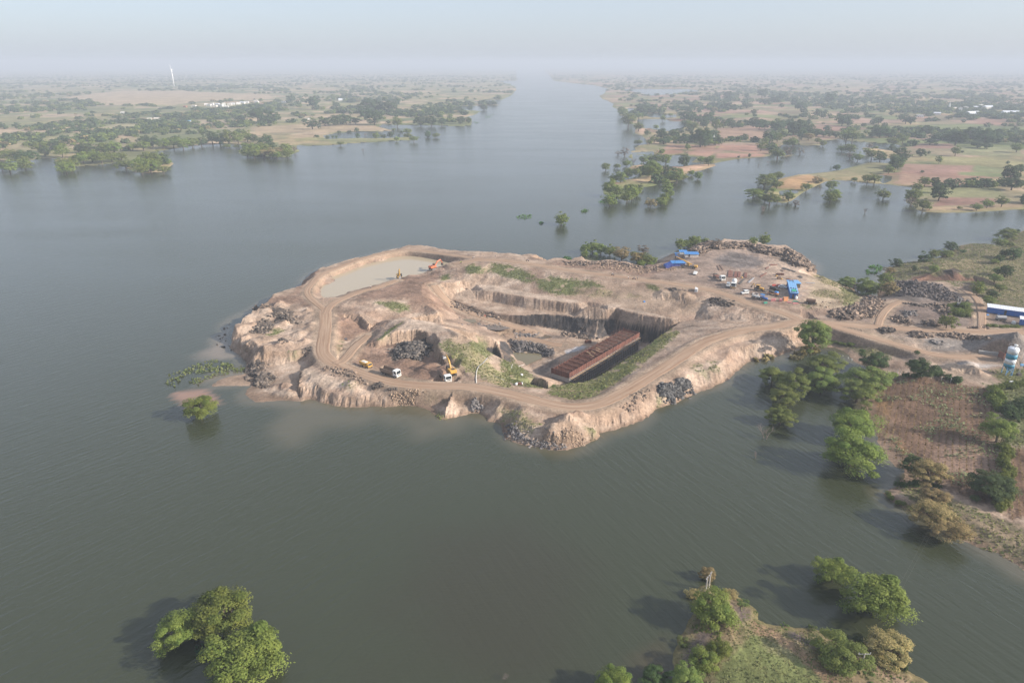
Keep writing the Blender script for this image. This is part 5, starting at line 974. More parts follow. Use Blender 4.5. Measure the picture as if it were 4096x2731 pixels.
# ------------------------------------------------------------------ rock rubble: heaps nobody could count
REG.update({'Q': (2640, 990, 5.8075), 'R': (2960, 1020, 6.8176), 'T': (3900, 1180, 11.199), 'U': (1880, 1420, 4.704), 'W': (3950, 1350, 7.466), 'X': (2180, 1290, 5.3455)})
bm = bmesh.new(); bmesh.ops.create_icosphere(bm, subdivisions=1, radius=1); ICO_V = np.array([v.co[:] for v in bm.verts]); ICO_F = np.array([[v.index for v in f.verts] for f in bm.faces]); bm.free()
MAT['rock'] = ground_mat('broken_rock', .4, 2.5, .4, .6, .2)
def rubble(spec, n, s0, s1, cols, pile=.6, kind='stuff', name='rock_rubble', seed=0):
    p = wpoly(spec); rng = np.random.default_rng(n+seed+len(spec)); xs_ = [q.x for q in p]; ys_ = [q.y for q in p]
    px = rng.uniform(min(xs_), max(xs_), n*12); py = rng.uniform(min(ys_), max(ys_), n*12); d = sdf(px+(fbm(px/4, py/4, 3)-.5)*5, py+(fbm(px/4, py/4, 4)-.5)*5, p); ok = (d > -1.6) & (rng.random(len(d)) < np.clip(.2+d*.35, .06, 1)); n = int(n*1.5); px, py, d = px[ok][:n], py[ok][:n], d[ok][:n]; k = len(px)
    if not k: return
    sz = s0*.6+(s1-s0*.6)*rng.random(k)**3.2; z = np.array([gz(a, b) for a, b in zip(px, py)])+np.clip(d, 0, 2.5)*pile*(.3+.7*fbm(px/3, py/3, 5))*1.1
    nv = len(ICO_V); V = np.empty((k, nv, 3))
    for i in range(k):
        q = ICO_V*(1+rng.normal(0, .22, (nv, 1)))*(np.array([1, .6+.5*rng.random(), .45+.5*rng.random()])*sz[i]); a = rng.random()*6.28; t = rng.normal(0, .4); ca, sa, ct, st_ = math.cos(a), math.sin(a), math.cos(t), math.sin(t)
        q = q@np.array([[1, 0, 0], [0, ct, st_], [0, -st_, ct]]); V[i] = q@np.array([[ca, sa, 0], [-sa, ca, 0], [0, 0, 1]])+np.array([px[i], py[i], z[i]+sz[i]*.15])
    c0, c1 = np.array(cols[0]), np.array(cols[1]); col = c0+(c1-c0)*(rng.random((k, 1))**1.2)
    F = (ICO_F[None]+(np.arange(k)*nv)[:, None, None]).reshape(-1, 3); return tag(link(name, np_mesh(name, V.reshape(-1, 3), F, MAT['rock'], np.repeat(col, nv, 0))), kind=kind)
BLK, MIX, TAN, GRY = ((.045, .041, .04), (.20, .16, .13)), ((.06, .053, .05), (.30, .22, .165)), ((.2, .14, .1), (.38, .28, .2)), ((.10, .092, .09), (.22, .2, .19))
for s, n, a, b, c, pl in (
 ("A: 1290,740 1440,760 1500,830 1580,900 1470,905 1380,880 1310,850", 420, .35, 1.1, BLK, .3), ("A: 1160,880 1300,870 1300,920 1200,1000 1070,1000 1090,935", 420, .35, 1.1, BLK, .4), ("A: 1010,1340 1140,1300 1210,1300 1150,1400 1290,1470 1250,1560 1100,1540 1040,1450", 520, .35, 1.1, BLK, .4), ("A: 1330,1090 1430,1070 1430,1095 1340,1110", 60, .3, .8, BLK, .3), ("A: 1040,765 1110,712 1300,730 1160,745", 110, .3, .8, MIX, .1), ("A: 1610,1170 1680,1150 1690,1190 1620,1210", 60, .3, .8, BLK, .2), ("A: 720,1075 732,1040 790,985 796,915 830,905 800,1000 740,1090 900,1210 1010,1300 970,1270", 160, .25, .7, BLK, 0),
 ("E: 250,560 420,570 620,660 740,740 640,720 450,660 280,590", 240, .25, .7, MIX, .1), ("E: 1000,300 1280,290 1400,375 1390,430 1220,500 1000,500 920,410 1040,370", 900, .3, 1.0, ((.04, .04, .042), (.17, .145, .125)), .5), ("E: 760,765 830,735 870,780 800,795", 110, .3, .8, BLK, .5), ("E: 930,790 1020,785 1020,800 950,805", 60, .25, .6, BLK, .3), ("E: 1790,960 1850,900 1900,940 1910,1000 1880,1035 1780,1035", 180, .25, .8, GRY, .1), ("E: 950,880 1280,800 1310,860 1270,960 1000,960", 260, .2, .5, TAN, 0),
 ("F: 100,285 480,350 565,425 560,470 500,470 420,430 150,420", 620, .35, 1.0, ((.05, .048, .05), (.17, .15, .14)), .25), ("F: 1640,790 1720,740 1850,735 1850,690 1900,685 2010,780 2040,840 1930,890 1750,960 1700,900", 620, .3, .95, ((.05, .05, .052), (.13, .125, .12)), .45), ("F: 40,1190 200,1200 280,1290 450,1330 690,1390 680,1435 330,1405 60,1300", 420, .25, .6, GRY, .1), ("F: 1560,800 1400,880 1250,960 1280,1000 1450,910 1600,830", 150, .25, .7, MIX, .1), ("F: 500,1250 900,1290 900,1380 550,1400", 260, .2, .45, TAN, 0),
 ("C: 1450,285 1500,242 1600,205 1750,195 1900,198 2050,200 2200,228 2352,268 2352,315 2100,245 1900,250 1700,262 1600,315 1500,320", 900, .5, 1.5, MIX, .7), ("C: 1640,760 1800,770 1960,845 1800,835 1650,812", 220, .35, 1.0, BLK, .3), ("C: 1230,655 1420,682 1250,692", 120, .3, .9, BLK, .3), ("C: 100,385 700,380 1100,440 1200,400 1130,470 900,460 600,420 200,430", 420, .3, 1.0, MIX, .1), ("C: 560,430 1100,440 1000,520 600,470 350,440", 260, .25, .7, TAN, 0), ("C: 1100,470 1350,440 1400,465 1130,500", 90, .3, .7, TAN, 0),
 ("D: 0,292 150,326 300,326 400,356 480,410 540,460 575,505 520,520 400,465 300,430 270,380 150,372 0,325", 800, .5, 1.5, MIX, .7), ("D: 640,890 800,830 960,760 980,710 1080,735 1130,800 1080,880 980,922 800,925", 900, .4, 1.3, MIX, .5), ("D: 1190,570 1350,590 1600,610 1700,650 1800,720 1850,775 1650,775 1550,740 1300,725 1230,640", 700, .35, 1.1, ((.05, .046, .048), (.19, .16, .145)), .3), ("D: 1200,930 1240,890 1330,900 1420,960 1380,970 1290,955", 160, .3, 1.0, MIX, .4), ("D: 1470,930 1600,930 1640,980 1500,978", 130, .3, 1.0, MIX, .4), ("D: 1290,850 1420,830 1400,900 1330,900", 90, .3, .9, GRY, .2), ("D: 1100,1000 1240,1008 1230,1040 1120,1032", 110, .4, 1.1, BLK, .5), ("D: 1370,1025 1560,1050 1560,1080 1400,1078", 150, .4, 1.1, MIX, .5), ("D: 1600,1030 1900,1050 2110,1078 1800,1085 1620,1068", 320, .35, 1.0, MIX, .4), ("D: 1520,780 1690,800 1760,900 1700,920 1600,840", 200, .3, .9, MIX, .3), ("D: 1290,775 1520,790 1530,815 1400,800", 110, .3, .8, BLK, .3), ("D: 1880,985 2040,985 2040,998 1890,1000", 60, .3, .8, MIX, .3), ("D: 1580,1110 1640,1095 1650,1130 1590,1140", 40, .4, 1.0, GRY, .3), ("D: 640,760 900,785 860,830 620,850 480,840 500,815", 60, .25, .6, TAN, 0),
 ("M: 820,640 900,600 1000,600 860,720 780,850 700,860 720,780", 200, .1, .35, ((.06, .05, .045), (.18, .14, .12)), .1), ("M: 1080,440 1170,460 1200,510 1090,560", 80, .12, .35, GRY, .1), ("M: 1430,600 1500,610 1650,715 1600,740 1480,670", 120, .1, .4, GRY, .1),
 ("B: 1130,900 1380,930 1330,880 1500,900 1660,960 1420,935", 120, .25, .7, GRY, 0), ("B: 1700,960 1950,1000 2000,1050 1750,1040", 200, .25, .7, GRY, .1), ("C: 120,1110 480,1150 520,1200 300,1190 130,1150", 220, .3, 1.0, MIX, .2), ("B: 1040,650 1220,720 1400,800 1600,850 1600,880 1380,830 1180,760 1040,690", 260, .3, 1.0, MIX, 0)):
    rubble(s, n, a, b, c, pl)

# ------------------------------------------------------------------ machines, buildings and everything else that was put there
M_ = MAT
for n, c, r, d in (('white', (.66, .67, .66), .45, .3), ('offwhite', (.62, .60, .56), .6, .45), ('yellow', (.50, .28, .05), .5, .35), ('orange', (.52, .13, .05), .5, .3), ('red', (.38, .05, .03), .6, .4), ('blue', (.025, .13, .42), .6, .2), ('lblue', (.16, .36, .62), .6, .2), ('tarp', (.05, .21, .50), .55, .12), ('navy', (.02, .05, .25), .6, .2), ('green', (.02, .32, .2), .7, .2), ('black', (.02, .02, .022), .5, .3), ('tyre', (.025, .024, .024), .9, .5), ('steel', (.30, .30, .31), .5, .3), ('dark', (.06, .055, .05), .7, .4), ('concrete', (.38, .36, .34), .9, .3), ('rust', (.155, .06, .042), .85, .35), ('brown', (.16, .10, .07), .8, .4), ('rustdark', (.075, .034, .026), .9, .5), ('teal', (.03, .22, .32), .5, .15), ('roofwhite', (.66, .69, .74), .5, .12), ('tipper', (.23, .17, .13), .8, .6), ('skin', (.23, .12, .08), .6, 0), ('hair', (.015, .012, .01), .8, 0), ('shirt', (.68, .68, .66), .9, .1), ('vest', (.45, .65, .08), .9, .1), ('trouser', (.05, .055, .08), .9, .1), ('pinkbox', (.42, .15, .15), .7, .4), ('orangebox', (.50, .20, .07), .7, .4), ('wood', (.36, .24, .14), .8, .2), ('glassd', (.02, .025, .03), .1, 0), ('spoil', (.26, .16, .11), .95, .3), ('plaster', (.62, .58, .53), .9, .25), ('tile', (.30, .13, .08), .9, .3)):
    M_[n] = pmat(n, c, r, 0, d)
M_['glassd'].node_tree.nodes['Principled BSDF'].inputs['Roughness'].default_value = .08
def thing(name, label, cat, group=None): return tag(empty(name, (0, 0, 0)), label, cat, group)
def place(e, r, x, y, x1=None, y1=None, x2=None, y2=None, dz=0.0, rz=None):
    p = hit(r, x, y); e.location = (p.x, p.y, p.z+dz)
    if x1 is not None:
        a, b = P(r, x1, y1, p.z), P(r, x2, y2, p.z); e.rotation_euler[2] = math.atan2(b.y-a.y, b.x-a.x)
    if rz is not None: e.rotation_euler[2] = rz
    return p
def zat(p, r, x, y):      # height of the photo row y above a known foot
    t = src(r, x, y)[1]; lo, hi = p.z-5, p.z+200
    for _ in range(40):
        m = (lo+hi)/2
        if img((p.x, p.y, m))[1] > t: lo = m
        else: hi = m
    return lo
def wheels(e, xs_, w, r, tw=.28, rim=True):
    for x in xs_:
        for s in (-1, 1):
            mb = MB(); mb.tube((0, -tw/2, 0), (0, tw/2, 0), r, r, 14); o = mb.build('wheel', M_['tyre'], e); o.location = (x, s*w/2, r)
            if rim: q = MB(); q.tube((0, -tw/2-.02, 0), (0, tw/2+.02, 0), r*.5, r*.5, 8); q.build('rim', M_['steel'], o)
def B1(name, mat, e, *boxes, bevel=0.0):
    mb = MB()
    for b in boxes: mb.box(*b)
    return mb.build(name, mat, e, bevel)
def cab_parts(e, x, col='white', stripe=None):
    mb = MB(); mb.prism([(x-.95, .75), (x+.95, .75), (x+1.0, 1.55), (x+.72, 2.85), (x-.95, 2.9)], -1.2, 1.2); c = mb.build('cab', M_[col], e, .06)
    q = MB(); q.prism([(x+1.005, 1.62), (x+1.03, 1.62), (x+.79, 2.66), (x+.765, 2.66)], -1.02, 1.02); q.build('windscreen', M_['glassd'], c)
    q = MB(); q.prism([(x-.3, 1.7), (x+.65, 1.7), (x+.45, 2.55), (x-.3, 2.6)], -1.215, 1.215); q.build('side_window', M_['glassd'], c)
    B1('bumper', M_['offwhite' if not stripe else stripe], e, ((x+1.0, 0, .72), (.25, 2.4, .4)))
    for s in (-1, 1): B1('headlight', M_['steel'], c, ((x+1.02, s*.95, 1.05), (.06, .3, .18)))
    B1('grille', M_['black'], c, ((x+1.0, 0, 1.25), (.06, 1.3, .3)))
def dump_truck(label, load):
    e = thing('dump_truck', label, 'truck', 'dump trucks in the west pit')
    B1('chassis', M_['dark'], e, ((-.2, 0, .85), (7.6, .9, .3)))
    cab_parts(e, 3.0)
    mb = MB()
    for s in (-1, 1): mb.prism([(-4.2, 1.15), (1.7, 1.15), (1.85, 2.55), (-4.3, 2.55)], s*1.22-.05, s*1.22+.05)
    mb.box((-1.25, 0, 1.18), (5.9, 2.4, .12)); mb.box((1.75, 0, 1.9), (.1, 2.4, 1.4)); mb.box((-4.25, 0, 1.85), (.1, 2.4, 1.3))
    for k in range(6):
        for s in (-1, 1): mb.box((-3.8+k*1.05, s*1.3, 1.85), (.12, .1, 1.35))
    mb.build('tipper_body', M_['tipper'], e)
    if load: B1('spoil_load', M_['spoil'], e, ((-1.25, 0, 1.9), (5.7, 2.3, 1.5)), ((-1.3, 0, 2.85), (4.6, 2.0, .5), 0, 0, (2.6, .9)))
    wheels(e, (3.0, -1.9, -3.2), 2.2, .52); return e
place(dump_truck('white-cabbed dump truck with an empty tipper facing the road in the west pit', False), 'E', 950, 655, 880, 632, 1010, 672)
place(dump_truck('loaded dump truck standing beside the yellow excavator in the west pit', True), 'E', 1515, 695, 1470, 640, 1560, 735)
def excavator(label, col, pose, rz_up):
    e = thing('excavator', label, 'excavator', 'tracked excavators')
    for s in (-1, 1):
        mb = MB(); mb.prism([(-2.1, .1), (-1.7, 0), (1.7, 0), (2.1, .1), (2.25, .5), (2.0, .85), (-2.0, .85), (-2.25, .5)], s*1.2-.3, s*1.2+.3); t = mb.build('track', M_['dark'], e)
        q = MB(); [q.tube((x, s*1.2-.34, .45), (x, s*1.2+.34, .45), .26, .26, 8) for x in (-1.6, -.8, 0, .8, 1.6)]; q.build('rollers', M_['steel'], t)
    B1('undercarriage', M_['dark'], e, ((0, 0, .75), (2.2, 1.9, .5)))
    up = bpy.data.objects.new('upper_body', None)
    mb = MB(); mb.prism([(-2.4, 1.15), (1.6, 1.15), (1.6, 1.6), (.4, 1.75), (.3, 2.3), (-2.1, 2.35), (-2.55, 2.0)], -1.3, 1.3); up = mb.build('upper_body', M_[col], e, .07); up.rotation_euler[2] = rz_up
    B1('counterweight', M_[col], up, ((-2.35, 0, 1.7), (.7, 2.5, 1.0)), bevel=.1); B1('engine_cover', M_['black'], up, ((-1.3, -.3, 2.38), (1.2, 1.1, .12)))
    mb = MB(); mb.prism([(.45, 1.5), (1.75, 1.5), (1.8, 2.2), (1.5, 3.0), (.5, 3.05)], .35, 1.28); mb.build('cab', M_['black'], up, .04)
    (bx, bz), (sx_, sz_), (kx, kz) = pose; mid = Vector((.7+(bx-.7)*.45, -.25, 1.8+(bz-1.8)*.45+1.0))
    mb = MB()
    for a, b, r0, r1 in ((Vector((.7, -.25, 1.7)), mid, .34, .38), (mid, Vector((bx, -.25, bz)), .38, .24)): mb.tube(a, b, r0, r1, 6)
    mb.tube((1.2, -.25, 1.4), mid+Vector((.2, 0, -.3)), .1, .09, 6); mb.build('boom', M_[col], up)
    mb = MB(); mb.tube((bx, -.25, bz), (sx_, -.25, sz_), .28, .17, 6); mb.tube(mid+Vector((.3, 0, .35)), (bx+.1, -.25, bz+.45), .09, .08, 6); mb.build('stick', M_[col], up)
    mb = MB(); mb.prism([(sx_+.25, sz_+.2), (sx_-.35, sz_+.15), (kx-.55, kz+.3), (kx-.2, kz-.25), (kx+.35, kz-.3), (sx_+.1, sz_-.3)], -.85, .35); mb.build('bucket', M_['steel' if col != 'orange' else 'dark'], up)
    return e
def upper_heading(e, r, x1, y1, x2, y2):
    z = e.location.z; a, b = P(r, x1, y1, z), P(r, x2, y2, z); return math.atan2(b.y-a.y, b.x-a.x)
ex = excavator('yellow tracked excavator with its boom reaching over the spoil in the west pit', 'yellow', ((4.6, 5.4), (7.0, 4.3), (6.9, 3.4)), 0); place(ex, 'E', 1580, 640, 1640, 690, 1520, 575)
ex = excavator('yellow and black excavator with raised boom on the pond bank', 'yellow', ((3.2, 6.2), (4.4, 2.6), (4.2, 1.6)), 0); place(ex, 'B', 518, 430, 505, 405, 535, 465)
ex = excavator('orange excavator digging at the corner of the pond', 'orange', ((5.2, 4.6), (6.6, 2.4), (6.4, 1.4)), 0); place(ex, 'B', 872, 332, 840, 338, 990, 300)
e = thing('dumper', 'small yellow dumper with a grey skip beside the pit road', 'dumper'); B1('chassis', M_['dark'], e, ((0, 0, .7), (4.6, 1.2, .4))); mb = MB(); mb.prism([(.9, .8), (2.5, .8), (2.6, 1.5), (2.3, 2.3), (.9, 2.35)], -1.0, 1.0); c = mb.build('cab', M_['yellow'], e, .08); B1('windscreen', M_['glassd'], c, ((2.52, 0, 1.9), (.06, 1.6, .7), 0, -.3)); mb = MB(); mb.prism([(-2.6, 1.0), (.7, 1.0), (.8, 2.1), (-2.9, 2.1)], -1.15, 1.15); mb.build('skip', M_['yellow'], e, .05); B1('skip_load', M_['offwhite'], e, ((-1, 0, 2.1), (3.3, 1.9, .3), 0, 0, (2.2, 1.0))); wheels(e, (1.7, -1.6), 1.9, .55); place(e, 'E', 695, 572, 665, 556, 728, 585)

def car(label, col, kind='sedan', open_door=False):
    e = thing({'sedan': 'parked_car', 'suv': 'parked_suv', 'jeep': 'jeep'}[kind], label, 'car', None)
    prof = {'sedan': [(-2.1, .35), (2.1, .35), (2.15, .75), (1.1, .95), (.45, 1.42), (-1.0, 1.45), (-1.7, 1.0), (-2.15, .95)], 'suv': [(-2.2, .4), (2.2, .4), (2.2, 1.0), (1.15, 1.12), (.75, 1.78), (-2.1, 1.85), (-2.25, 1.0)], 'jeep': [(-1.9, .5), (1.9, .5), (1.9, 1.05), (.7, 1.15), (.55, 1.2), (-1.9, 1.2)]}[kind]
    mb = MB(); mb.prism(prof, -.86, .86); b = mb.build('body', M_[col], e, .07)
    if kind == 'jeep':
        mb = MB(); mb.prism([(-1.9, 1.75), (.45, 1.75), (.4, 1.9), (-1.85, 1.9)], -.84, .84); mb.build('hard_top', M_[col], e, .04); q = MB(); [q.box((x, s*.8, 1.48), (.1, .06, .56)) for x in (.45, -.5, -1.85) for s in (-1, 1)]; q.build('roof_pillar', M_[col], e); B1('windscreen', M_['glassd'], e, ((.5, 0, 1.47), (.05, 1.5, .5))); B1('rear_window', M_['glassd'], e, ((-1.1, 0, 1.47), (1.2, 1.62, .42)))
    else:
        zz_ = (1.02, 1.36) if kind == 'sedan' else (1.2, 1.7)
        mb = MB(); mb.prism([(-1.35, zz_[0]), (.85, zz_[0]), (.45, zz_[1]), (-1.0, zz_[1])] if kind == 'sedan' else [(-1.9, zz_[0]), (.85, zz_[0]), (.62, zz_[1]), (-1.9, zz_[1])], -.875, .875); mb.build('side_window', M_['glassd'], b)
        mb = MB(); x0, x1 = (1.02, .5) if kind == 'sedan' else (1.1, .8); mb.prism([(x0, zz_[0]-.04), (x0+.03, zz_[0]-.04), (x1+.03, zz_[1]), (x1, zz_[1])], -.74, .74); mb.build('windscreen', M_['glassd'], b)
    for s in (-1, 1): B1('headlight', M_['steel'], b, ((2.13 if kind == 'sedan' else prof[2][0]+.0, s*.62, .68 if kind == 'sedan' else .85), (.06, .34, .16)))
    B1('bumper', M_['black'], e, ((prof[1][0]+.02, 0, .45), (.16, 1.66, .18))); wheels(e, (1.3, -1.25), 1.56, .34, .2); return e
place(car('white saloon car parked alone in the middle of the yard', 'white'), 'Q', 815, 622, 850, 575, 785, 650)
place(car('white estate car parked close beside the concrete mixer truck', 'white', 'suv'), 'Q', 1583, 905, 1605, 845, 1568, 940)
place(car('white jeep with an open dark doorway at the yard road', 'white', 'jeep'), 'Q', 1962, 1080, 2040, 1070, 1885, 1085)
place(car('black estate car parked in front of the blue site office', 'black', 'suv'), 'R', 930, 965, 820, 945, 1040, 985)
place(car('white saloon car beside the red steel boxes near the blue site office', 'white'), 'R', 1155, 900, 1062, 885, 1250, 912)
e = thing('flatbed_truck', 'flatbed truck with a white cab and empty rusty deck in the yard', 'truck'); B1('chassis', M_['dark'], e, ((-.4, 0, .85), (9.2, .9, .3))); cab_parts(e, 3.4); B1('deck', M_['rust'], e, ((-1.9, 0, 1.2), (6.6, 2.4, .18))); B1('headboard', M_['steel'], e, ((1.6, 0, 1.7), (.12, 2.3, .9))); B1('spare_parts', M_['dark'], e, ((-4.4, .2, 1.5), (1.2, 1.8, .4))); wheels(e, (3.4, -2.2, -3.5), 2.2, .52); place(e, 'Q', 1370, 735, 1240, 655, 1475, 785)
e = thing('mixer_truck', 'white concrete mixer truck with a yellow bumper beside the white estate car', 'truck'); B1('chassis', M_['dark'], e, ((-.4, 0, .85), (8.2, .9, .3))); cab_parts(e, 3.1, 'white', 'yellow'); mb = MB(); mb.lathe([(.45, -2.6), (.9, -1.9), (1.25, -.4), (1.25, .6), (.8, 1.9), (.3, 2.2)], 16); o = mb.build('drum', M_['white'], e, 0, True); o.location = (-1.5, 0, 2.55); o.rotation_euler = (0, math.radians(-105)+math.pi, 0); B1('chute', M_['steel'], e, ((-4.4, 0, 2.4), (1.2, .8, .12), 0, .6)); wheels(e, (3.1, -1.9, -3.2), 2.2, .52); place(e, 'Q', 1712, 905, 1742, 800, 1690, 970)
e = thing('mobile_crane', 'yellow pick and carry crane with its boom stretched over the blue sheds', 'crane'); B1('chassis', M_['dark'], e, ((0, 0, .95), (8.6, 1.6, .6))); mb = MB(); mb.prism([(-4.6, .9), (-2.8, .9), (-2.8, 1.9), (-4.6, 2.0)], -1.25, 1.25); mb.build('engine_hood', M_['yellow'], e, .06); mb = MB(); mb.prism([(-.2, 1.2), (1.2, 1.2), (1.25, 2.2), (.9, 2.9), (-.2, 2.9)], -1.2, -.2); c = mb.build('cab', M_['yellow'], e, .05); B1('windscreen', M_['glassd'], c, ((1.2, -.7, 2.2), (.06, .8, .9), 0, -.2)); mb = MB(); mb.tube((-1.6, .3, 2.3), (4.2, .3, 4.6), .34, .3, 4); mb.tube((3.8, .3, 4.45), (7.4, .3, 5.8), .24, .2, 4); b = mb.build('boom', M_['yellow'], e); B1('boom_head', M_['black'], b, ((7.5, .3, 5.6), (.5, .6, 1.0))); mb = MB(); mb.tube((7.6, .3, 5.2), (7.6, .3, 2.6), .03, .03, 4); mb.box((7.6, .3, 2.4), (.3, .3, .5)); mb.build('hook', M_['black'], b); mb = MB(); mb.tube((.6, .3, 1.5), (2.4, .3, 3.7), .13, .11, 6); mb.build('lift_cylinder', M_['steel'], e); wheels(e, (2.9, -2.9), 2.3, .7, .5); place(e, 'Q', 665, 478, 800, 490, 535, 460)
e = thing('backhoe_loader', 'yellow backhoe loader with its rear arm folded up in the yard', 'backhoe'); B1('chassis', M_['dark'], e, ((0, 0, .85), (4.2, 1.0, .5))); mb = MB(); mb.prism([(.5, 1.0), (2.4, 1.0), (2.4, 1.6), (.5, 1.8)], -.6, .6); mb.build('engine_hood', M_['yellow'], e, .05); mb = MB(); [mb.box((x, s*.75, 1.9), (.1, .1, 1.5)) for x in (.4, -1.1) for s in (-1, 1)]; mb.box((-.35, 0, 2.72), (1.8, 1.7, .14)); c = mb.build('cab', M_['yellow'], e); B1('cab_window', M_['glassd'], c, ((-.35, 0, 2.05), (1.35, 1.4, 1.0))); mb = MB(); mb.tube((1.2, .6, 1.3), (3.4, .6, .8), .12); mb.tube((1.2, -.6, 1.3), (3.4, -.6, .8), .12); mb.build('loader_arm', M_['yellow'], e); mb = MB(); mb.prism([(3.3, .2), (4.3, .1), (3.6, .35), (3.5, 1.1), (3.3, 1.1)], -1.1, 1.1); mb.build('loader_bucket', M_['dark'], e); mb = MB(); mb.tube((-1.8, 0, .9), (-2.6, 0, 3.3), .2, .16); mb.tube((-2.6, 0, 3.3), (-3.5, 0, 1.8), .16, .13); mb.build('rear_arm', M_['yellow'], e); B1('rear_bucket', M_['dark'], e, ((-3.5, 0, 1.4), (.7, .7, .6))); wheels(e, (-1.0,), 1.8, .75, .45); wheels(e, (1.8,), 1.7, .5, .35); place(e, 'R', 500, 965, 380, 940, 640, 985)
def tractor(label, col, canopy):
    e = thing('tractor', label, 'tractor', 'tractors at the yard edge'); mb = MB(); mb.prism([(-.2, .7), (2.0, .75), (2.0, 1.4), (-.2, 1.5)], -.4, .4); mb.build('engine_hood', M_[col], e, .06); B1('axle', M_['dark'], e, ((.2, 0, .6), (2.6, .5, .4))); B1('seat', M_['black'], e, ((-.8, 0, 1.35), (.5, .5, .5))); B1('fender', M_[col], e, ((-.8, .75, 1.5), (1.3, .4, .15)), ((-.8, -.75, 1.5), (1.3, .4, .15))); mb = MB(); mb.tube((.2, 0, 1.4), (-.1, 0, 1.8), .04); mb.build('steering_wheel', M_['black'], e)
    if canopy: mb = MB(); [mb.tube((x, s*.6, 1.4), (x, s*.6, 2.5), .04) for x in (-1.3, .1) for s in (-1, 1)]; mb.box((-.6, 0, 2.55), (1.9, 1.6, .12)); mb.build('canopy', M_['tarp'], e)
    wheels(e, (-.8,), 1.6, .75, .4); wheels(e, (1.6,), 1.4, .42, .25); return e
place(tractor('white and black tractor at the edge of the yard', 'white', False), 'R', 410, 1185, 335, 1165, 490, 1190); place(tractor('blue tractor with a blue canopy at the edge of the yard', 'blue', True), 'R', 632, 1225, 560, 1200, 700, 1235)
e = thing('compressor_trailer', 'orange trailer with machinery and a blue cover left of the site office', 'trailer'); B1('deck', M_['orangebox'], e, ((0, 0, .9), (5.2, 2.0, .3))); B1('engine_block', M_['dark'], e, ((-1.2, .1, 1.5), (1.8, 1.4, 1.0)), ((-.2, -.3, 1.3), (.8, .8, .6))); B1('cover', M_['tarp'], e, ((1.4, .1, 1.75), (1.9, 1.7, .5), 0, 0, (1.2, 1.1))); wheels(e, (1.5, -1.5), 1.9, .42); place(e, 'R', 900, 1085, 740, 1050, 1020, 1110)
e = thing('tanker_trailer', 'rusty tank trailer parked on the weedy bank below the yard', 'trailer'); mb = MB(); mb.tube((-2, 0, 1.6), (2, 0, 1.6), .95, .95, 14); mb.build('tank', M_['brown'], e); B1('chassis', M_['dark'], e, ((0, 0, .65), (5.4, 1.2, .25))); wheels(e, (-1.3, 1.6), 1.9, .55, .35); place(e, 'R', 1920, 1330, 1820, 1320, 2030, 1345)
# buildings
def shed(name, label, cat, a, b, depth, h, wall, roof, over=.35, ridge=0.0, doors=(), wins=(), group=None, fall=.35):
    """a,b: ends of the near wall on the ground; depth goes away from the camera; the roof falls to one side"""
    d = Vector((b.x-a.x, b.y-a.y)); L = d.length; e = thing(name, label, cat, group); e.location = (a.x, a.y, min(a.z, b.z)); e.rotation_euler[2] = math.atan2(d.y, d.x)
    mb = MB(); t = .12
    mb.box((L/2, t/2, h/2), (L, t, h)); mb.box((L/2, depth-t/2, (h+fall)/2), (L, t, h+fall)); mb.box((t/2, depth/2, h/2), (t, depth-2*t, h)); mb.box((L-t/2, depth/2, h/2), (t, depth-2*t, h))
    k = 0
    while k*1.1 < L: mb.box((k*1.1+.2, -.03, h/2-.02), (.14, .05, h-.08)); k += 1
    mb.build('wall', M_[wall], e)
    mb = MB(); mb.prism([(-over, h+.03), (depth+over, h+fall+.06), (depth+over, h+fall+.18), (-over, h+.15)], -L-over, over)
    n = int(L/1.0)
    for i in range(n): mb.prism([(-over, h+.14), (depth+over, h+fall+.17), (depth+over, h+fall+.23), (-over, h+.2)], -L+i*1.0+.3, -L+i*1.0+.42)
    o = mb.build('roof', M_[roof], e); o.rotation_euler[2] = math.pi/2
    for x, w_ in doors: B1('door', M_['dark'], e, ((x, -.08, 1.05), (w_, .06, 2.1)))
    for x, w_ in wins: q = B1('window', M_['glassd'], e, ((x, -.07, 1.55), (w_, .05, .8))); B1('window_frame', M_['white'], q, ((x, -.065, 1.1), (w_+.14, .07, .08)), ((x, -.065, 2.0), (w_+.14, .07, .08)))
    return e, L
a, b = hit('T', 540, 778), hit('T', 1900, 978); d = (b-a); d.z = 0; sh, L = shed('workers_shed', 'long blue corrugated shed with a white roof at the right edge', 'shed', a, a+d*1.75, 4.2, 2.5, 'blue', 'roofwhite', doors=(((hit('T', 1320, 870)-a).length, .9), ((hit('T', 1320, 870)-a).length*2.4, .9)), group=None)
a, b = hit('T', 1985, 1330), hit('T', 2190, 1360); d = (b-a).normalized(); shed('site_cabin', 'small blue cabin with a white roof in front of the long blue shed', 'cabin', a, a+Vector((d.x, d.y, 0))*6, 3.0, 2.6, 'blue', 'roofwhite', wins=((3, 1.0),))
a, b = hit('R', 1365, 1180), hit('R', 1560, 1198); c = hit('R', 1785, 900); dep = (c-b).length
of, L = shed('site_office', 'blue site office with a pale roof and green shade net in the yard', 'building', a, b, dep, 2.8, 'blue', 'lblue', .3, fall=.1, doors=((L*0+1.2, .8),), wins=((2.9, .8),)); B1('shade_net', M_['green'], of, ((L*.5, dep*.16, 3.1), (L*.62, dep*.18, .1)), bevel=.02)
for i, (u, v_) in enumerate(((.1, .03), (.45, .05), (.85, .08), (.15, .33), (.5, .32), (.8, .3), (.3, .93), (.75, .9), (.65, .97))): mb = MB(); mb.tube((L*u, dep*v_, 3.13), (L*u, dep*v_, 3.35), .32, .32, 10); mb.build('roof_weight', M_['tyre'], of)
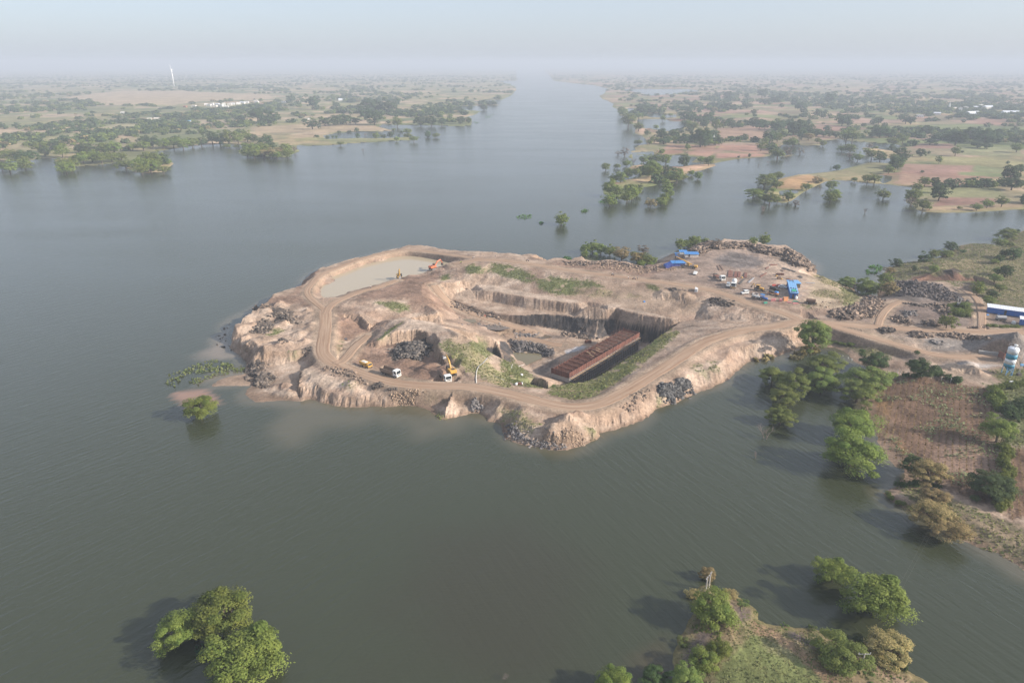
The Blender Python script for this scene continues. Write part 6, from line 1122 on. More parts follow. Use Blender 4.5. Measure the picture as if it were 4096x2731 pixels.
mb = MB(); mb.lathe([(.55, 0), (.58, .2), (.58, 1.3), (.4, 1.5), (.2, 1.6)], 14); tk = mb.build('water_tank', M_['white'], None, 0, True); p = hit('R', 1525, 1205); tk.location = p; tag(tk, 'white round water tank at the front wall of the blue site office', 'tank')
a = hit('R', 1355, 905); b = hit('R', 1470, 915); e, _ = shed('porch', 'light blue lean-to roof behind the black car at the site office', 'porch', a, a+Vector((5.2, .3, 0)), 4.0, 2.3, 'dark', 'lblue', .4)
a = hit('Q', 330, 285); e, _ = shed('tarpaulin_hut', 'low hut with a wide slanting blue tarpaulin roof nearest the north shore', 'hut', a+Vector((1.2, 0, 0)), a+Vector((12.2, -1.0, 0)), 6.5, 1.5, 'plaster', 'tarp', .4, fall=.9, doors=((6, .9),), group='blue-roofed huts of the yard'); a = hit('Q', 580, 238); e, _ = shed('tarpaulin_hut', 'tan walled hut with a flat blue tarpaulin roof beside the slanting one', 'hut', a, a+Vector((7.5, -.6, 0)), 4, 2.1, 'plaster', 'tarp', .4, doors=((2.4, .8),), group='blue-roofed huts of the yard'); a = hit('Q', 470, 195); shed('tarpaulin_hut', 'smallest blue-roofed hut right at the water behind the slanting one', 'hut', a+Vector((0, 1.5, 0)), a+Vector((4.2, 1.2, 0)), 3, 1.9, 'white', 'tarp', .2, group='blue-roofed huts of the yard')
a = hit('Q', 290, 440); shed('tarpaulin_hut', 'bright blue tarpaulin shelter beside the row of dark blue drums', 'hut', a, a+Vector((7.0, .4, 0)), 4, 1.7, 'navy', 'tarp', .4, group='blue-roofed huts of the yard')
for i in range(6):
    p = hit('Q', 150+i*32, 482-i*13); mb = MB(); mb.tube((0, -1.9, .95), (0, 1.9, .95), .95, .95, 16); o = mb.build('drum', M_['navy']); q = MB(); [q.tube((0, y, .95), (0, y+.12, .95), .99, .99, 16) for y in (-1.6, -.5, .5, 1.5)]; q.build('hoop', M_['blue'], o); o.location = p+Vector((0, 1.2, 0)); o.rotation_euler[2] = .12; tag(o, ('leftmost', 'second from the left', 'third from the left', 'fourth from the left', 'fifth from the left', 'rightmost')[i]+' dark blue drum lying in the row by the yard shore', 'drum', 'row of dark blue drums')
e = thing('water_tanker', 'silver tanker trailer standing between the long blue shed and the road', 'trailer'); mb = MB(); mb.tube((-1.9, 0, 1.5), (1.9, 0, 1.5), .85, .85, 14); mb.build('tank', M_['steel'], e); B1('chassis', M_['black'], e, ((0, 0, .65), (4.4, 1.2, .2))); wheels(e, (-1.2, 1.2), 1.7, .45); place(e, 'T', 1140, 1140, 1000, 1125, 1300, 1140)
o = B1('water_tub', M_['white'], None, ((0, 0, .6), (1.2, 1.2, 1.2)), bevel=.12); o.location = hit('T', 1720, 1285); tag(o, 'white square water tub beside the small blue cabin', 'tub')
def sheet(name, label, cat, mat, r, pts_, h=.12, group=None):
    p = [hit(r, x, y) for x, y in pts_]; c = sum(p, Vector())/len(p); mb = MB(); n = len(p); z = max(q.z for q in p)-c.z
    v = [(q.x-c.x, q.y-c.y, q.z-c.z-.05) for q in p]+[((q.x-c.x)*.93, (q.y-c.y)*.93, q.z-c.z+h) for q in p]; mb.add(v, [tuple(range(n-1, -1, -1)), tuple(range(n, 2*n))]+[(i, (i+1) % n, (i+1) % n+n, i+n) for i in range(n)]); o = mb.build(name, M_[mat]); o.location = c; return tag(o, label, cat, group)
sheet('tarpaulin', 'blue tarpaulin on the ground left of the long blue shed door', 'tarpaulin', 'tarp', 'T', [(500, 885), (560, 850), (640, 880), (600, 915), (540, 912)]); sheet('tarpaulin', 'pale blue sheet on the ground below the long blue shed wall', 'tarpaulin', 'lblue', 'T', [(1000, 860), (1030, 845), (1130, 880), (1090, 900)])
sheet('tarpaulin', 'tiny blue sheet lying on the slope above the pit bench', 'tarpaulin', 'tarp', 'C', [(975, 800), (990, 795), (998, 806), (980, 810)], .3); sheet('tarpaulin', 'white and yellow covered heap beside the yard road', 'tarpaulin', 'white', 'Q', [(800, 1030), (815, 975), (880, 1005), (870, 1040)], 1.5)
for i, (r, q, l) in enumerate((('R', [(865, 870), (985, 865), (985, 835), (875, 838)], 'left of the two red steel boxes by the white saloon car'), ('R', [(1000, 868), (1070, 866), (1110, 835), (1000, 836)], 'right of the two red steel boxes by the white saloon car'))): sheet('steel_box', l, 'steel box', 'red', r, q, .9, 'red steel boxes')
for m, q, l in (('pinkbox', [(840, 1265), (965, 1268), (975, 1230), (850, 1235)], 'pink steel skip at the yard edge, left one'), ('pinkbox', [(1060, 1275), (1140, 1278), (1150, 1240), (1080, 1240)], 'small pink steel skip next to the orange box'), ('orangebox', [(1190, 1255), (1305, 1250), (1315, 1185), (1170, 1190)], 'orange steel box at the yard edge below the site office'), ('pinkbox', [(1270, 1300), (1390, 1320), (1400, 1295), (1280, 1285)], 'low dull red frame lying at the yard edge'), ('pinkbox', [(1430, 1335), (1590, 1335), (1590, 1310), (1450, 1300)], 'low dull red frame beside the green one'), ('green', [(1440, 1265), (1600, 1275), (1600, 1285), (1445, 1278)], 'thin green frame lying behind the red one'), ('green', [(640, 1300), (740, 1290), (750, 1320), (660, 1330)], 'green mesh basket at the yard edge')): sheet('scrap_rack' if 'frame' in l or 'mesh' in l else 'skip', l, 'frame' if 'frame' in l or 'mesh' in l else 'skip', m, 'R', q, 1.0 if 'box' in l or 'skip' in l else .35)
for q, l in (([(1570, 690), (1690, 700), (1690, 540), (1590, 530)], 'largest rusty formwork plate lying in the yard, left end of the row'), ([(1710, 690), (1785, 700), (1800, 570), (1735, 560)], 'rusty formwork plate second from the left in the row'), ([(1800, 695), (1860, 700), (1885, 575), (1815, 565)], 'rusty formwork plate third from the left in the row'), ([(1945, 700), (2010, 715), (2030, 590), (1965, 585)], 'rusty formwork plate standing apart at the right end of the row')): sheet('formwork_plate', l, 'steel plate', 'rust', 'Q', q, .35, 'rusty formwork plates in the yard')
for q, m, l in (([(1320, 425), (1355, 420), (1435, 540), (1380, 540)], 'brown', 'brown plank stack, left of the pair in the yard'), ([(1385, 420), (1410, 415), (1495, 535), (1460, 540)], 'brown', 'brown plank stack, right of the pair in the yard'), ([(1805, 845), (1860, 860), (1980, 735), (1950, 730)], 'dark', 'bundle of dark steel bars pointing to the mixer truck'), ([(2030, 815), (2075, 822), (2200, 705), (2160, 710)], 'steel', 'bundle of grey steel bars right of the dark bundle')): sheet('bar_bundle' if 'bundle' in l else 'plank_stack', l, 'stack', m, 'Q', q, .3)
for q, m, l in (([(1130, 365), (1170, 340), (1540, 460), (1500, 475)], 'dark', 'long dark plank pile near the rock rim'), ([(1090, 420), (1130, 400), (1240, 430), (1180, 460)], 'brown', 'short dark plank pile below the long one'), ([(680, 375), (760, 325), (790, 330), (710, 390)], 'rust', 'rusty beam frame on the pale ground of the yard'), ([(810, 290), (830, 255), (1020, 265), (1010, 280)], 'rust', 'thin rusty frame nearest the rock rim'), ([(520, 600), (700, 490), (730, 490), (560, 610)], 'rust', 'long rusty beams lying beside the formwork plates'), ([(1250, 660), (1300, 645), (1430, 685), (1380, 695)], 'rust', 'rusty beam pile in front of the brown frames'), ([(1560, 590), (1640, 560), (1720, 620), (1680, 635)], 'dark', 'dark scrap pile by the grassy corner of the yard'), ([(1800, 760), (2050, 765), (2050, 775), (1800, 770)], 'steel', 'thin white pipe lying behind the site office')): sheet('scrap_pile' if 'scrap' in l else 'beam_pile' if m == 'rust' else 'pipe' if 'pipe' in l else 'plank_stack', l, 'stack', m, 'R', q, .3)
for i in range(4):
    p = hit('R', 1005+i*50, 545); mb = MB(); mb.box((0, 0, .7), (.25, 1.4, .2), 0, 0); mb.box((-.4, 0, .5), (.2, 1.4, 1.0)); mb.box((.4, 0, .5), (.2, 1.4, 1.0)); o = mb.build('column_form', M_['rust']); o.location = p; tag(o, ('leftmost', 'second', 'third', 'rightmost')[i]+' rusty column form in the row of four in the yard', 'steel form', 'row of rusty column forms')
for q, l in (((990, 578), 'yellow sack on the ground behind the dark crate'), ((1135, 660), 'yellow sack right of the dark crate'), ((50, 622), 'yellow sack by the rusty formwork plates')): mb = MB(); mb.lathe([(.5, 0), (.65, .2), (.45, .5), (.1, .6)], 10); o = mb.build('sack', M_['yellow'], None, 0, True); o.location = hit('R', *q); tag(o, l, 'sack', 'yellow sacks in the yard')
o = B1('crate', M_['brown'], None, ((0, 0, .6), (1.5, 1.3, 1.2)), ((0, 0, 1.23), (1.7, 1.5, .08))); o.location = hit('R', 1055, 655); tag(o, 'dark brown crate between the two yellow sacks', 'crate')
mb = MB(); ring = [Vector((1.4*math.cos(t*.4), 1.4*math.sin(t*.4), .25)) for t in range(17)]; mb.path(ring, .22, .22, 6); o = mb.build('pipe_coil', M_['steel']); o.location = hit('R', 420, 1080); tag(o, 'coil of grey pipe between the jeep and the tractors', 'pipe coil')
def tube_thing(name, label, cat, mat, r, ps, rad, group=None, lift=.0):
    q = [hit(r, x, y)+Vector((0, 0, rad+lift)) for x, y in ps]; c = q[0].copy(); mb = MB(); qq = dens(q, 2.0)
    for k in qq: k.z = max(gz(k.x, k.y)+rad+lift, k.z if lift else -99)
    mb.path([k-c for k in qq], rad, rad, 6); o = mb.build(name, M_[mat]); o.location = c; return tag(o, label, cat, group)
tube_thing('drain_pipe', 'grey pipe running down the grass hill to the road', 'pipe', 'steel', 'U', [(325, 60), (240, 160), (140, 262)], .16); tube_thing('drain_pipe', 'pale pipe bent over the dark trench at the road edge', 'pipe', 'offwhite', 'U', [(138, 268), (120, 340), (115, 430), (120, 530)], .16); tube_thing('drain_pipe', 'short grey pipe on the dry grass below the trench', 'pipe', 'steel', 'U', [(450, 395), (550, 435), (650, 475)], .1); tube_thing('drain_pipe', 'white pipe leading to the brown pool in the pit', 'pipe', 'offwhite', 'U', [(780, 248), (900, 225), (1020, 180)], .1); tube_thing('hose', 'yellowish hose lying beside the road near the trench', 'hose', 'wood', 'U', [(160, 490), (300, 495), (450, 502), (580, 515)], .07)
e = thing('water_pump', 'rusty pump set with white drums on the grass by the road', 'pump'); B1('engine', M_['rust'], e, ((0, 0, .5), (1.3, .8, .8))); B1('base_frame', M_['dark'], e, ((0, 0, .08), (1.8, 1.0, .15))); mb = MB(); mb.tube((.8, 0, .3), (.8, 0, 1.0), .3, .3, 10); mb.tube((-.9, .2, .2), (-.9, .2, .8), .3, .3, 10); mb.build('drum', M_['white'], e); place(e, 'U', 940, 560)
for q, l in (((970, 385), 'white sack heap on the grass above the pump set'), ((868, 560), 'small white can left of the pump set')): mb = MB(); mb.lathe([(.5, 0), (.6, .3), (.4, .7), (.1, .8)], 10); o = mb.build('sack', M_['white'], None, 0, True); o.location = hit('U', *q); tag(o, l, 'sack', 'white sacks by the pump')
ribbon('path', dens([hit('F', x, y) for x, y in ((150, 785), (300, 790), (560, 800), (700, 815), (900, 822), (1060, 825), (1200, 795))], 1.2), .8, .07, MAT['road'], 4)

# the pump-house block under construction in the pit
ZT, ZB = -3.6, -12.6
a, b, c = P('X', 150, 955, ZT), P('X', 515, 1075, ZT), P('X', 2015, 210, ZT); LX, WY_ = (c-b).length, (a-b).length; ax = (c-b).normalized(); ay = (a-b); ay = (ay-ax*ay.dot(ax)).normalized(); H = ZT-ZB
print('block', LX, WY_, math.degrees(math.acos(max(-1, min(1, (c-b).normalized().dot((a-b).normalized()))))))
e = thing('concrete_block', 'long rectangular concrete structure with rust red formwork and scaffolding in the pit', 'building site'); e.location = (b.x, b.y, ZB); e.rotation_euler[2] = math.atan2(ax.y, ax.x)
m, nt, bs = new_mat('rusty_formwork'); tc = N(nt, 'ShaderNodeTexCoord'); n1 = N(nt, 'ShaderNodeTexNoise', Scale=.9, Detail=5.0); mp = N(nt, 'ShaderNodeMapping'); mp.inputs['Scale'].default_value = (1.2, 1.2, .25); nt.links.new(tc.outputs['Object'], mp.inputs[0]); nt.links.new(mp.outputs[0], n1.inputs['Vector']); nt.links.new(mixc(nt, ramp(nt, n1.outputs[0], .35, .68), (.085, .035, .027), (.20, .08, .055)), bs.inputs['Base Color']); bs.inputs['Roughness'].default_value = .85; M_['formwork'] = m
t = .5; wl_ = MB(); Hc = H-4.3
wl_.box((LX/2, t/2, Hc/2), (LX, t, Hc)); wl_.box((LX/2, WY_-t/2, Hc/2), (LX, t, Hc)); wl_.box((t/2, WY_/2, Hc/2), (t, WY_-2*t, Hc)); wl_.box((LX-t/2, WY_/2, Hc/2), (t, WY_-2*t, Hc)); M_['shadewall'] = pmat('shaded_rusty_concrete', (.105, .092, .085), .9, 0, .6, (.17, .09, .06), .6); wl_.build('concrete_wall', M_['shadewall'], e); Hd = Hc; Hc = H-2.4; B1('sunlit_concrete', M_['concrete'], e, *[((LX/2, y, (Hd+Hc)/2), (LX, t, Hc-Hd)) for y in (t/2, WY_-t/2)], *[((x, WY_/2, (Hd+Hc)/2), (t, WY_-2*t, Hc-Hd)) for x in (t/2, LX-t/2)])  # near bank's shade put into dark rusty lower wall, sunlight into pale strip above
B1('rebar_floor', M_['rustdark'], e, ((LX/2, WY_/2, H-1.75), (LX-2*t, WY_-2*t, .4)))
def panels(x0, y0, dx, dy, L, z0, h, name='formwork_panel'):
    mb = MB(); rz = math.atan2(dy, dx); k = 0; n = int(L/1.25); q = L/n
    for i in range(n):
        s = (i+.5)*q; mb.box((x0+dx*s, y0+dy*s, z0+h/2+random.uniform(-.03, .03)), (q-.05, .1, h), rz); mb.box((x0+dx*(s-q/2)+dy*.1, y0+dy*(s-q/2)-dx*.1, z0+h/2), (.1, .14, h), rz)
    for zz_ in (z0+.25, z0+h*.5, z0+h-.25): mb.box((x0+dx*L/2+dy*.16, y0+dy*L/2-dx*.16, zz_), (L, .08, .1), rz)
    return mb.build(name, M_['formwork'], e)
panels(0, -.1, 1, 0, LX, Hc, 2.4); panels(LX, WY_+.1, -1, 0, LX, Hc-.6, 2.2); panels(-.1, WY_, 0, -1, WY_, Hc, 2.4); panels(LX+.1, 0, 0, 1, WY_, Hc, 2.4)
nb = 15
for i in range(1, nb):
    x = LX*i/nb
    if i > nb*.5: B1('cross_beam', M_['brown'], e, ((x, WY_/2, H-.12), (.28, WY_-.3, .3)), ((x, WY_/2, H-.9), (.14, WY_-.3, .14)))
    else: mb = MB(); mb.box((x, WY_/2, H-.95), (.18, WY_-1.0, 1.3)); [mb.box((x+.16, y, H-.95), (.08, .08, 1.3)) for y in np.arange(1, WY_-.5, .9)]; mb.build('partition_form', M_['formwork'], e)
mb = MB(); rng = np.random.default_rng(4)
for x in np.arange(.6, LX, .75):
    for y, pr in ((.3, .5), (WY_-.3, 1), (WY_*.2, .5), (WY_*.35, .6), (WY_*.5, .5), (WY_*.68, .7), (WY_*.84, .6)):
        if rng.random() < pr: xx_, yy_ = x+rng.normal(0, .08), y+rng.normal(0, .12); mb.tube((xx_, yy_, H-2.2), (xx_+rng.normal(0, .08), yy_, H+rng.uniform(.1, 2.0)), .035, .03, 4)
for y in np.arange(.8, WY_-.6, .55): mb.tube((.6, y, H-.75+rng.normal(0, .06)), (LX-.6, y, H-.75+rng.normal(0, .06)), .05, .05, 4)
for i in range(150): x, y = rng.uniform(1, LX-1), rng.uniform(.8, WY_-.8); mb.tube((x, y, H-rng.uniform(.1, .6)), (x+rng.uniform(-.4, .4), y+rng.uniform(-2.4, 2.4), H-rng.uniform(.1, .8)), .045, .04, 4)
tag(mb.build('reinforcing_bars', M_['rust'], e), kind='stuff')
for k, (x0, y0, dx, dy, L) in enumerate(((0, -1.0, 1, 0, LX), (-1.0, WY_, 0, -1, WY_), (LX+1.0, 0, 0, 1, WY_))):
    mb = MB(); n = int(L/1.6)
    for i in range(n+1):
        s = L*i/n
        for o_ in (0, .75): ox, oy = x0-dy*o_*(-1)*0+(-dy)*(-o_)*0, y0; px_, py_ = x0+dx*s+dy*(-o_)*(-1)*0, y0+dy*s; mb.tube((x0+dx*s-dy*o_*0+(dy*.75-0 if o_ else 0)*(-1)*0, y0+dy*s+(o_ if dx else 0), 0), (x0+dx*s, y0+dy*s+(o_ if dx else 0), H-1.6), .04, .04, 4)
    for z_ in np.arange(1.2, H-1.4, 1.3): mb.tube((x0, y0, z_), (x0+dx*L, y0+dy*L, z_), .035, .035, 4)
    mb.build('scaffold', M_['steel'], e)
mb = MB(); [mb.box((LX*(i+.5)/26+random.uniform(-.3, .3), -.75, Hc-.15-.0*i), (LX/26*.96, .75, .08)) for i in range(26)]; [mb.box((LX*(i+.5)/26, -.75, Hc-1.5), (LX/26*.8, .6, .07)) for i in range(26) if i % 3]; mb.build('walkway', M_['wood'], e)
for i, (u, v_) in enumerate(((.42, .45), (.46, .35), (.5, .5), (.39, .6), (.36, .3))): B1('plank', M_['wood'], e, ((LX*u, WY_*v_, H+.1), (.4, 2.6, .08), -.3))
p = hit('X', 920, 440); o = B1('formwork_plate', M_['rust'], None, ((0, 0, .8), (3.2, .25, 1.6)), ((-1, -.2, .8), (.12, .2, 1.6)), ((1, -.2, .8), (.12, .2, 1.6))); o.location = p; tag(o, 'single rust red formwork plate standing behind the concrete structure', 'steel plate')
mb = MB(); mb.box((0, 0, .3), (2.2, .5, .12), .3, .1); mb.box((.3, .4, .25), (1.8, .4, .12), -.4); mb.box((-.5, -.3, .2), (1.0, .5, .4)); o = mb.build('scrap_pile', M_['red']); o.location = hit('B', 1412, 822); tag(o, 'small red and white scrap pile at the foot of the rock face', 'scrap pile')

# silo and the plant
p = hit('W', 565, 1095); zt_, zb_ = zat(p, 'W', 790, 320)-p.z, zat(p, 'W', 640, 850)-p.z; zh = zat(p, 'W', 850, 215)-p.z; rad = 1.75
e = thing('cement_silo', 'tall cement silo with white and teal bands standing on steel legs', 'silo'); e.location = p
hb = (zt_-zb_); zz_ = [zb_, zb_+hb*.16, zb_+hb*.44, zb_+hb*.72, zt_]
for i, m in enumerate(('teal', 'white', 'teal', 'white')): mb = MB(); mb.lathe([(rad+.005*i, zz_[i]), (rad+.005*i, zz_[i+1])], 28); mb.build('shell_band', M_[m], e, 0, True)
mb = MB(); mb.lathe([(.25, zb_-1.7), (rad*.98, zb_)], 24); mb.build('hopper', M_['teal'], e); mb = MB(); mb.lathe([(rad*1.02, zt_), (rad*.9, zt_+.25), (.2, zt_+.45)], 24); mb.build('roof', M_['roofwhite'], e); mb = MB(); mb.lathe([(.3, zt_+.3), (.3, zh-.4), (.6, zh-.35), (.6, zh), (.2, zh+.1)], 12, (.5, 0, 0)); mb.build('dust_filter', M_['white'], e); mb = MB(); [mb.tube((math.cos(t)*rad, math.sin(t)*rad, zt_+.2), (math.cos(t)*rad, math.sin(t)*rad, zt_+1.2), .03, .03, 4) for t in np.arange(0, 6.28, .52)]; ringp = [Vector((math.cos(t)*rad, math.sin(t)*rad, zt_+1.2)) for t in np.arange(0, 6.3, .35)]; mb.path(ringp, .03, .03, 4); mb.build('railing', M_['steel'], e)
for t in (.8, 2.37, 3.94, 5.5): mb = MB(); mb.tube((math.cos(t)*rad*.93, math.sin(t)*rad*.93, -.1), (math.cos(t)*rad*.93, math.sin(t)*rad*.93, zb_+.4), .13, .13, 8); mb.build('leg', M_['lblue'], e)
mb = MB(); mb.tube((1.2, -1.2, 1.3), (-1.2, -1.2, zb_-.2), .06); mb.tube((-1.2, -1.2, 1.3), (1.2, -1.2, zb_-.2), .06); mb.tube((1.2, 1.2, 1.3), (1.2, -1.2, zb_-.2), .06); mb.build('brace', M_['lblue'], e); mb = MB(); [mb.tube((x, -rad-.2, 0), (x, -rad-.2, zt_), .03, .03, 4) for x in (-.2, .2)]; [mb.tube((-.2, -rad-.2, z), (.2, -rad-.2, z), .02, .02, 4) for z in np.arange(.4, zt_, .45)]; mb.build('ladder', M_['lblue'], e)
p = hit('W', 905, 1140); h_ = zat(p, 'W', 930, 470)-p.z; e = thing('screw_conveyor', 'grey mast with a blue motor right of the cement silo', 'conveyor'); e.location = p; mb = MB(); [mb.tube((s, 0, 0), (s*.6+.3, 0, h_), .07, .06, 5) for s in (-.3, .3)]; [mb.tube((-.3+.0, 0, z), (.3, 0, z+.6), .04, .04, 4) for z in np.arange(.5, h_-.8, .9)]; mb.build('mast', M_['steel'], e); B1('motor', M_['lblue'], e, ((.15, -.2, h_*.5), (1.0, .6, .7)), bevel=.05); B1('base_block', M_['dark'], e, ((.3, 0, .5), (1.4, 1.0, 1.0)))
e = thing('aggregate_bin', 'rusty aggregate bin with walls beside the cement silo', 'bin'); p = hit('W', 540, 700); e.location = p; B1('hopper_wall', M_['rust'], e, ((0, 0, 1.9), (2.4, .15, 2.4)), ((-1.2, 1.5, 1.9), (.15, 3, 2.4)), ((1.2, 1.5, 1.9), (.15, 3, 2.4))); [B1('leg', M_['dark'], e, ((x, y, .5), (.2, .2, 1.1))) for x in (-1.1, 1.1) for y in (0, 2.9)]
a, b = hit('W', 0, 500), hit('W', 490, 490); d = b-a; e = thing('retaining_wall', 'low concrete wall holding the gravel ramp beside the cement silo', 'wall'); e.location = a-d*.6; e.rotation_euler[2] = math.atan2(d.y, d.x); L = d.length*1.6; B1('wall', M_['concrete'], e, ((L/2, 0, .7), (L, .35, 2.0))); B1('coping', M_['offwhite'], e, ((L/2, 0, 1.75), (L, .45, .12)))
o = B1('drum', M_['white'], None, ((0, 0, .35), (1.4, .6, .6)), bevel=.2); o.location = hit('W', 710, 1340); tag(o, 'white drum lying in the weeds below the cement silo', 'drum')
# poles and wires
def pole_pair(label, r, feet, tops, rad, cat='power pole', name='power_pole', beam=True, n=2):
    e = thing(name, label, cat); ps = [hit(r, *f) for f in feet]; e.location = ps[0]; out = []
    for p, t_ in zip(ps, tops): h_ = max(3, zat(p, r, *t_)-p.z); q = p-ps[0]; mb = MB(); mb.tube(q+Vector((0, 0, -.5)), q+Vector((0, 0, h_)), rad*1.25, rad, 8); mb.build('pole', M_['concrete' if cat != 'pole' else 'offwhite'], e); out.append(p+Vector((0, 0, h_)))
    a_, b_ = (out[0], out[-1]) if len(out) > 1 else (out[0]+Vector((-.7, 0, 0)), out[0]+Vector((.7, 0, 0)))
    if beam: d = (b_-a_).normalized(); mb = MB(); mb.tube(a_-ps[0]-d*.5-Vector((0, 0, .35)), b_-ps[0]+d*.5-Vector((0, 0, .35)), .07, .07, 5); mb.build('crossarm', M_['steel'], e); mb = MB(); [mb.tube(x, x+Vector((0, 0, .3)), .07, .05, 6) for x in (a_-ps[0]-d*.4-Vector((0, 0, .3)), (a_+b_)/2-ps[0]-Vector((0, 0, .3)), b_-ps[0]+d*.4-Vector((0, 0, .3)))]; mb.build('insulators', M_['white'], e)
    return out
def cable(label, a, b, sag, group): n = 14; ps = [a.lerp(b, i/n)-Vector((0, 0, sag*4*(i/n)*(1-i/n))) for i in range(n+1)]; mb = MB(); mb.path([q-a for q in ps], .010, .010, 4); o = mb.build('power_cable', M_['dark']); o.location = a; tag(o, label, 'cable', group)
hp = pole_pair('twin concrete power poles with a crossarm standing in the water at the near point', 'M', [(878, 360), (897, 350)], [(891, 262), (912, 235)], .15)
sp1 = pole_pair('single white power pole in front of the wide feathery tree on the near point', 'M', [(1912, 915)], [(1935, 770)], .13)
lp = pole_pair('concrete power pole hidden in the large tan tree on the right shore', 'L', [(1385, 600)], [(1340, 455)], .13)
tp_ = pole_pair('white twin poles with a transformer between the spoil heaps and blue sheds', 'D', [(1775, 802), (1797, 812)], [(1790, 724), (1813, 736)], .16)
mb = MB(); mb.box((0, 0, 0), (1.1, .8, 1.0)); [mb.tube((x, 0, .5), (x, 0, .9), .06) for x in (-.3, 0, .3)]; o = mb.build('transformer', M_['steel']); o.location = (tp_[0]+tp_[1])/2-Vector((0, 0, 3.2)); tag(o, 'grey transformer hung on the white twin poles', 'transformer')
g = 'power cables over the water'; cable('upper power cable from the twin poles to the single white pole', hp[0], sp1[0]+Vector((-.6, 0, -.1)), .8, g); cable('lower power cable from the twin poles to the single white pole', hp[1]-Vector((0, 0, .3)), sp1[0]+Vector((.6, 0, -.1)), 1.2, g); cable('left power cable from the single white pole to the tan tree pole', sp1[0]+Vector((-.5, 0, 0)), lp[0]+Vector((-.5, 0, 0)), 1.0, g); cable('right power cable from the single white pole to the tan tree pole', sp1[0]+Vector((.5, 0, 0)), lp[0]+Vector((.5, 0, 0)), 1.0, g)
for (x, y, yt), l in zip(((793, 182, 155), (840, 193, 172), (872, 205, 185)), ('leftmost', 'middle', 'rightmost')): p = hit('K', x, y); p.z = -.6; h_ = zat(p, 'K', x, yt)-p.z; mb = MB(); mb.tube((0, 0, 0), (0, 0, h_), .12, .11, 8); mb.box((0, 0, h_+.04), (.28, .28, .08)); o = mb.build('marker_post', M_['white']); o.location = p; tag(o, l+' white post standing in the channel below the road', 'post', 'white posts in the channel')
FPOST = ((1265, 305), (1290, 312), (1352, 328), (1420, 335), (1470, 338), (1555, 352), (1640, 372), (1720, 385))
for i, (x, y) in enumerate(FPOST): p = hit('K', x, y); mb = MB(); mb.box((0, 0, .8), (.14, .14, 1.8)); mb.box((0, 0, 1.72), (.18, .18, .05)); o = mb.build('fence_post', M_['offwhite']); o.location = p; tag(o, ordn(i, len(FPOST))+' white fence post along the top of the brown field', 'post', 'fence posts of the brown field')
# people and motorcycles
def skin_mesh(name, joints, edges, mat, parent=None):
    me = bpy.data.meshes.new(name); me.from_pydata([j[0] for j in joints], edges, []); me.materials.append(mat); o = link(name, me, parent); sk = o.modifiers.new('skin', 'SKIN'); o.modifiers.new('smooth', 'SUBSURF').levels = 1; o.modifiers['smooth'].render_levels = 1
    for v, j in zip(me.skin_vertices[0].data, joints): v.radius = (j[1], j[1]*.85)
    me.skin_vertices[0].data[0].use_root = True; return o
def person(label, shirt='shirt', seated=False):
    e = thing('person', label, 'person', 'people on the site'); s = seated
    hip = .95 if not s else .85
    K = ((.12, hip-.45 if not s else hip-.05), ) 
    leg = lambda q: [((0.0, q*.10, hip-.05), .085), ((.03 if not s else .38, q*.11, .50 if not s else .72), .06), ((0 if not s else .30, q*.12, .08 if not s else .30), .042), ((.14 if not s else .44, q*.13, .03 if not s else .25), .035)]
    arm = lambda q: [((0, q*.19, hip+.46), .055), ((.02 if not s else .22, q*.25, hip+.18), .042), ((.12 if not s else .5, q*.23, hip-.03 if not s else hip+.15), .032), ((.17 if not s else .58, q*.22, hip-.11 if not s else hip+.13), .03)]
    J = [((0, 0, hip), .13), ((0, 0, hip+.25), .125), ((0, 0, hip+.48), .13), ((0, 0, hip+.58), .055), ((.02, 0, hip+.70), .095), ((.02, 0, hip+.80), .08)]; Ed = [(0, 1), (1, 2), (2, 3), (3, 4), (4, 5)]
    for q in (-1, 1):
        n = len(J); J += leg(q); Ed += [(0, n), (n, n+1), (n+1, n+2), (n+2, n+3)]; n = len(J); J += arm(q); Ed += [(2, n), (n, n+1), (n+1, n+2), (n+2, n+3)]
    bd = skin_mesh('body', J, Ed, M_['skin'], e)
    T = [((0, 0, hip+.02), .145), ((0, 0, hip+.25), .14), ((0, 0, hip+.48), .145)]; E2 = [(0, 1), (1, 2)]
    for q in (-1, 1): n = len(T); a_ = arm(q); T += [(a_[0][0], .07), (a_[1][0], .055)]; E2 += [(2, n), (n, n+1)]
    skin_mesh('shirt', T, E2, M_[shirt], e); T = [((0, 0, hip-.0), .14)]; E2 = []
    for q in (-1, 1): n = len(T); l_ = leg(q); T += [(l_[0][0], .10), (l_[1][0], .075), (l_[2][0], .058)]; E2 += [(0, n), (n, n+1), (n+1, n+2)]
    skin_mesh('trousers', T, E2, M_['trouser'], e); mb = MB(); mb.lathe([(.1, -.03), (.108, .04), (.08, .1), (.02, .125)], 10, (0, 0, hip+.76)); mb.build('hair', M_['hair'], e, 0, True); return e
for r, x, y, sh_, l in (('B', 1148, 250, 'shirt', 'person in a white shirt standing by the end of the pond dam'), ('B', 1156, 277, 'vest', 'person in a yellow-green vest below the pond dam, left of the two'), ('B', 1167, 275, 'vest', 'person in a yellow-green vest below the pond dam, right of the two'), ('B', 1280, 225, 'shirt', 'person in a white shirt on the north track, left of the two together'), ('B', 1296, 225, 'shirt', 'person in a white shirt on the north track, right of the two together'), ('B', 1519, 207, 'shirt', 'person standing alone on the outer bank of the north track'), ('B', 218, 534, 'shirt', 'person in a white shirt at the pond edge left of the excavators'), ('C', 817, 567, 'shirt', 'person in a white shirt beside the north road'), ('C', 913, 570, 'shirt', 'person beside the motorcycle at the yard entrance'), ('C', 1566, 486, 'shirt', 'person standing alone in the yard right of the white saloon car')): place(person(l, sh_), r, x, y, rz=random.uniform(-2.5, -.6))
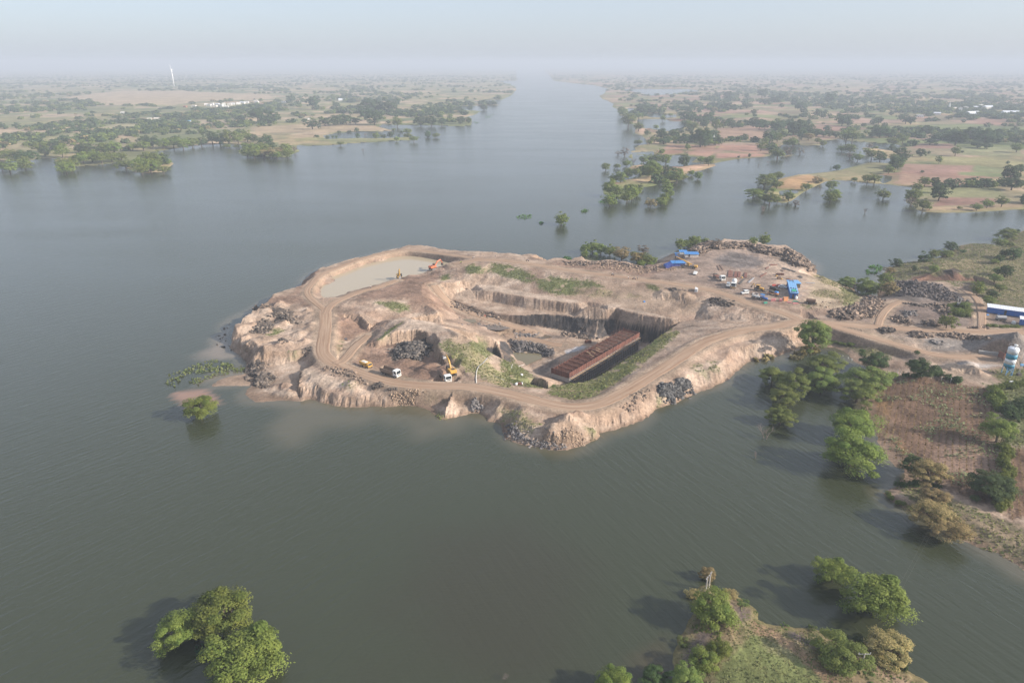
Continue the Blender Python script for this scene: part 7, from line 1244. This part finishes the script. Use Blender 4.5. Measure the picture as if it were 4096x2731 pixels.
def motorcycle(label):
    e = thing('motorcycle', label, 'motorcycle', 'motorcycles on the north track'); wheels(e, (), 1, .3)
    for x in (-.65, .65): mb = MB(); mb.tube((0, -.06, 0), (0, .06, 0), .3, .3, 14); o = mb.build('wheel', M_['tyre'], e); o.location = (x, 0, .3)
    mb = MB(); mb.tube((-.65, 0, .3), (.1, 0, .5), .05); mb.tube((.65, 0, .3), (.45, 0, .95), .04); mb.tube((-.3, 0, .6), (.45, 0, .8), .06); mb.build('frame', M_['black'], e); B1('fuel_tank', M_['navy'], e, ((.2, 0, .82), (.5, .28, .22)), bevel=.06); B1('seat', M_['black'], e, ((-.35, 0, .8), (.7, .26, .1))); mb = MB(); mb.tube((.4, -.35, 1.0), (.4, .35, 1.0), .025); mb.build('handlebar', M_['steel'], e); return e
m1 = motorcycle('motorcycle ridden along the north road by a person in white'); p = place(m1, 'C', 655, 530, 620, 523, 690, 536, .12); rd_ = person('person in a white shirt riding the motorcycle on the north road', 'shirt', True); rd_.location = m1.location+Vector((0, 0, .02)); rd_.rotation_euler = m1.rotation_euler; rd_.location -= Vector((math.cos(m1.rotation_euler[2])*.3, math.sin(m1.rotation_euler[2])*.3, 0))
place(motorcycle('motorcycle parked at the yard entrance beside a standing person'), 'C', 878, 570, 860, 565, 900, 572); place(motorcycle('dark motorcycle parked on the outer edge of the north track'), 'B', 1855, 247, 1840, 245, 1875, 249)
# far buildings
p = hit('I', 1447, 832); h_ = zat(p, 'I', 1446, 755)-p.z; e = thing('temple', 'white tiered temple spire rising beside dark trees on the far right bank', 'temple'); e.location = p; w_ = h_*.16; mb = MB(); mb.lathe([(w_, 0), (w_, h_*.3), (w_*.85, h_*.34), (w_*.9, h_*.42), (w_*.72, h_*.5), (w_*.75, h_*.58), (w_*.5, h_*.68), (w_*.52, h_*.74), (w_*.25, h_*.86), (w_*.1, h_*.93)], 8); mb.build('tower', M_['white'], e); mb = MB(); mb.lathe([(w_*.12, h_*.92), (w_*.16, h_*.95), (.05, h_)], 8); mb.build('finial', M_['offwhite'], e); B1('shrine', M_['white'], e, ((-w_*2.4, .5, h_*.12), (w_*2.6, w_*2.2, h_*.24))); B1('door', M_['dark'], e, ((-w_*2.4, .5-w_*1.12, h_*.09), (w_*.6, .12, h_*.18)))
def house(r, x, y, w_, h_, dep, wall, roof, label, group, rz=None):
    p = hit(r, x, y); e = thing('house', label, 'house', group); e.location = p; e.rotation_euler[2] = random.uniform(-.5, .5) if rz is None else rz
    B1('wall', M_[wall], e, ((0, 0, h_/2), (w_, dep, h_)))
    if roof == 'tile' or roof == 'roofwhite': mb = MB(); mb.prism([(-dep/2-.4, h_), (dep/2+.4, h_), (0, h_+dep*.22)], -w_/2-.3, w_/2+.3); o = mb.build('roof', M_[roof], e); o.rotation_euler[2] = math.pi/2
    else: B1('roof', M_[roof], e, ((0, 0, h_+.12), (w_+.4, dep+.4, .22)), ((0, dep/2-.05, h_+.55), (w_, .2, .7)), ((w_/2-.1, 0, h_+.55), (.2, dep-.3, .7)))
    B1('door', M_['brown'], e, ((-w_*.2, -dep/2-.04, 1.1), (1.1, .1, 2.2))); [B1('window', M_['glassd'], e, ((w_*k, -dep/2-.04, 1.7), (1.0, .1, 1.0))) for k in (.1, .34)]
def village(r, spots, group, phrase):
    sp_ = sorted(spots, key=lambda s: src(r, s[0], s[1])[0]); ck = {'white': 'white', 'plaster': 'cream', 'roofwhite': 'pale', 'tile': 'brick red', 'lblue': 'blue'}
    for i, (x, y, w_, h_, wall, roof) in enumerate(sp_):
        od = ordn(i, len(sp_)) if i < 7 or i > len(sp_)-5 else ('eighth from the left', 'ninth from the left', 'tenth from the left')[i-7]
        house(r, x, y, w_, h_, w_*.6, wall, roof, f"{ck.get(wall, wall)} {'gabled' if roof in ('tile', 'roofwhite') else 'flat-roofed'} house, {od} {phrase}", group)
village('G', [(1765, 430, 11, 4, 'white', 'offwhite'), (1790, 440, 12, 5, 'white', 'offwhite'), (1815, 432, 10, 6, 'white', 'offwhite'), (1835, 445, 14, 4, 'plaster', 'offwhite'), (1862, 436, 12, 5, 'white', 'roofwhite'), (1890, 442, 13, 5, 'white', 'offwhite'), (1915, 432, 10, 6, 'white', 'offwhite'), (1935, 450, 12, 4, 'white', 'offwhite'), (1965, 434, 12, 5, 'plaster', 'offwhite'), (1990, 428, 12, 4, 'white', 'roofwhite')], 'houses in the left village', 'in the left village front row'); village('G', [(2040, 424, 12, 5, 'white', 'offwhite'), (2075, 418, 14, 4, 'white', 'roofwhite'), (2110, 414, 12, 5, 'white', 'offwhite'), (2190, 402, 12, 4, 'plaster', 'offwhite'), (2250, 428, 10, 4, 'plaster', 'tile'), (1660, 445, 12, 3.5, 'plaster', 'offwhite'), (1585, 450, 10, 3.5, 'tile', 'tile'), (1830, 468, 9, 4, 'plaster', 'tile')], 'houses in the left village', 'among the outlying left village houses')
village('G', [(1280, 556, 9, 3, 'plaster', 'offwhite'), (1340, 553, 10, 3, 'plaster', 'offwhite'), (1590, 583, 18, 4, 'plaster', 'lblue'), (1048, 500, 8, 3, 'white', 'offwhite')], 'farm buildings on the left bank', 'of the farm buildings by left bay'); village('H', [(60, 412, 12, 4, 'white', 'offwhite'), (110, 430, 12, 4, 'plaster', 'tile'), (290, 410, 12, 4, 'white', 'offwhite'), (415, 405, 9, 4.5, 'white', 'tile'), (790, 392, 24, 3.5, 'white', 'roofwhite'), (490, 556, 12, 2.5, 'plaster', 'offwhite')], 'farm buildings right of the left village', 'of the buildings right of left village')
village('J', [(1440, 470, 14, 4, 'white', 'offwhite'), (1500, 440, 16, 4, 'plaster', 'offwhite'), (1530, 495, 14, 4, 'white', 'roofwhite'), (1365, 520, 14, 5, 'white', 'offwhite'), (1690, 440, 14, 4, 'plaster', 'offwhite'), (1745, 470, 7, 9, 'white', 'offwhite'), (1780, 440, 18, 5, 'white', 'offwhite'), (1860, 498, 34, 4, 'white', 'roofwhite'), (1880, 435, 16, 4, 'white', 'roofwhite'), (1940, 430, 10, 8, 'white', 'offwhite'), (2010, 440, 26, 5, 'plaster', 'roofwhite'), (2220, 492, 34, 4, 'white', 'roofwhite'), (2330, 490, 18, 4, 'plaster', 'roofwhite')], 'houses in the right village', 'in the far right village')
p = hit('J', 1640, 450); h_ = 20; e = thing('temple', 'pale pointed spire in the far right village', 'temple'); e.location = p; mb = MB(); mb.lathe([(3.2, 0), (3.2, 4), (2.6, 7), (1.6, 12), (.7, 17), (.1, h_)], 8); mb.build('tower', M_['white'], e); B1('shrine', M_['plaster'], e, ((-5, 0, 2), (6, 6, 4)))
p = hit('G', 1490, 271); ht = zat(p, 'G', 1464, 125)-p.z; M_['turbine'] = pmat('turbine_white', (.86, .86, .85), .4, 0, .05); e = thing('wind_turbine', 'tall white wind turbine standing in the hazy fields of the left bank', 'turbine'); e.location = p; e.rotation_euler[2] = math.radians(205); mb = MB(); mb.lathe([(2.9, 0), (2.4, ht*.5), (1.9, ht-1)], 16); mb.build('tower', M_['turbine'], e, 0, True); B1('nacelle', M_['turbine'], e, ((-3, 0, ht), (10, 3, 3)), bevel=.4); mb = MB(); mb.lathe([(1.6, 0), (1.3, 1.2), (.3, 2)], 12); o = mb.build('hub', M_['turbine'], e); o.location = (2.2, 0, ht); o.rotation_euler = (0, math.pi/2, 0)
for k in range(3): a_ = math.radians(12+120*k); mb = MB(); mb.prism([(-.7, 0), (.7, 0), (1.6, 4), (.6, 26), (-.3, 26), (-1.4, 4)], -.3, .3); o = mb.build('blade', M_['turbine'], e); o.location = (3.2, 0, ht); o.rotation_euler = (Matrix.Rotation(a_, 3, 'X')@Matrix.Rotation(math.radians(70), 3, 'Z')).to_euler()
# ------------------------------------------------------------------ haze: one closed box of even air round the whole scene
mb = MB(); mb.box((0, 24000, 65), (100000, 60000, 172))
m = bpy.data.materials.new('haze'); m.use_nodes = True; nt = m.node_tree; nt.nodes.remove(nt.nodes['Principled BSDF'])
v = nt.nodes.new('ShaderNodeVolumePrincipled'); v.inputs['Density'].default_value = .00026; v.inputs['Color'].default_value = (.61, .675, .77, 1); v.inputs['Anisotropy'].default_value = 0
nt.links.new(v.outputs[0], nt.nodes['Material Output'].inputs['Volume'])
haze = mb.build('haze', m); tag(haze, kind='stuff')
